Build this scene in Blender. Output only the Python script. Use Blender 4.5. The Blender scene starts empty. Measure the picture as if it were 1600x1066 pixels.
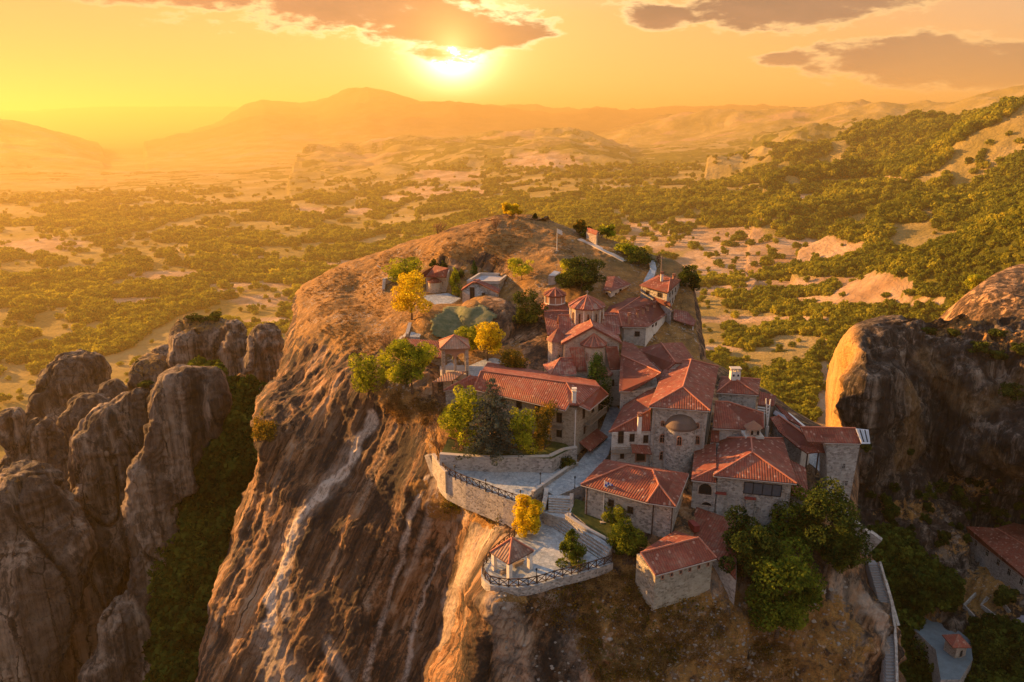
import bpy, bmesh, math, random
import numpy as np
from mathutils import Vector, Matrix
from mathutils.bvhtree import BVHTree
random.seed(7); RNG = np.random.default_rng(7)
SC = bpy.context.scene; COL = SC.collection
R = math.radians
# ------------------------------------------------ camera
FPX = 1150.0; PITCH = R(16.7); CAMZ = 50.0
cam = bpy.data.cameras.new('camera'); camo = bpy.data.objects.new('camera', cam); COL.objects.link(camo)
cam.sensor_width = 36; cam.lens = FPX/1600*36; cam.clip_start = 1; cam.clip_end = 120000
camo.location = (0, 0, CAMZ); camo.rotation_euler = (R(90)-PITCH, 0, 0)
SC.camera = camo
# ------------------------------------------------ light
SUN_AZ, SUN_EL = -60.0, 14.0          # degrees left of the view direction, above the horizon
sd = Vector((math.sin(R(SUN_AZ))*math.cos(R(SUN_EL)), math.cos(R(SUN_AZ))*math.cos(R(SUN_EL)), math.sin(R(SUN_EL))))
sl = bpy.data.lights.new('sun', 'SUN'); sl.energy = 5.0; sl.color = (1.0, .485, .135); sl.angle = R(.55)
so = bpy.data.objects.new('sun', sl); COL.objects.link(so); so.rotation_euler = sd.to_track_quat('Z', 'Y').to_euler()
SC.view_settings.view_transform = 'Standard'; SC.view_settings.look = 'None'; SC.view_settings.gamma = 1
SC.view_settings.exposure = 1.75
SC.cycles.use_denoising = True
SC.cycles.max_bounces = 5; SC.cycles.diffuse_bounces = 2; SC.cycles.glossy_bounces = 2; SC.cycles.transmission_bounces = 3
SC.cycles.volume_bounces = 1; SC.cycles.transparent_max_bounces = 6
SC.cycles.sample_clamp_indirect = 4
HAZE = True; HAZE_D = .000100; HAZE_G = .36

# ------------------------------------------------ node helpers
class NT:
    def __init__(s, tree): s.t = tree; s.n = tree.nodes; s.l = tree.links
    def link(s, a, b):
        if isinstance(a, (int, float)): b.default_value = a
        elif isinstance(a, (tuple, list)): b.default_value = tuple(a) if len(a) == len(b.default_value) else tuple(a)+(1.0,)
        else: s.l.new(a, b)
    def node(s, ty, **kw):
        n = s.n.new(ty)
        for k, v in kw.items(): setattr(n, k, v)
        return n
    def m(s, op, a, b=0.0, c=0.0, clamp=False):
        n = s.node('ShaderNodeMath', operation=op, use_clamp=clamp)
        for i, v in enumerate((a, b, c)): s.link(v, n.inputs[i])
        return n.outputs[0]
    def v(s, op, a, b=(0, 0, 0), scale=None):
        n = s.node('ShaderNodeVectorMath', operation=op)
        s.link(a, n.inputs[0]); s.link(b, n.inputs[1])
        if scale is not None: s.link(scale, n.inputs['Scale'])
        return n.outputs['Value'] if op in ('DOT_PRODUCT', 'LENGTH') else n.outputs['Vector']
    def sep(s, a):
        n = s.node('ShaderNodeSeparateXYZ'); s.link(a, n.inputs[0]); return n.outputs
    def comb(s, a, b, c):
        n = s.node('ShaderNodeCombineXYZ')
        for i, v in enumerate((a, b, c)): s.link(v, n.inputs[i])
        return n.outputs[0]
    def mapr(s, x, a, b, c=0.0, d=1.0, smooth=True):
        n = s.node('ShaderNodeMapRange', interpolation_type='SMOOTHSTEP' if smooth else 'LINEAR')
        for i, v in enumerate((x, a, b, c, d)): s.link(v, n.inputs[i])
        return n.outputs[0]
    def mix(s, f, a, b, mode='MIX'):
        n = s.node('ShaderNodeMix', data_type='RGBA', blend_type=mode)
        s.link(f, n.inputs[0]); s.link(a, n.inputs[6]); s.link(b, n.inputs[7]); return n.outputs[2]
    def noise(s, vec, scale, detail=4, rough=.55, dist=0.0):
        n = s.node('ShaderNodeTexNoise'); s.link(vec, n.inputs['Vector']); n.inputs['Scale'].default_value = scale
        n.inputs['Detail'].default_value = detail; n.inputs['Roughness'].default_value = rough; n.inputs['Distortion'].default_value = dist
        return n.outputs['Fac']
    def voro(s, vec, scale, feature='F1', out='Distance', rnd=1.0):
        n = s.node('ShaderNodeTexVoronoi', feature=feature); s.link(vec, n.inputs['Vector']); n.inputs['Scale'].default_value = scale
        n.inputs['Randomness'].default_value = rnd
        return n.outputs[out]
    def ramp(s, f, stops):
        n = s.node('ShaderNodeValToRGB'); s.link(f, n.inputs[0]); e = n.color_ramp.elements
        while len(e) < len(stops): e.new(.5)
        for el, (p, c) in zip(e, stops): el.position = p; el.color = tuple(c)+(1,)
        return n.outputs[0]
    def attr(s, name):
        n = s.node('ShaderNodeAttribute', attribute_name=name); return n.outputs
    def bump(s, h, strength=.5, dist=.1, normal=None):
        n = s.node('ShaderNodeBump'); n.inputs['Strength'].default_value = strength; n.inputs['Distance'].default_value = dist
        s.link(h, n.inputs['Height'])
        if normal is not None: s.link(normal, n.inputs['Normal'])
        return n.outputs[0]
def material(name, rough=.85):
    m = bpy.data.materials.new(name); m.use_nodes = True; t = NT(m.node_tree)
    b = t.n['Principled BSDF']; b.inputs['Roughness'].default_value = rough; b.inputs['Specular IOR Level'].default_value = .25
    return m, t, b

# ------------------------------------------------ world: low sun sky plus sunset colours and clouds, all by direction
w = bpy.data.worlds.new('World'); SC.world = w; w.use_nodes = True
t = NT(w.node_tree); bg = t.n['Background']; bg.inputs['Strength'].default_value = 1.0
sky = t.node('ShaderNodeTexSky', sky_type='NISHITA'); sky.sun_disc = False
sky.sun_elevation = R(SUN_EL); sky.sun_rotation = R(SUN_AZ); sky.altitude = 600; sky.dust_density = 3
d = t.node('ShaderNodeTexCoord').outputs['Generated']
dx, dy, dz = t.sep(d)
az = t.m('MULTIPLY', t.m('ARCTAN2', dx, dy), 57.2958)
el = t.m('MULTIPLY', t.m('ARCSINE', dz), 57.2958)
warm = t.ramp(t.mapr(el, -4, 90, smooth=False), [(0, (1.0, .44, .05)), (.06, (1.0, .49, .06)), (.12, (.90, .40, .08)), (.175, (.36, .32, .30)), (.27, (.34, .48, .70)), (1, (.36, .54, .90))])
# away from the sunset the low sky is dimmer and cooler
back = t.ramp(t.mapr(el, -4, 90, smooth=False), [(0, (.10, .13, .19)), (.15, (.18, .25, .40)), (.4, (.32, .46, .72)), (1, (.36, .54, .90))])
fwd = t.mapr(t.m('COSINE', t.m('MULTIPLY', t.m('ADD', az, 8), .0174533)), .25, .95)
col = t.mix(fwd, back, warm)
# greyer towards the upper right
gr = t.m('MULTIPLY', t.mapr(az, 8, 38), t.mapr(el, 3, 9))
col = t.mix(t.m('MULTIPLY', gr, .55), col, (.50, .36, .20))
# the sun itself and its glow
SAZ, SEL = -4.3, 4.95
q = t.v('DOT_PRODUCT', d, (math.sin(R(SAZ))*math.cos(R(SEL)), math.cos(R(SAZ))*math.cos(R(SEL)), math.sin(R(SEL))))
ang = t.m('MULTIPLY', t.m('ARCCOSINE', t.m('MINIMUM', q, .9999999)), 57.2958)
g1 = t.m('EXPONENT', t.m('MULTIPLY', ang, -1/1.0)); g2 = t.m('EXPONENT', t.m('MULTIPLY', ang, -1/6.0))
glow = t.v('ADD', t.v('SCALE', (1.0, .85, .45), scale=t.m('MULTIPLY', g1, 24.0)), t.v('SCALE', (.55, .48, .14), scale=g2))
# clouds: (azimuth, elevation, half width, half height, weight)
n1 = t.noise(t.comb(t.m('MULTIPLY', az, .09), t.m('MULTIPLY', el, .30), 3.1), 1.0, 9, .62, .3)
n2 = t.noise(t.comb(t.m('MULTIPLY', az, .45), t.m('MULTIPLY', el, 1.3), 7.7), 1.0, 8, .66, .2)
def pxdir(px, py):
    xc = (px-800)/FPX; yc = (533-py)/FPX
    v = Vector((xc, math.cos(PITCH)+yc*math.sin(PITCH), -math.sin(PITCH)+yc*math.cos(PITCH))); return v
def azel(px, py):
    v = pxdir(px, py).normalized(); return math.degrees(math.atan2(v.x, v.y)), math.degrees(math.asin(v.z))
CL = [(540, -5, 260, 50), (690, 38, 150, 40), (800, 52, 70, 16), (250, -12, 190, 18), (1030, 28, 62, 17), (1240, 10, 155, 34), (1290, -10, 150, 40),
      (1440, 92, 165, 34), (1575, 104, 130, 30), (1230, 92, 55, 12), (1500, -30, 300, 18), (1130, -90, 260, 60)]
best = None
for (px, py, rx, ry) in CL:
    a0, e0 = azel(px, py); ra = rx/FPX*57.3*.93; re = ry/FPX*57.3
    xx = t.m('DIVIDE', t.m('SUBTRACT', az, a0), ra); yy = t.m('DIVIDE', t.m('SUBTRACT', el, e0), re)
    f = t.m('SUBTRACT', 1.0, t.m('SQRT', t.m('ADD', t.m('MULTIPLY', xx, xx), t.m('MULTIPLY', yy, yy))))
    best = f if best is None else t.m('SMOOTH_MAX', best, f, .15)
dens = t.m('ADD', best, t.m('ADD', t.m('MULTIPLY', t.m('SUBTRACT', n1, .5), 1.5), t.m('MULTIPLY', t.m('SUBTRACT', n2, .5), 1.6)))
dens = t.m('MINIMUM', dens, t.m('ADD', t.m('MULTIPLY', best, 3), 1.6))
alpha = t.mapr(dens, -.14, .10)
thick = t.mapr(dens, -.06, .36)
near = t.m('EXPONENT', t.m('MULTIPLY', ang, -1/7.0))
thin = t.mix(near, (1.0, .62, .22), (2.4, 1.9, .95))
core = t.mix(t.mapr(t.m('ADD', t.m('MULTIPLY', n2, .5), t.m('MULTIPLY', n1, .5)), .38, .60), (.16, .065, .03), (.0, .0, .0))
core = t.mix(t.m('MULTIPLY', t.m('EXPONENT', t.m('MULTIPLY', ang, -1/3.0)), 1.3, clamp=True), core, (1.1, .45, .04))
core = t.mix(t.m('MULTIPLY', t.mapr(az, 5, 30), .8), core, (.16, .08, .04))
ccol = t.mix(thick, thin, core)
skyc = t.v('ADD', col, glow)
skyc = t.mix(t.m('MULTIPLY', alpha, t.mapr(az, 22, 30, .97, .80)), skyc, ccol)
fin = t.v('ADD', t.v('SCALE', skyc, scale=t.mapr(az, -44, -8, .20, .315)), t.v('SCALE', t.v('MINIMUM', sky.outputs[0], (1.0, 1.0, 1.0)), scale=.04))
t.link(fin, bg.inputs['Color'])

# ------------------------------------------------ geometry helpers
def P(px, py, z=None, Y=None):
    """world point seen at a pixel of the photograph, at height z or at distance Y"""
    v = pxdir(px, py)
    k = (z-CAMZ)/v.z if z is not None else Y/v.y
    return Vector((v.x*k, v.y*k, CAMZ+v.z*k))
def hash3(ix, iy, iz, seed):
    h = (ix.astype(np.uint32)*np.uint32(374761393) + iy.astype(np.uint32)*np.uint32(668265263) + iz.astype(np.uint32)*np.uint32(2147483647 & 0x7feb352d) + np.uint32(seed*7919+13))
    h ^= h >> np.uint32(13); h *= np.uint32(1274126177); h ^= h >> np.uint32(16); h *= np.uint32(2246822519 & 0xffffffff); h ^= h >> np.uint32(15)
    return h.astype(np.float64)/4294967295.0*2-1
def vnoise(p, seed=0):
    f = np.floor(p); w_ = p-f; i = f.astype(np.int64); w_ = w_*w_*w_*(w_*(w_*6-15)+10)
    r = 0
    for a in (0, 1):
        wa = w_[:, 0] if a else 1-w_[:, 0]
        for b in (0, 1):
            wb = wa*(w_[:, 1] if b else 1-w_[:, 1])
            for c in (0, 1):
                wc = wb*(w_[:, 2] if c else 1-w_[:, 2])
                r = r+wc*hash3(i[:, 0]+a, i[:, 1]+b, i[:, 2]+c, seed)
    return r
def fbm(p, octv=4, seed=0, gain=.5, lac=2.03):
    r = 0; a = 1
    for k in range(octv):
        r = r+a*vnoise(p, seed+k*17); p = p*lac+11.3; a *= gain
    return r
def ridged(p, octv=4, seed=0, gain=.5):
    r = 0; a = 1
    for k in range(octv):
        r = r+a*(1-2*np.abs(vnoise(p, seed+k*17))); p = p*2.07+5.1; a *= gain
    return r
def sstep(x, a, b):
    u = np.clip((x-a)/(b-a), 0, 1); return u*u*(3-2*u)
def tag(o, label=None, cat=None, group=None, kind=None):
    if label: o['label'] = label
    if cat: o['category'] = cat
    if group: o['group'] = group
    if kind: o['kind'] = kind
    return o
def link(name, me, mat=None, parent=None):
    o = bpy.data.objects.new(name, me); COL.objects.link(o)
    if mat is not None:
        for m_ in (mat if isinstance(mat, (list, tuple)) else [mat]): me.materials.append(m_)
    if parent is not None: o.parent = parent
    return o
def np_mesh(name, V, F, smooth=True, attrs=None):
    """V (n,3); F (m,k) one face size"""
    me = bpy.data.meshes.new(name); V = np.asarray(V, dtype=np.float32); F = np.asarray(F, dtype=np.int32)
    k = F.shape[1]
    me.vertices.add(len(V)); me.vertices.foreach_set('co', V.ravel())
    me.loops.add(F.size); me.loops.foreach_set('vertex_index', F.ravel())
    me.polygons.add(len(F)); me.polygons.foreach_set('loop_start', np.arange(0, F.size, k, dtype=np.int32))
    me.polygons.foreach_set('use_smooth', np.full(len(F), smooth, dtype=bool))
    me.update(calc_edges=True)
    for n_, a_ in (attrs or {}).items():
        at = me.attributes.new(n_, 'FLOAT', 'POINT'); at.data.foreach_set('value', np.asarray(a_, dtype=np.float32).ravel())
    return me
def grid_faces(nr, nc, flip=False):
    i = np.arange(nr-1)[:, None]*nc+np.arange(nc-1)[None, :]
    f = np.stack([i, i+1, i+nc+1, i+nc], -1).reshape(-1, 4)
    return f[:, ::-1] if flip else f
def grid_normals(G):
    du = np.gradient(G, axis=1); dv = np.gradient(G, axis=0); n = np.cross(du, dv)
    return n/np.maximum(np.linalg.norm(n, axis=-1, keepdims=True), 1e-9)
def tps_fit(X, y, lam=.0):
    X = np.asarray(X, float); y = np.asarray(y, float); n = len(X)
    d2 = ((X[:, None]-X[None])**2).sum(-1); K = .5*d2*np.log(d2+1e-12); K[np.arange(n), np.arange(n)] = lam
    Pm = np.c_[np.ones(n), X]; A = np.zeros((n+3, n+3)); A[:n, :n] = K; A[:n, n:] = Pm; A[n:, :n] = Pm.T
    s = np.linalg.solve(A, np.r_[y, 0, 0, 0])
    def f(Q):
        Q = np.asarray(Q, float); out = np.empty(len(Q))
        for a in range(0, len(Q), 20000):
            q = Q[a:a+20000]; d2 = ((q[:, None]-X[None])**2).sum(-1)
            out[a:a+20000] = (.5*d2*np.log(d2+1e-12))@s[:n]+s[n]+q@s[n+1:]
        return out
    return f
def rays(px, py):
    xc = (px-800)/FPX; yc = (533-py)/FPX; cp, sp = math.cos(PITCH), math.sin(PITCH)
    return np.stack([xc, cp+yc*sp, -sp+yc*cp], -1)
def seg_dist(px, py, line):
    """distance in photo pixels to a polyline, and the fraction along it"""
    best = np.full(px.shape, 1e9); al = np.zeros(px.shape); n = len(line)-1
    for k in range(n):
        (x0, y0), (x1, y1) = line[k][:2], line[k+1][:2]
        L2 = (x1-x0)**2+(y1-y0)**2; u = np.clip(((px-x0)*(x1-x0)+(py-y0)*(y1-y0))/L2, 0, 1)
        d_ = np.hypot(px-x0-u*(x1-x0), py-y0-u*(y1-y0)); m_ = d_ < best
        best[m_] = d_[m_]; al[m_] = ((k+u)/n)[m_]
    return best, al
def in_poly(px, py, poly):
    r = np.zeros(px.shape, bool); n = len(poly)
    for k in range(n):
        x0, y0 = poly[k][:2]; x1, y1 = poly[(k+1) % n][:2]
        if y0 == y1: continue
        c = ((y0 > py) != (y1 > py)) & (px < (x1-x0)*(py-y0)/(y1-y0)+x0); r ^= c
    return r
# ================================================ ROCK AND GROUND MATERIALS
FALL = Vector((-.42, -.30, -.86)).normalized()    # the way water runs down the big left face
_a = FALL.cross(Vector((0, 0, 1))).normalized(); _b = FALL.cross(_a).normalized()
def rock_mat(name, tint=(1, 1, 1), streaks=True, fall=(FALL, _a, _b), greens=.0, base=None, pale=(.62, .52, .42)):
    m, t, b = material(name, .9)
    pos = t.node('ShaderNodeNewGeometry').outputs['Position']; nz = t.sep(t.node('ShaderNodeNewGeometry').outputs['Normal'])[2]
    f, a_, b_ = fall
    sv = t.comb(t.v('DOT_PRODUCT', pos, tuple(a_)), t.v('DOT_PRODUCT', pos, tuple(b_)), t.m('MULTIPLY', t.v('DOT_PRODUCT', pos, tuple(f)), .06))
    s1 = t.noise(sv, .5, 7, .68); s2 = t.noise(sv, 2.8, 6, .72); s3 = t.noise(sv, .17, 3, .5)
    n1 = t.noise(pos, .12, 5, .6); n2 = t.noise(pos, 1.4, 6, .7); n3 = t.noise(pos, 6, 4, .7)
    c = base or [(.0, (.025, .020, .016)), (.30, (.06, .045, .034)), (.46, (.17, .09, .042)), (.60, (.31, .16, .07)), (.8, (.37, .23, .13)), (1, (.42, .31, .21))]
    k = t.m('ADD', t.m('MULTIPLY', s1, .55), t.m('ADD', t.m('MULTIPLY', s2, .25), t.m('MULTIPLY', n1, .20))) if streaks else t.m('ADD', t.m('MULTIPLY', n1, .5), t.m('MULTIPLY', n2, .5))
    k = t.mapr(k, .41, .59, 0, 1, False)
    col = t.ramp(k, c)
    # lichen specks, black water stains
    col = t.mix(t.m('MULTIPLY', t.mapr(t.noise(pos, 2.2, 6, .8), .56, .64), t.mapr(s3, .42, .6)), col, (.035, .03, .025))
    col = t.mix(t.m('MULTIPLY', t.mapr(s3, .47, .55), .9), col, t.mix(.7, col, (.035, .022, .016)))
    col = t.mix(t.m('MULTIPLY', t.mapr(t.m('ADD', t.m('MULTIPLY', s3, .6), t.m('MULTIPLY', s2, .4)), .44, .36), .6), col, (.36, .27, .19))
    at = t.attr('white')[2]; wn = t.m('MULTIPLY', at, t.mapr(t.m('ADD', t.m('MULTIPLY', s2, .6), t.m('MULTIPLY', n2, .4)), .36, .56, .25, 1))
    cw = t.v('ADD', sv, t.v('SCALE', t.comb(n1, n2, n1), scale=1.6)); ck = t.voro(cw, .22, 'DISTANCE_TO_EDGE')
    ckm = t.m('MULTIPLY', t.mapr(ck, .035, .006), t.mapr(n1, .42, .58)); col = t.mix(t.m('MULTIPLY', ckm, .85), col, (.015, .012, .010))
    col = t.mix(wn, col, pale)
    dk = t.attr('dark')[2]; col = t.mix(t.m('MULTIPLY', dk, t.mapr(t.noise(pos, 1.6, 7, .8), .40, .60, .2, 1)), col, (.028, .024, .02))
    # grass and scrub where the mesh says so, broken up by noise
    g = t.attr('grass')[2]; gm = t.mapr(t.m('ADD', g, t.m('MULTIPLY', t.m('SUBTRACT', t.noise(pos, .7, 6, .7), .5), 1.6)), .42, .58)
    gc = t.ramp(t.noise(pos, .35, 6, .75), [(.3, (.11, .07, .025)), (.45, (.26, .135, .04)), (.6, (.42, .22, .06)), (.8, (.52, .32, .11))])
    gc = t.mix(t.mapr(n3, .45, .7), gc, (.12, .09, .045))
    green = t.attr('green')[2]; gc = t.mix(t.m('MULTIPLY', green, t.mapr(n2, .35, .6)), gc, (.05, .07, .02))
    gc = t.mix(t.mapr(t.m('ADD', t.m('MULTIPLY', t.noise(pos, 1.7, 7, .8), .7), t.m('MULTIPLY', n1, .3)), .56, .60), gc, (.40, .36, .31))
    col = t.mix(gm, col, gc)
    if tint != (1, 1, 1): col = t.mix(1.0, col, tint, 'MULTIPLY')
    t.link(col, b.inputs['Base Color'])
    h = t.m('ADD', t.m('ADD', t.m('MULTIPLY', s2, .5), t.m('MULTIPLY', ckm, -.5)), t.m('ADD', t.m('MULTIPLY', n2, .6), t.m('ADD', t.m('MULTIPLY', n3, .18), t.m('MULTIPLY', s1, .8))))
    t.link(t.bump(h, 1.0, .55), b.inputs['Normal'])
    return m
ZUP = (Vector((0, 0, -1)), Vector((1, 0, 0)), Vector((0, 1, 0)))

# ================================================ MAIN ROCK
# each entry: photo pixel and either height z or distance Y (negative z allowed, so tagged)
CT = [
 (800,337,'z',26),(740,345,'z',25),(700,358,'z',23.5),(640,377,'z',19.8),(580,400,'z',16),(520,420,'z',12.6),(470,445,'z',9.5),(457,470,'z',7.6),
 (452,520,'z',3.8),(432,580,'z',-1),(408,640,'z',-4),(400,690,'z',-7),
 (870,350,'z',24.5),(920,368,'z',22.6),(985,395,'z',20),(1040,408,'z',18.6),(1075,430,'z',16.5),(1090,470,'z',13),(1096,520,'z',9),
 (760,370,'z',23.5),(700,400,'z',19.2),(800,400,'z',20.2),(870,390,'z',21.6),(600,430,'z',13.6),(560,470,'z',8.6),(530,450,'z',10.5),
 (765,428,'z',15.6),(765,464,'z',12.9),(690,462,'z',12.6),(650,420,'z',15.2),(700,430,'z',14.8),(650,500,'z',11),(610,470,'z',11.6),(720,570,'z',7),(690,530,'z',8.6),(640,540,'z',7.4),
 (820,480,'z',13),(830,540,'z',9),(860,430,'z',17.6),(900,450,'z',16.5),(960,475,'z',13.6),(1020,410,'z',18.2),(1010,440,'z',16),(1060,480,'z',12),
 (740,478,'z',12.2),(790,480,'z',12.6),(680,500,'z',11.2),(700,522,'z',8.7),(770,530,'z',8.6),(800,530,'z',9),
 (640,600,'z',5),(600,600,'z',4.6),(570,590,'z',4.6),(690,640,'z',3.2),(720,610,'z',4.5),(780,705,'z',2.6),(700,690,'z',2.2),(860,700,'z',2.2),
 (690,710,'z',-1.2),(720,745,'z',-2),(800,752,'z',-2),(900,740,'z',-.6),(950,650,'z',1.0),(985,615,'z',3.6),(930,600,'z',4.5),(860,640,'z',3.4),
 (860,785,'z',-3.2),(900,830,'z',-4.6),(840,820,'z',-5.0),(800,860,'z',-5),(800,905,'z',-4.8),(760,895,'z',-4.8),(860,905,'z',-4.8),(945,878,'z',-4.1),(1000,900,'z',-4.6),(960,800,'z',-1.5),(1060,820,'z',-1.2),
 (1000,935,'z',-6.2),(900,950,'z',-7.3),(1000,1000,'z',-9.5),(1000,1066,'z',-13),(1000,1150,'z',-20),(900,1066,'z',-14.5),(900,1150,'z',-22),
 (820,927,'z',-4.3),(770,925,'z',-4.4),(750,915,'z',-4.8),(880,914,'z',-4.4),(840,960,'z',-8.2),(800,1000,'z',-11.5),(800,1066,'z',-17),(800,1150,'z',-26),(730,1000,'z',-13.0),(704,1066,'z',-20.5),(680,1150,'z',-31),(742,940,'z',-7.5),
 (1130,905,'z',-5.2),(1130,1000,'z',-10),(1130,1066,'z',-14.5),(1130,1150,'z',-22),(1120,830,'z',-2.5),(1110,760,'z',-.6),(1060,730,'z',.4),(1080,650,'z',1.5),(1160,600,'z',2),
 (1250,900,'z',-7.5),(1250,1000,'z',-13),(1250,1066,'z',-18),(1250,1150,'z',-26),(1200,830,'z',-3.6),(1290,780,'z',-3.6),(1250,740,'z',-1),(1340,860,'z',-7.5),(1310,820,'z',-5.5),
 (1345,940,'z',-11.5),(1380,1000,'z',-15),(1400,1066,'z',-20),(1410,1150,'z',-28),(1300,700,'z',-1),(1240,650,'z',1),(1190,600,'z',2.5),
 # the big left face
 (600,650,'Y',122),(640,660,'Y',117),(660,700,'Y',110),(660,740,'Y',108.5),(590,700,'Y',119),(580,800,'Y',111.5),(570,900,'Y',106),(565,1000,'Y',100),(555,1066,'Y',96.5),(545,1150,'Y',92),
 (520,600,'Y',132),(500,640,'Y',130),(480,700,'Y',125),(450,800,'Y',119),(400,900,'Y',115.5),(350,1000,'Y',113),(310,1066,'Y',110),(280,1150,'Y',107),(430,1000,'Y',107),(420,1066,'Y',104),(420,1150,'Y',99),
 (380,800,'Y',125),(375,760,'Y',126),(350,870,'Y',122),(325,960,'Y',117),
 (550,500,'Y',150),(500,500,'Y',156),(600,540,'Y',139),(560,560,'Y',138),(500,560,'Y',142),(550,620,'Y',128),
 (640,800,'Y',109.5),(640,900,'Y',105.5),(680,790,'Y',105.5),(700,770,'Y',103.5),(670,850,'Y',106.5),(720,800,'Y',102),(735,840,'Y',98.5),(700,880,'Y',104),(728,890,'Y',97),(690,940,'Y',102.5),(718,940,'Y',95),(610,1000,'Y',101),(660,1000,'Y',100.5),(700,1000,'Y',95.5),(640,1066,'Y',97),(674,1066,'Y',92.5),(620,1150,'Y',93),(650,1150,'Y',88.5),
 (780,800,'Y',91),(770,790,'Y',95),
]
ctp = np.array([c[:2] for c in CT], float)
cty = []
for (px, py, k, v_) in CT:
    cty.append(P(px, py, z=v_).y if k == 'z' else v_)
fY = tps_fit(ctp/200., cty, lam=.02)
LS = [(333,799),(334,793),(337,775),(341,755),(348,735),(355,712),(366,680),(377,642),(390,606),(405,566),(418,525),(432,492),(445,470),(458,458),(475,455),(500,453),(530,450),(560,441),(590,430),(615,416),(640,404),(665,396),(690,398),(705,404),(725,402),(760,385),(800,370),(850,354),(900,336),(950,325),(1000,318),(1066,306),(1150,290)]
RS = [(333,801),(335,815),(338,835),(344,856),(350,872),(358,890),(365,915),(372,940),(380,965),(390,985),(400,1012),(408,1045),(418,1066),(430,1078),(450,1086),(480,1091),(520,1096),(560,1104),(590,1160),(610,1200),(640,1240),(668,1290),(700,1345),(815,1340),(850,1352),(900,1372),(950,1388),(980,1398),(1066,1416),(1150,1428)]
nr, nc = 640, 520
vv = np.concatenate([np.linspace(333, 480, 170, endpoint=False), np.linspace(480, 1150, nr-170)])
lx = np.interp(vv, [a for a, b in LS], [b for a, b in LS]); rx = np.interp(vv, [a for a, b in RS], [b for a, b in RS])
ss = np.linspace(0, 1, nc)
GX = lx[:, None]+(rx-lx)[:, None]*ss[None]; GY = np.repeat(vv[:, None], nc, 1)
Yd = fY(np.c_[GX.ravel(), GY.ravel()]/200.).reshape(nr, nc)
dl, _ = seg_dist(GX, GY, [(b, a) for a, b in LS]); dr, _ = seg_dist(GX, GY, [(b, a) for a, b in RS])
ed = np.clip(np.minimum(dl, dr)/14., 0, 1); Yd += 5.0*(1-np.sqrt(1-(1-ed)**2))*(GY > 345)
RY = rays(GX, GY); G = np.zeros((nr, nc, 3)); kk = Yd/RY[..., 1]
G = RY*kk[..., None]; G[..., 2] += CAMZ
GN = grid_normals(G)
if GN[200, 260, 2] < 0: GN = -GN
# masks in photo terms
FLAT = [[(660,700),(760,690),(900,650),(990,560),(1100,560),(1260,640),(1345,700),(1345,815),(1280,800),(1200,880),(1115,930),(1000,935),(950,900),(860,922),(790,930),(748,915),(748,880),(820,820),(690,770)],
        [(690,600),(690,520),(640,480),(640,440),(800,400),(860,430),(1000,400),(1080,430),(1090,560),(900,650),(700,650)]]
fl = np.zeros(GX.shape)
for k, pl in enumerate(FLAT):
    dd, _ = seg_dist(GX, GY, pl+[pl[0]]); ins = in_poly(GX, GY, pl)
    fl = np.maximum(fl, np.where(ins, 1, 1-sstep(dd, 0, 22)))
top = sstep(GN[..., 2], .55, .85)*sstep(560-GY, -40, 60)      # grassy hill
pts = G.reshape(-1, 3)
fa, aa, ba = np.array(FALL), np.array(_a), np.array(_b)
sp = np.c_[pts@aa, pts@ba, pts@fa*.12]
disp = fbm(pts/14., 4, 1)*1.5*(1-.85*fl.ravel())*(1-.7*top.ravel())
rock = (1-fl.ravel())*(1-.7*top.ravel())
st = ridged(sp/5.2, 3, 3, .4)*.25+ridged(sp/1.0, 3, 23, .5)*.09
# ledges and stepped strata on the left shoulder
led = ridged(np.c_[pts@aa*.9+fbm(pts/9., 3, 5)*1.2, pts@ba, pts@fa*.2]/2.3, 3, 31)
shoulder = (sstep(620-GX, -30, 120)*sstep(GY, 400, 470)).ravel()
disp += rock*(st*.9+led*.32*shoulder)+fbm(pts/1.3, 4, 9, .6)*.20*(rock*.9+.1)
hump = (sstep(GY, 905, 960)*sstep(GX, 700, 780)).ravel(); disp += hump*(fbm(pts/4., 4, 41, .6)*.9+fbm(pts/1.1, 3, 43)*.25)
vg = sstep(np.abs(fbm(pts/11., 3, 77)), .0, .12); disp += top.ravel()*(fbm(pts/20., 3, 51)*.45+fbm(pts/3., 3, 53)*.15)
G2 = G+GN*disp.reshape(nr, nc)[..., None]
# netted outcrop in the middle of the plateau
def bump_at(px, py, rx_, ry_, amt, Gx):
    e = np.clip(1-((GX-px)/rx_)**2-((GY-py)/ry_)**2, 0, 1); return Gx+GN*(np.sqrt(e)*amt)[..., None]
G2 = bump_at(765, 500, 48, 34, 3.2, G2); G2 = bump_at(700, 500, 50, 26, 1.2, G2)
# attributes
grass = np.clip(top*1.0+.35*sstep(GN[..., 2], .6, .8)*sstep(GX, 560, 640), 0, 1)
sl_ = in_poly(GX, GY, [(800,905),(1000,900),(1120,930),(1280,960),(1330,900),(1260,880),(1330,940),(1240,1150),(950,1150),(860,1000)])
dd, _ = seg_dist(GX, GY, [(900,930),(1000,1000),(1250,1010)]); grass = np.maximum(grass, .62*(1-sstep(dd, 60, 130))*sstep(GX, 850, 930))
grass = np.maximum(grass, fl*.22)
for (x0, y0, r_) in ((700,790,28),(620,620,30),(700,690,40),(640,640,30),(800,945,26),(760,805,24),(660,760,14),(790,985,14)):
    e = np.hypot(GX-x0, GY-y0); grass = np.maximum(grass, .75*(1-sstep(e, r_*.5, r_*1.4)))
grass = np.where((GY > 940) & (GX > 700) & (GX < 900), grass*.35, grass)
green = np.zeros(GX.shape)
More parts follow.
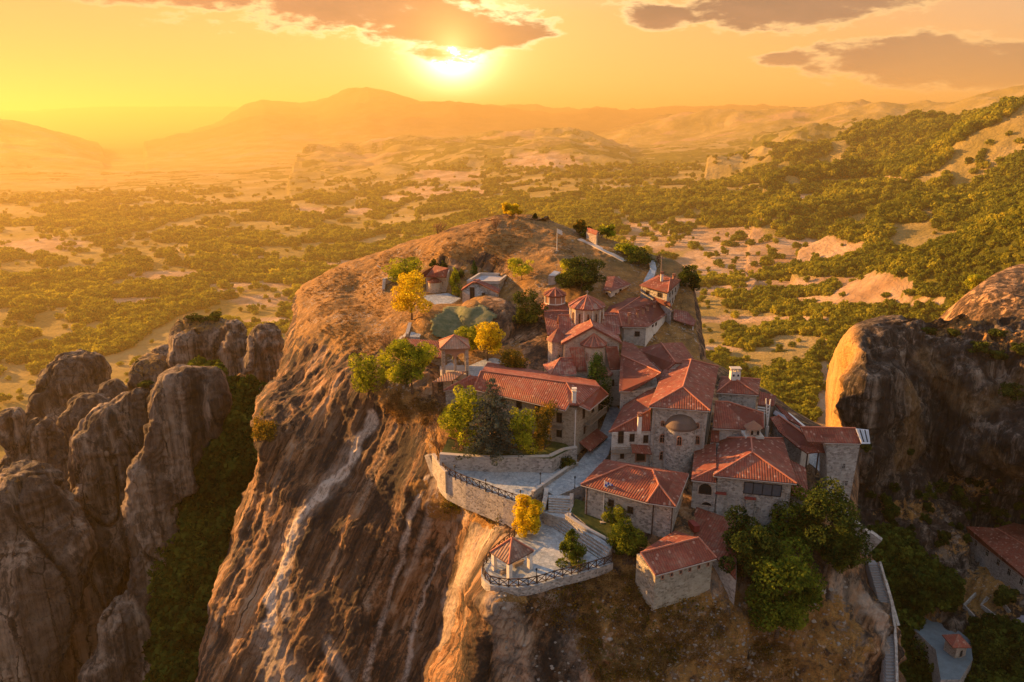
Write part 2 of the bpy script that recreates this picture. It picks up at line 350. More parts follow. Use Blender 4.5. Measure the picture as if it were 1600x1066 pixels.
for (x0, y0, rx_, ry_, s_) in ((720,505,60,30,0),(1010,400,60,20,1),(940,1040,80,40,.7),(960,780,50,30,1),(1230,900,70,40,.6),(660,440,30,20,.4),(1100,1010,80,30,.3)):
    green = np.maximum(green, s_*np.clip(1.4-np.hypot((GX-x0)/rx_, (GY-y0)/ry_), 0, 1))
white = np.zeros(GX.shape); dark = np.zeros(GX.shape)
def streak(arr, line, w0, w1, s_=1):
    d_, a_ = seg_dist(GX, GY, line); ww = w0+(w1-w0)*a_
    np.maximum(arr, s_*(1-sstep(d_, ww*.35, ww)), out=arr)
wob = fbm(np.c_[GX.ravel()/30, GY.ravel()/30, 0*GX.ravel()], 3, 88).reshape(GX.shape)*5
GX0 = GX; GX = GX+wob
streak(white, [(580,645),(578,672),(545,720),(505,770),(470,820),(440,870),(425,920),(418,980)], 8, 12, 1.1)
streak(white, [(470,830),(440,900),(445,960)], 6, 14, .5); streak(white, [(560,690),(490,790),(440,860)], 16, 26, .28)
streak(white, [(670,745),(650,800),(625,880),(600,950),(575,1060)], 5, 8, .9); streak(white, [(690,770),(668,830),(640,900)], 13, 8, .5)
streak(white, [(700,850),(672,900),(655,960),(630,1066)], 4, 6, .8); streak(white, [(760,830),(730,880),(700,960)], 30, 10, .6)
streak(white, [(690,760),(720,800)], 22, 22, .55); streak(white, [(740,860),(710,940),(685,1010)], 12, 10, .45)
streak(white, [(420,1000),(440,1066)], 40, 50, .35); streak(white, [(505,1000),(540,1066)], 12, 12, .4)
streak(white, [(1150,980),(1200,1020)], 22, 22, .5); streak(white, [(1290,890),(1300,960),(1330,1066)], 16, 24, .45); streak(white, [(1340,940),(1380,1040)], 16, 12, .5)
streak(white, [(775,935),(800,980),(815,1066)], 30, 50, .42); streak(white, [(850,925),(900,1000),(910,1066)], 24, 34, .32); streak(white, [(1130,940),(1050,1010)], 60, 70, .16)
streak(dark, [(600,680),(590,760),(600,860),(560,960),(600,1066)], 40, 70, .75); streak(dark, [(640,700),(620,780)], 22, 22, .7)  # wide dark bands paint shade onto the less lit side of the face
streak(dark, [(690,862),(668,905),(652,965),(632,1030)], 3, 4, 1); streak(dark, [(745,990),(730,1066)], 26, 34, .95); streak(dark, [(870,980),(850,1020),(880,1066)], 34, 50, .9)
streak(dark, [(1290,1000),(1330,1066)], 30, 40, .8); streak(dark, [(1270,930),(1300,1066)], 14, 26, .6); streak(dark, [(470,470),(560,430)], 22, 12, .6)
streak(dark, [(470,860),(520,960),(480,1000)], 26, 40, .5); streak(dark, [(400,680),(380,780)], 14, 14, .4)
streak(dark, [(832,468),(838,520),(835,600)], 30, 26, .8); streak(dark, [(960,420),(985,432)], 24, 14, .6)
GX = GX0
grass *= sstep(np.hypot((GX-785)/34, (GY-505)/36), .8, 1.2)*sstep(np.hypot((GX-838)/26, (GY-520)/70), .7, 1.2)
# skirt: carry the surface on behind the outline so the rock is solid
bk = RY/np.linalg.norm(RY[..., :2], axis=-1, keepdims=True)
def shell(col_i, sx):
    out = []
    for (dd_, dn) in ((4, 1.5), (10, 8), (16, 30), (18, 120), (18, 300)):
        q = G2[:, col_i].copy(); q[:, :2] += bk[:, col_i, :2]*dd_; q[:, 0] -= sx*dd_*.25; q[:, 2] -= dn; out.append(q)
    return out
Lc = shell(0, -1)[::-1]; Rc = shell(-1, 1)
full = np.concatenate([np.stack(Lc, 1), G2, np.stack(Rc, 1)], 1)
def padA(a): return np.concatenate([np.repeat(a[:, :1], 5, 1)*0, a, np.repeat(a[:, -1:], 5, 1)*0], 1)
topr = full[0].copy(); rows = []
for (dd_, dn) in ((40, 60), (20, 14), (6, 1.5)):
    q = topr.copy(); q[:, 1] += dd_; q[:, 2] -= dn; rows.append(q)
full = np.concatenate([np.stack(rows, 0), full], 0)
def padT(a): return np.concatenate([np.repeat(a[:1], 3, 0), a], 0)
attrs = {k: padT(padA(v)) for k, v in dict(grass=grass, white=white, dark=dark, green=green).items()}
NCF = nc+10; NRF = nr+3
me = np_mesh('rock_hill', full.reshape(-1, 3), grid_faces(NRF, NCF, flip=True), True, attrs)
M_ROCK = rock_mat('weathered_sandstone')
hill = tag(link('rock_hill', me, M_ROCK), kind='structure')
def bvh_of(V, F): return BVHTree.FromPolygons([tuple(v) for v in V], [tuple(f) for f in F])
stp = 2
sub = full[::stp, ::stp]; BV = bvh_of(sub.reshape(-1, 3).tolist(), grid_faces(sub.shape[0], sub.shape[1]).tolist())
def ground(px, py):
    h = BV.ray_cast(Vector((0, 0, CAMZ)), pxdir(px, py).normalized()); return h[0]
def ground_z(x, y, default=None):
    h = BV.ray_cast(Vector((x, y, 60)), Vector((0, 0, -1))); return h[0].z if h[0] else default

# ================================================ VALLEY, HILLS, MOUNTAINS (one ground sheet to the horizon)
NAZ, ND = 1000, 620
azs = np.linspace(-62, 62, NAZ); Ds = np.geomspace(60, 45000, ND)
def azof(px, py=300):
    v = pxdir(px, py); return math.degrees(math.atan2(v.x, v.y))
def floorz(az_, D):
    base = np.interp(az_, [-40, -10, 5, 20, 40], [-300, -290, -215, -190, -175])
    return base+np.interp(D, [0, 800, 2500, 8000, 45000], [0, 0, 20, 10, -20])*sstep(az_, -15, 10)
RID = [  # front width factor, back width factor, points (px, py, D), noise size
 (.30, .5, 30., [(-200,173,27000),(0,175,27000),(60,176,27000),(100,172,27000),(180,170,27000),(300,171,27000),(380,169,27000),(800,172,27000),(1250,186,27000),(1500,190,27000)]),
 (.34, .5, 60., [(-200,330,9500),(60,270,10000),(150,240,10500),(220,232,11000),(250,222,12000),(300,205,12500),(345,190,12800),(380,170,13000),(410,162,13000),(440,166,13000),(470,172,13000),(495,172,13200),(540,155,13500),(575,149,13500),(610,155,13500),(660,167,13500),(720,167,14000),(780,173,14000),(860,178,15000),(950,181,15000),(1050,178,16000),(1110,176,16000),(1180,177,17000),(1260,181,17000),(1400,186,17000),(1600,190,17000),(1800,190,17000)]),
 (.30, .30, 50., [(-200,235,9000),(0,205,9000),(90,220,9000),(170,245,9000),(240,275,8500)]),
 (.34, .35, 60., [(100,330,5200),(250,300,5400),(330,272,5600),(450,262,5800),(560,250,6000),(640,235,6000),(700,222,6000),(750,216,6000),(800,212,6000),(850,207,6000),(890,212,6000),(930,222,6000),(980,236,5800),(1020,252,5600),(1080,275,5200),(1150,300,5000)]),
 (.30, .35, 60., [(880,230,8500),(930,216,8500),(1000,207,8500),(1060,200,8500),(1120,193,8500),(1200,188,8500),(1260,190,8300),(1310,188,8000),(1370,180,8000),(1410,184,8000),(1470,186,7600),(1530,176,7400),(1600,167,7200),(1800,150,7000)]),
 (.22, .30, 70., [(920,300,4600),(1000,284,4600),(1080,266,4700),(1150,252,4700),(1200,242,4700),(1260,231,4600),(1350,223,4400),(1420,226,4200),(1480,222,4000),(1540,212,3900),(1600,204,3800),(1800,190,3600)]),
 (.30, .34, 45., [(560,345,3600),(650,330,3500),(740,318,3300),(820,304,3200),(900,297,3100),(1000,291,3000),(1100,285,3000),(1180,268,3000),(1260,250,2950),(1340,240,2900),(1420,236,2800),(1500,240,2700),(1600,232,2600),(1800,215,2500)]),
 (.25, .30, 40., [(1080,352,2050),(1160,335,2050),(1230,312,2050),(1300,300,2050),(1370,296,2000),(1430,286,1950),(1500,258,1900),(1560,238,1850),(1620,222,1800),(1800,200,1700)]),
 (.22, .26, 26., [(1230,418,1300),(1290,398,1300),(1350,375,1320),(1410,358,1320),(1460,345,1300),(1510,326,1280),(1560,308,1250),(1620,290,1200),(1800,260,1150)]),
 (.14, .18, 18., [(1280,470,950),(1340,452,960),(1400,432,960),(1450,418,950),(1500,404,940),(1560,385,920),(1620,370,900),(1800,340,850)]),
]
def terrain(azd, D):
    """azd, D arrays (degrees, metres) -> height"""
    z0 = floorz(azd, D); z = z0.copy(); act = np.zeros_like(z)
    for (wf, wb, na, pl) in RID:
        A = []; E = []; DD = []
        for (px, py, d_) in pl:
            v = pxdir(px, py); A.append(math.degrees(math.atan2(v.x, v.y))); E.append(CAMZ+d_*v.z/math.hypot(v.x, v.y)); DD.append(d_)
        zc = np.interp(azd, A, E); dc = np.interp(azd, A, DD)
        fade = 1.0
        if pl[0][0] > -100: fade = sstep(azd, A[0]-6, A[0]+6)
        if pl[-1][0] < 1700: fade = fade*(1-sstep(azd, A[-1]-5, A[-1]+4))
        u = (D-dc)/dc; bm = np.where(u < 0, np.exp(-(u/wf)**2*1.3), np.exp(-(u/wb)**2*1.3))
        zr = z0+(zc-z0)*bm*fade
        m_ = zr > z; act = np.where(m_, bm*fade*na, act); z = np.where(m_, zr, z)
    return z, act
AZ, DG = np.meshgrid(azs, Ds)
Z, ACT = terrain(AZ, DG)
XX = DG*np.sin(np.radians(AZ)); YY = DG*np.cos(np.radians(AZ))
p2 = np.c_[XX.ravel(), YY.ravel(), 0*XX.ravel()]
def relief(p2, act, D):
    wl = sstep(D, 3200, 6500); r1 = ridged(p2/900., 5, 101, .5)*(1-wl)+ridged(p2/2800., 5, 111, .42)*2.0*wl; r2 = fbm(p2/260., 4, 103); r3 = ridged(p2/330., 4, 107, .55)*(1-.8*wl)
    return 1.5*act*(.62*r1+.35*r2+.38*r3*np.clip(2500/np.maximum(D, 1), .4, 1))+4.0*fbm(p2/170., 3, 105)*(D > 300)+np.clip(D/6000, 0, 1)*12*fbm(p2/1200, 3, 109)
Z += relief(p2, ACT.ravel(), DG.ravel()).reshape(Z.shape)
# woods and fields: what grows where
FIELDS = [(1050,372,85,20),(1150,372,60,16),(1240,388,90,20),(1180,402,120,22),(1110,425,110,14),(1130,455,60,9),(1230,445,70,9),(1370,448,85,17),(1300,470,120,8),(1385,280,28,6),(1260,308,40,5),(1340,285,70,6),(1120,345,110,5),(1000,352,60,5),(1180,500,110,6),(1140,395,70,10),(1420,470,60,8),
          (60,382,90,10),(430,408,70,7),(545,412,50,6),(410,470,46,9),(300,430,110,6),(230,470,80,5),(680,300,50,9),(620,310,30,5),(480,330,30,6),(420,505,40,8),(130,440,60,5),(400,445,90,4),(560,330,26,5),(740,300,26,7),(850,250,60,12),(700,275,60,8),(350,455,40,3),(1150,600,40,8),(1095,545,60,5),(1290,620,14,60)]
def to_px(x, y, z):
    cp, sp = math.cos(PITCH), math.sin(PITCH); dz_ = z-CAMZ; dep = y*cp-dz_*sp; up = y*sp+dz_*cp
    return 800+FPX*x/dep, 533-FPX*up/dep
def forest_of(p2, z, D, azd):
    n = fbm(p2/95., 4, 201, .55); m_ = fbm(p2/420., 3, 207); q = n+.7*m_
    thr = np.interp(azd, [-40, -12, 2, 10, 40], [.24, .20, .08, -.20, -.40])
    q = q+.30*sstep(azd, 19, 29)*sstep(3400-D, 0, 800)
    f = sstep(q, thr-.12, thr+.12)
    qx, qy = to_px(p2[:, 0], p2[:, 1], z); fld = np.zeros(len(z))
    for (a, b, c, d_) in FIELDS:   # open fields, by their place in the valley
        e = np.hypot((qx-a)/c, (qy-b)/d_)+.35*fbm(p2/60., 3, 211); fld = np.maximum(fld, 1-sstep(e, .85, 1.1))
    f = f*(1-fld)
    barren = sstep(D, 4800, 6800); f = f*(1-barren*.75)
    return f, fld
FO, FD = forest_of(p2, Z.ravel(), DG.ravel(), AZ.ravel())
me = np_mesh('ground', np.c_[XX.ravel(), YY.ravel(), Z.ravel()], grid_faces(ND, NAZ), True, dict(forest=FO, field=FD))
m, t, b = material('valley_ground', 1.0); b.inputs['Specular IOR Level'].default_value = .05
pos = t.node('ShaderNodeNewGeometry').outputs['Position']
fo = t.attr('forest')[2]; fd = t.attr('field')[2]
dry = t.ramp(t.noise(pos, .004, 8, .65), [(.3, (.20, .17, .05)), (.5, (.32, .25, .09)), (.7, (.48, .37, .19))])
fieldc = t.ramp(t.noise(pos, .012, 6, .6), [(.35, (.36, .23, .14)), (.5, (.50, .35, .23)), (.65, (.62, .46, .32))])
rows_ = t.noise(t.comb(t.m('MULTIPLY', t.sep(pos)[0], .15), t.m('MULTIPLY', t.sep(pos)[1], .02), 0), 1, 3, .6)
fieldc = t.mix(t.mapr(rows_, .45, .6, 0, .35), fieldc, (.30, .19, .10))
fc = t.ramp(t.noise(pos, .02, 8, .75), [(.35, (.05, .065, .012)), (.5, (.11, .12, .02)), (.65, (.22, .19, .03))])
fm = t.mapr(t.m('ADD', fo, t.m('MULTIPLY', t.m('SUBTRACT', t.noise(pos, .035, 6, .75), .5), 1.3)), .40, .60)
c = t.mix(fd, dry, fieldc)
c = t.mix(t.m('MULTIPLY', t.mapr(t.noise(pos, .05, 5, .8), .60, .68), .5), c, (.07, .07, .025))
c = t.mix(fm, c, fc)
# bare pale gullies on the far hills
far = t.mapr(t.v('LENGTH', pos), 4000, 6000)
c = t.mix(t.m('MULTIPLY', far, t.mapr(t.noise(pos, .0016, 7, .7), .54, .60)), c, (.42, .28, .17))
c = t.mix(t.m('MULTIPLY', t.mapr(t.v('LENGTH', pos), 7000, 10500), .85), c, (.085, .055, .028))  # farthest mountains darkened by distance: backlit shade put into the colour
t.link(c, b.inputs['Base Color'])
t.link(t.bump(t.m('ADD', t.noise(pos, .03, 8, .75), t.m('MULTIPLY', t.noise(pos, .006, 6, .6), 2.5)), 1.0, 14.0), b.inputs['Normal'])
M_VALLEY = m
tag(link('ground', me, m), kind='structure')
def terr_pts(azd, D):
    z, act = terrain(azd, D); x = D*np.sin(np.radians(azd)); y = D*np.cos(np.radians(azd)); q = np.c_[x, y, 0*x]
    z = z+relief(q, act, D); return np.c_[x, y, z]
# ================================================ OTHER ROCKS
def rock_sheet(name, ctrl, L_, R_, nr, nc, mat, amp=1.0, size=1.0, grassf=None, edge=14., skirt=250, whites=(), darks=()):
    cp = np.array([c[:2] for c in ctrl], float); f = tps_fit(cp/200., [c[2] for c in ctrl], lam=.02)
    v0, v1 = L_[0][0], L_[-1][0]; vv_ = np.concatenate([np.linspace(v0, v0+(v1-v0)*.15, nr//3, endpoint=False), np.linspace(v0+(v1-v0)*.15, v1, nr-nr//3)])
    l_ = np.interp(vv_, [a for a, b in L_], [b for a, b in L_]); r_ = np.interp(vv_, [a for a, b in R_], [b for a, b in R_])
    gx = l_[:, None]+(r_-l_)[:, None]*np.linspace(0, 1, nc)[None]; gy = np.repeat(vv_[:, None], nc, 1)
    Yd_ = f(np.c_[gx.ravel(), gy.ravel()]/200.).reshape(nr, nc)
    d_, _ = seg_dist(gx, gy, [(b, a) for a, b in L_]); e_ = np.clip(d_/edge, 0, 1); Yd_ += edge*.5*(1-np.sqrt(1-(1-e_)**2))
    ry = rays(gx, gy); g = ry*(Yd_/ry[..., 1])[..., None]; g[..., 2] += CAMZ; n_ = grid_normals(g)
    if n_[nr//2, nc//2, 1] > 0: n_ = -n_
    p = g.reshape(-1, 3)/size
    sp_ = np.c_[p[:, 0], p[:, 1], p[:, 2]*.13]
    dd_ = fbm(p/22., 4, 301)*4.5+ridged(sp_/6., 4, 303)*1.5+fbm(p/4., 4, 305, .6)*.8+ridged(p/9., 3, 307)*.8
    fq = fbm(p/9., 2, 460, .4)*3.; dd_ = dd_+(np.floor(fq)+sstep(fq-np.floor(fq), .38, .62))*.9
    g2 = g+n_*((dd_*amp*size).reshape(nr, nc)*(.12+.88*np.clip((d_-6)/34., 0, 1)))[..., None]
    gr = grassf(gx, gy, n_) if grassf else np.zeros(gx.shape)
    wh = np.zeros(gx.shape); dk = np.zeros(gx.shape)
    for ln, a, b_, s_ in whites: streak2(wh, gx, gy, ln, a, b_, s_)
    for ln, a, b_, s_ in darks: streak2(dk, gx, gy, ln, a, b_, s_)
    rr = ry[..., :2]/np.linalg.norm(ry[..., :2], axis=-1, keepdims=True)
    def sh(ci, sx):
        out = []
        for (a_, dn) in ((6, 2), (18, 14), (30, 60), (36, skirt)):
            q_ = g2[:, ci].copy(); q_ = q_+(q_-np.array([0, 0, CAMZ]))*(a_*size/180.); q_[:, 0] += sx*(a_*.25+dn*.22); q_[:, 2] -= dn; out.append(q_)
        return out
    fu = np.concatenate([np.stack(sh(0, 1)[::-1], 1), g2, np.stack(sh(-1, 1), 1)], 1)
    pa = lambda a: np.pad(a, ((3, 0), (4, 4)))
    rws = []
    for (a_, dn) in ((70, 80), (30, 14), (8, 1.5)):
        q_ = fu[0].copy(); q_ = q_+(q_-np.array([0, 0, CAMZ]))*(a_*size/200.); q_[:, 0] += np.sign(q_[:, 0])*dn*.32; q_[:, 2] -= dn; rws.append(q_)
    fu = np.concatenate([np.stack(rws, 0), fu], 0)
    me_ = np_mesh(name, fu.reshape(-1, 3), grid_faces(fu.shape[0], fu.shape[1], flip=True), True, dict(grass=pa(gr), white=pa(wh), dark=pa(dk), green=pa(gr*0)))
    o = tag(link(name, me_, mat), kind='structure')
    s_ = fu[::3, ::3]; o_bv = BVHTree.FromPolygons(s_.reshape(-1, 3).tolist(), grid_faces(s_.shape[0], s_.shape[1]).tolist())
    return o, o_bv
def streak2(arr, gx, gy, line, w0, w1, s_=1):
    d_, a_ = seg_dist(gx, gy, line); ww = w0+(w1-w0)*a_; np.maximum(arr, s_*(1-sstep(d_, ww*.35, ww)), out=arr)
M_ROCKV = rock_mat('dark_conglomerate', fall=ZUP, base=[(.0, (.014, .012, .011)), (.40, (.035, .029, .025)), (.6, (.085, .065, .05)), (.78, (.19, .145, .11)), (1, (.30, .24, .18))], pale=(.60, .34, .12))  # base darkened for the cliff's shadow; pale is sunlight's orange for its left face
M_ROCKP = rock_mat('grey_brown_sandstone', fall=ZUP, base=[(.0, (.035, .028, .022)), (.30, (.09, .068, .05)), (.5, (.19, .14, .10)), (.70, (.27, .20, .145)), (1, (.34, .27, .20))])
def gB(gx, gy, n_):
    g = np.zeros(gx.shape)
    for (a, b, c, d_, s_) in ((1500,520,60,8,.6),(1560,545,70,10,.5),(1520,760,60,20,.5),(1420,800,60,25,.55),(1540,940,60,45,.75),(1400,950,60,90,.7),(1480,850,40,30,.5),(1560,1040,60,40,.7)):
        g = np.maximum(g, s_*np.clip(1.5-np.hypot((gx-a)/c, (gy-b)/d_), 0, 1))
    return g
CB = [(1380,498,204),(1340,510,200),(1300,580,212),(1300,545,208),(1288,650,216),(1288,740,216),(1312,650,196),(1312,740,196),(1314,590,196),(1336,540,178),(1336,600,176),(1336,650,175),(1336,720,174),(1336,760,174),(1380,560,181),(1380,650,180),(1380,740,178),(1440,600,188),(1440,700,186),(1350,530,182),
      (1450,522,198),(1520,516,204),(1600,514,204),(1720,514,204),(1455,570,187),(1500,560,186),(1600,560,182),(1720,560,176),(1500,620,182),(1600,620,176),(1720,620,168),(1470,680,182),(1500,700,174),(1600,700,166),(1720,700,155),
      (1350,790,176),(1350,850,165),(1350,950,154),(1400,800,172),(1450,800,172),(1500,780,178),(1600,790,173),(1720,790,168),(1560,850,172),(1640,880,162),(1500,850,174),(1540,885,169),(1580,918,161),(1640,955,151),(1500,915,160),(1600,965,146),(1720,940,136),(1450,870,163),(1450,985,150),(1500,1000,147),(1560,960,148),(1600,1000,143),
      (1450,1066,142),(1600,1066,134),(1450,1150,130),(1600,1150,122),(1720,1150,112),(1230,900,158),(1230,1066,144),(1230,800,170),(1230,1150,132),(1260,760,176)]
LB = [(494,1382),(496,1372),(500,1358),(506,1342),(514,1330),(525,1318),(545,1305),(580,1295),(620,1289),(700,1291),(745,1293),(790,1240),(1150,1230)]
RB = [(494,1386),(496,1402),(500,1428),(506,1450),(510,1470),(514,1500),(518,1720),(1150,1720)]
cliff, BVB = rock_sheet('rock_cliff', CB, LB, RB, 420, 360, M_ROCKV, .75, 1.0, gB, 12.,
     whites=[([(1322,522),(1312,560),(1311,650),(1311,745)], 28, 32, .9), ([(1400,600),(1400,720)], 16, 24, .25), ([(1440,560),(1520,640),(1600,600)], 20, 30, .2), ([(1540,700),(1600,740)], 14, 20, .3)],  # first streak paints orange sunlight onto the left face
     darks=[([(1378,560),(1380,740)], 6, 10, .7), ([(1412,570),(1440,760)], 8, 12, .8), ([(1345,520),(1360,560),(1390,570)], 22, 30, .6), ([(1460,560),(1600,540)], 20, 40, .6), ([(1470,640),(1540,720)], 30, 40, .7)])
CC = [(1600,416,330),(1570,425,322),(1540,440,312),(1515,458,306),(1490,480,306),(1465,505,312),(1600,460,285),(1560,470,285),(1530,500,282),(1600,510,262),(1700,420,330),(1750,480,262),(1750,530,245),(1480,530,292),(1560,530,268),(1640,530,252)]
LC = [(413,1596),(415,1588),(420,1572),(430,1552),(440,1537),(455,1518),(470,1500),(485,1482),(500,1466),(512,1458),(535,1450)]
RC_ = [(413,1612),(416,1680),(420,1760),(535,1760)]
M_ROCKO = rock_mat('striped_ochre_sandstone', fall=ZUP, base=[(.0, (.04, .025, .012)), (.40, (.09, .055, .03)), (.5, (.34, .19, .09)), (.70, (.44, .27, .13)), (1, (.50, .34, .20))])
cliff2, BVC = rock_sheet('rock_dome', CC, LC, RC_, 160, 260, M_ROCKO, .40, 1.3, None, 12.,
     darks=[([(1545+i*16-30*(i % 2), 440-min(18, i*3)), (1500+i*19, 515)], 3, 5+(i % 3)*2, .95) for i in range(8)]+[([(1590, 425), (1600, 520)], 8, 10, .9)])
# wooded gully between the pillars and the main rock
CG = [(225,600,200),(430,600,190),(300,640,168),(225,700,172),(430,700,160),(300,800,156),(225,800,160),(430,800,152),(225,900,150),(430,900,143),(225,1000,140),(430,1000,132),(200,1150,112),(430,1150,112)]
LG = [(615,330),(640,282),(700,270),(760,240),(850,240),(900,240),(1000,240),(1150,240)]; RG = [(615,372),(640,420),(700,440),(1150,440)]
gully, BVG = rock_sheet('gully', CG, LG, RG, 120, 80, M_ROCKV, .8, 1.0, lambda a, b, c: np.full(a.shape, .6), 10.)

def pillar(rows, label, depth=.8, turn=24,  seed=0, nstep=150, nang=150, grass_top=0., lean_noise=1.0, group='rock pillars left of the monastery hill'):
    """rows: (py, left px, right px, distance Y) from the top down"""
    rows = [r for r in rows]; C_ = []; Rw = []
    for (py, l_, r_, Y_) in rows:
        a = P(l_, py, Y=Y_); b_ = P(r_, py, Y=Y_); C_.append(((a+b_)/2)[:]); Rw.append((b_-a).length/2)
    C_ = np.array(C_); Rw = np.array(Rw)
    # close the top
    C_ = np.vstack([C_[0]+[0, 0, Rw[0]*.22], C_[0]+[0, 0, Rw[0]*.16], C_, C_[-1]+[0, -3, -40], C_[-1]+[0, 0, -260]]); Rw = np.r_[Rw[0]*.02, Rw[0]*.55, Rw, Rw[-1]*1.15, Rw[-1]*1.3]
    s_ = np.r_[0, np.cumsum(np.linalg.norm(np.diff(C_, axis=0), axis=1)+np.abs(np.diff(Rw)))]
    q_ = np.unique(np.r_[np.linspace(0, s_[-3], nstep), np.linspace(s_[-3], s_[-1], 10)])
    cx = np.stack([np.interp(q_, s_, C_[:, k]) for k in range(3)], 1); rw = np.interp(q_, s_, Rw)
    ker = np.array([1, 2, 3, 2, 1.])/9
    for k in range(3): cx[3:-3, k] = np.convolve(cx[:, k], ker, 'same')[3:-3]
    rw[3:-3] = np.convolve(rw, ker, 'same')[3:-3]
    th = np.linspace(0, 2*math.pi, nang, endpoint=False); ct_, st_ = np.cos(th), np.sin(th); pw = .62
    sx0 = np.sign(ct_)*np.abs(ct_)**pw; sy0 = np.sign(st_)*np.abs(st_)**pw*depth; ca, sa = math.cos(R(turn)), math.sin(R(turn)); sx = (sx0*ca-sy0*sa)*.95; sy = (sx0*sa+sy0*ca)/depth
    g = np.zeros((len(q_), nang, 3)); g[..., 0] = cx[:, None, 0]+rw[:, None]*sx; g[..., 1] = cx[:, None, 1]+rw[:, None]*sy*depth; g[..., 2] = cx[:, None, 2]
    gg = np.concatenate([g, g[:, :1]], 1); n_ = grid_normals(np.concatenate([g[:, -1:], g, g[:, :1]], 1))[:, 1:-1]
    out = g-cx[:, None]; sgn = np.sign((n_*out).sum(-1).mean()); n_ = n_*sgn
    p = g.reshape(-1, 3)+seed*37.; sz = np.clip(Rw.max()/12., .5, 1.4)
    d_ = fbm(p/(13*sz), 3, 400+seed, .4)*1.5*sz+ridged(np.c_[p[:, :2], p[:, 2]*.12]/(6*sz), 3, 410+seed, .4)*.40*sz+fbm(p/1.8, 4, 420, .6)*.26
    fq = fbm(p/(6.5*sz), 2, 450+seed, .4)*3.2; d_ += (np.floor(fq)+sstep(fq-np.floor(fq), .38, .62))*.55*sz
    d_ += (ridged(np.c_[p[:, :2]/9., p[:, 2]/1.6]+fbm(p/6., 2, 440)[:, None]*.3, 2, 441, .5))*.16
    d_ -= sstep(ridged(np.c_[p[:, :2]/(7*sz), p[:, 2]/60.], 1, 430+seed), .84, .95)*1.9*sz     # vertical cracks
    g2 = g+n_*(d_.reshape(g.shape[:2])*np.clip(rw/4, 0, 1)[:, None])[..., None]
    nn = len(q_); i = np.arange(nn-1)[:, None]*nang; j = np.arange(nang)[None]; j2 = (j+1) % nang
    F = np.stack([i+j, i+nang+j, i+nang+j2, i+j2], -1).reshape(-1, 4)
    gr = np.zeros(g.shape[:2]); gr[:] = (.62*grass_top*(1-sstep(q_, s_[3], s_[3]+5*sz)))[:, None]
    z0 = gr.ravel()*0
    me_ = np_mesh('rock_pillar', g2.reshape(-1, 3), F, True, dict(grass=gr, white=z0, dark=z0, green=gr*.8))
    o = tag(link('rock_pillar', me_, M_ROCKP), label, 'rock pillar', group)
    o['_top'] = tuple(C_[1]); return o
pillar([(560,108,140,262),(566,90,152,262),(580,72,159,262),(605,58,165,260),(640,49,166,258),(690,50,165,255),(760,55,165,250)], 'large rounded rock dome standing farthest left above the valley woods', .8, 24, 1)
pillar([(541,246,268,255),(550,236,275,254),(600,234,290,252),(680,234,290,250)], 'dark shoulder of rock showing behind the bushy-topped pillar', .8, 24, 2, 90, 90)
pillar([(564,212,240,232),(572,203,262,232),(590,200,270,231),(640,199,275,230),(720,205,270,226)], 'squat pillar with a tuft of bushes on its left top corner', .8, 24, 3, 100, 100, .8)
pillar([(500,292,340,240),(506,280,352,240),(520,271,356,239),(560,267,360,238),(640,275,362,236),(720,280,362,232)], 'tall flat-topped block pillar crowned with dark bushes', .7, 24, 4, 140, 140, .9)
pillar([(503,352,376,232),(512,345,386,232),(530,343,392,231),(600,348,396,229),(700,352,392,226)], 'narrow pink-grey pillar pressed against the right of the flat-topped block', .9, 24, 5)
pillar([(509,402,424,226),(516,393,436,226),(535,386,443,225),(565,382,440,224),(600,372,428,222),(650,352,405,219),(720,350,390,216)], 'rounded pillar next to the dark edge of the monastery rock', .9, 24, 6)
pillar([(596,170,185,218),(602,156,190,218),(615,146,192,217),(660,146,195,216),(700,150,190,214)], 'small reddish knob between the round dome and the long fins', .9, 24, 7, 80, 90)
pillar([(620,120,158,204),(630,108,172,204),(650,101,172,203),(680,103,165,202),(720,112,160,200),(800,118,175,197)], 'pale smooth boulder tucked behind the left long fin', .9, 24, 8, 100, 110)
pillar([(642,8,28,200),(648,1,34,200),(665,2,36,200),(690,8,38,199),(706,12,36,199),(722,-4,44,198),(760,-14,50,196),(830,-20,52,192)], 'block-headed stub of rock at the left edge with a pinched neck', .9, 24, 9, 120, 110)
pillar([(655,48,72,206),(664,42,96,206),(680,40,108,205),(720,38,118,204),(780,38,140,200),(860,30,150,190)], 'broad fluted stump of rock below the large round dome', .7, 24, 10)
pillar([(604,214,246,172),(612,190,250,172),(628,160,250,171),(648,135,246,170),(680,124,240,168),(720,120,228,166),(760,118,215,164),(800,118,210,162),(850,102,208,159),(900,84,200,156),(960,68,178,153),(1030,50,160,150),(1120,35,145,146)], 'long grey fin of rock with a sunlit crest, left of the two tall fins', .62, 24, 11, 260, 200, .35)
pillar([(577,296,338,153),(584,270,345,153),(600,256,350,152),(630,244,352,151),(670,228,345,150),(720,212,322,148),(770,205,300,146),(820,203,280,144),(860,215,262,142),(900,200,256,140),(950,168,252,138),(1010,158,255,135),(1066,150,262,132),(1140,140,265,129)], 'tall fin of rock with glowing left edge beside the wooded gully', .62, 24, 12, 260, 200, .3)
pillar([(746,0,48,146),(752,-20,66,146),(768,-40,84,145),(800,-60,100,144),(850,-80,116,142),(920,-90,112,138),(1000,-95,98,134),(1100,-100,80,128)], 'dark rounded rock filling the bottom left corner', .7, 24, 13, 150, 160, .5)
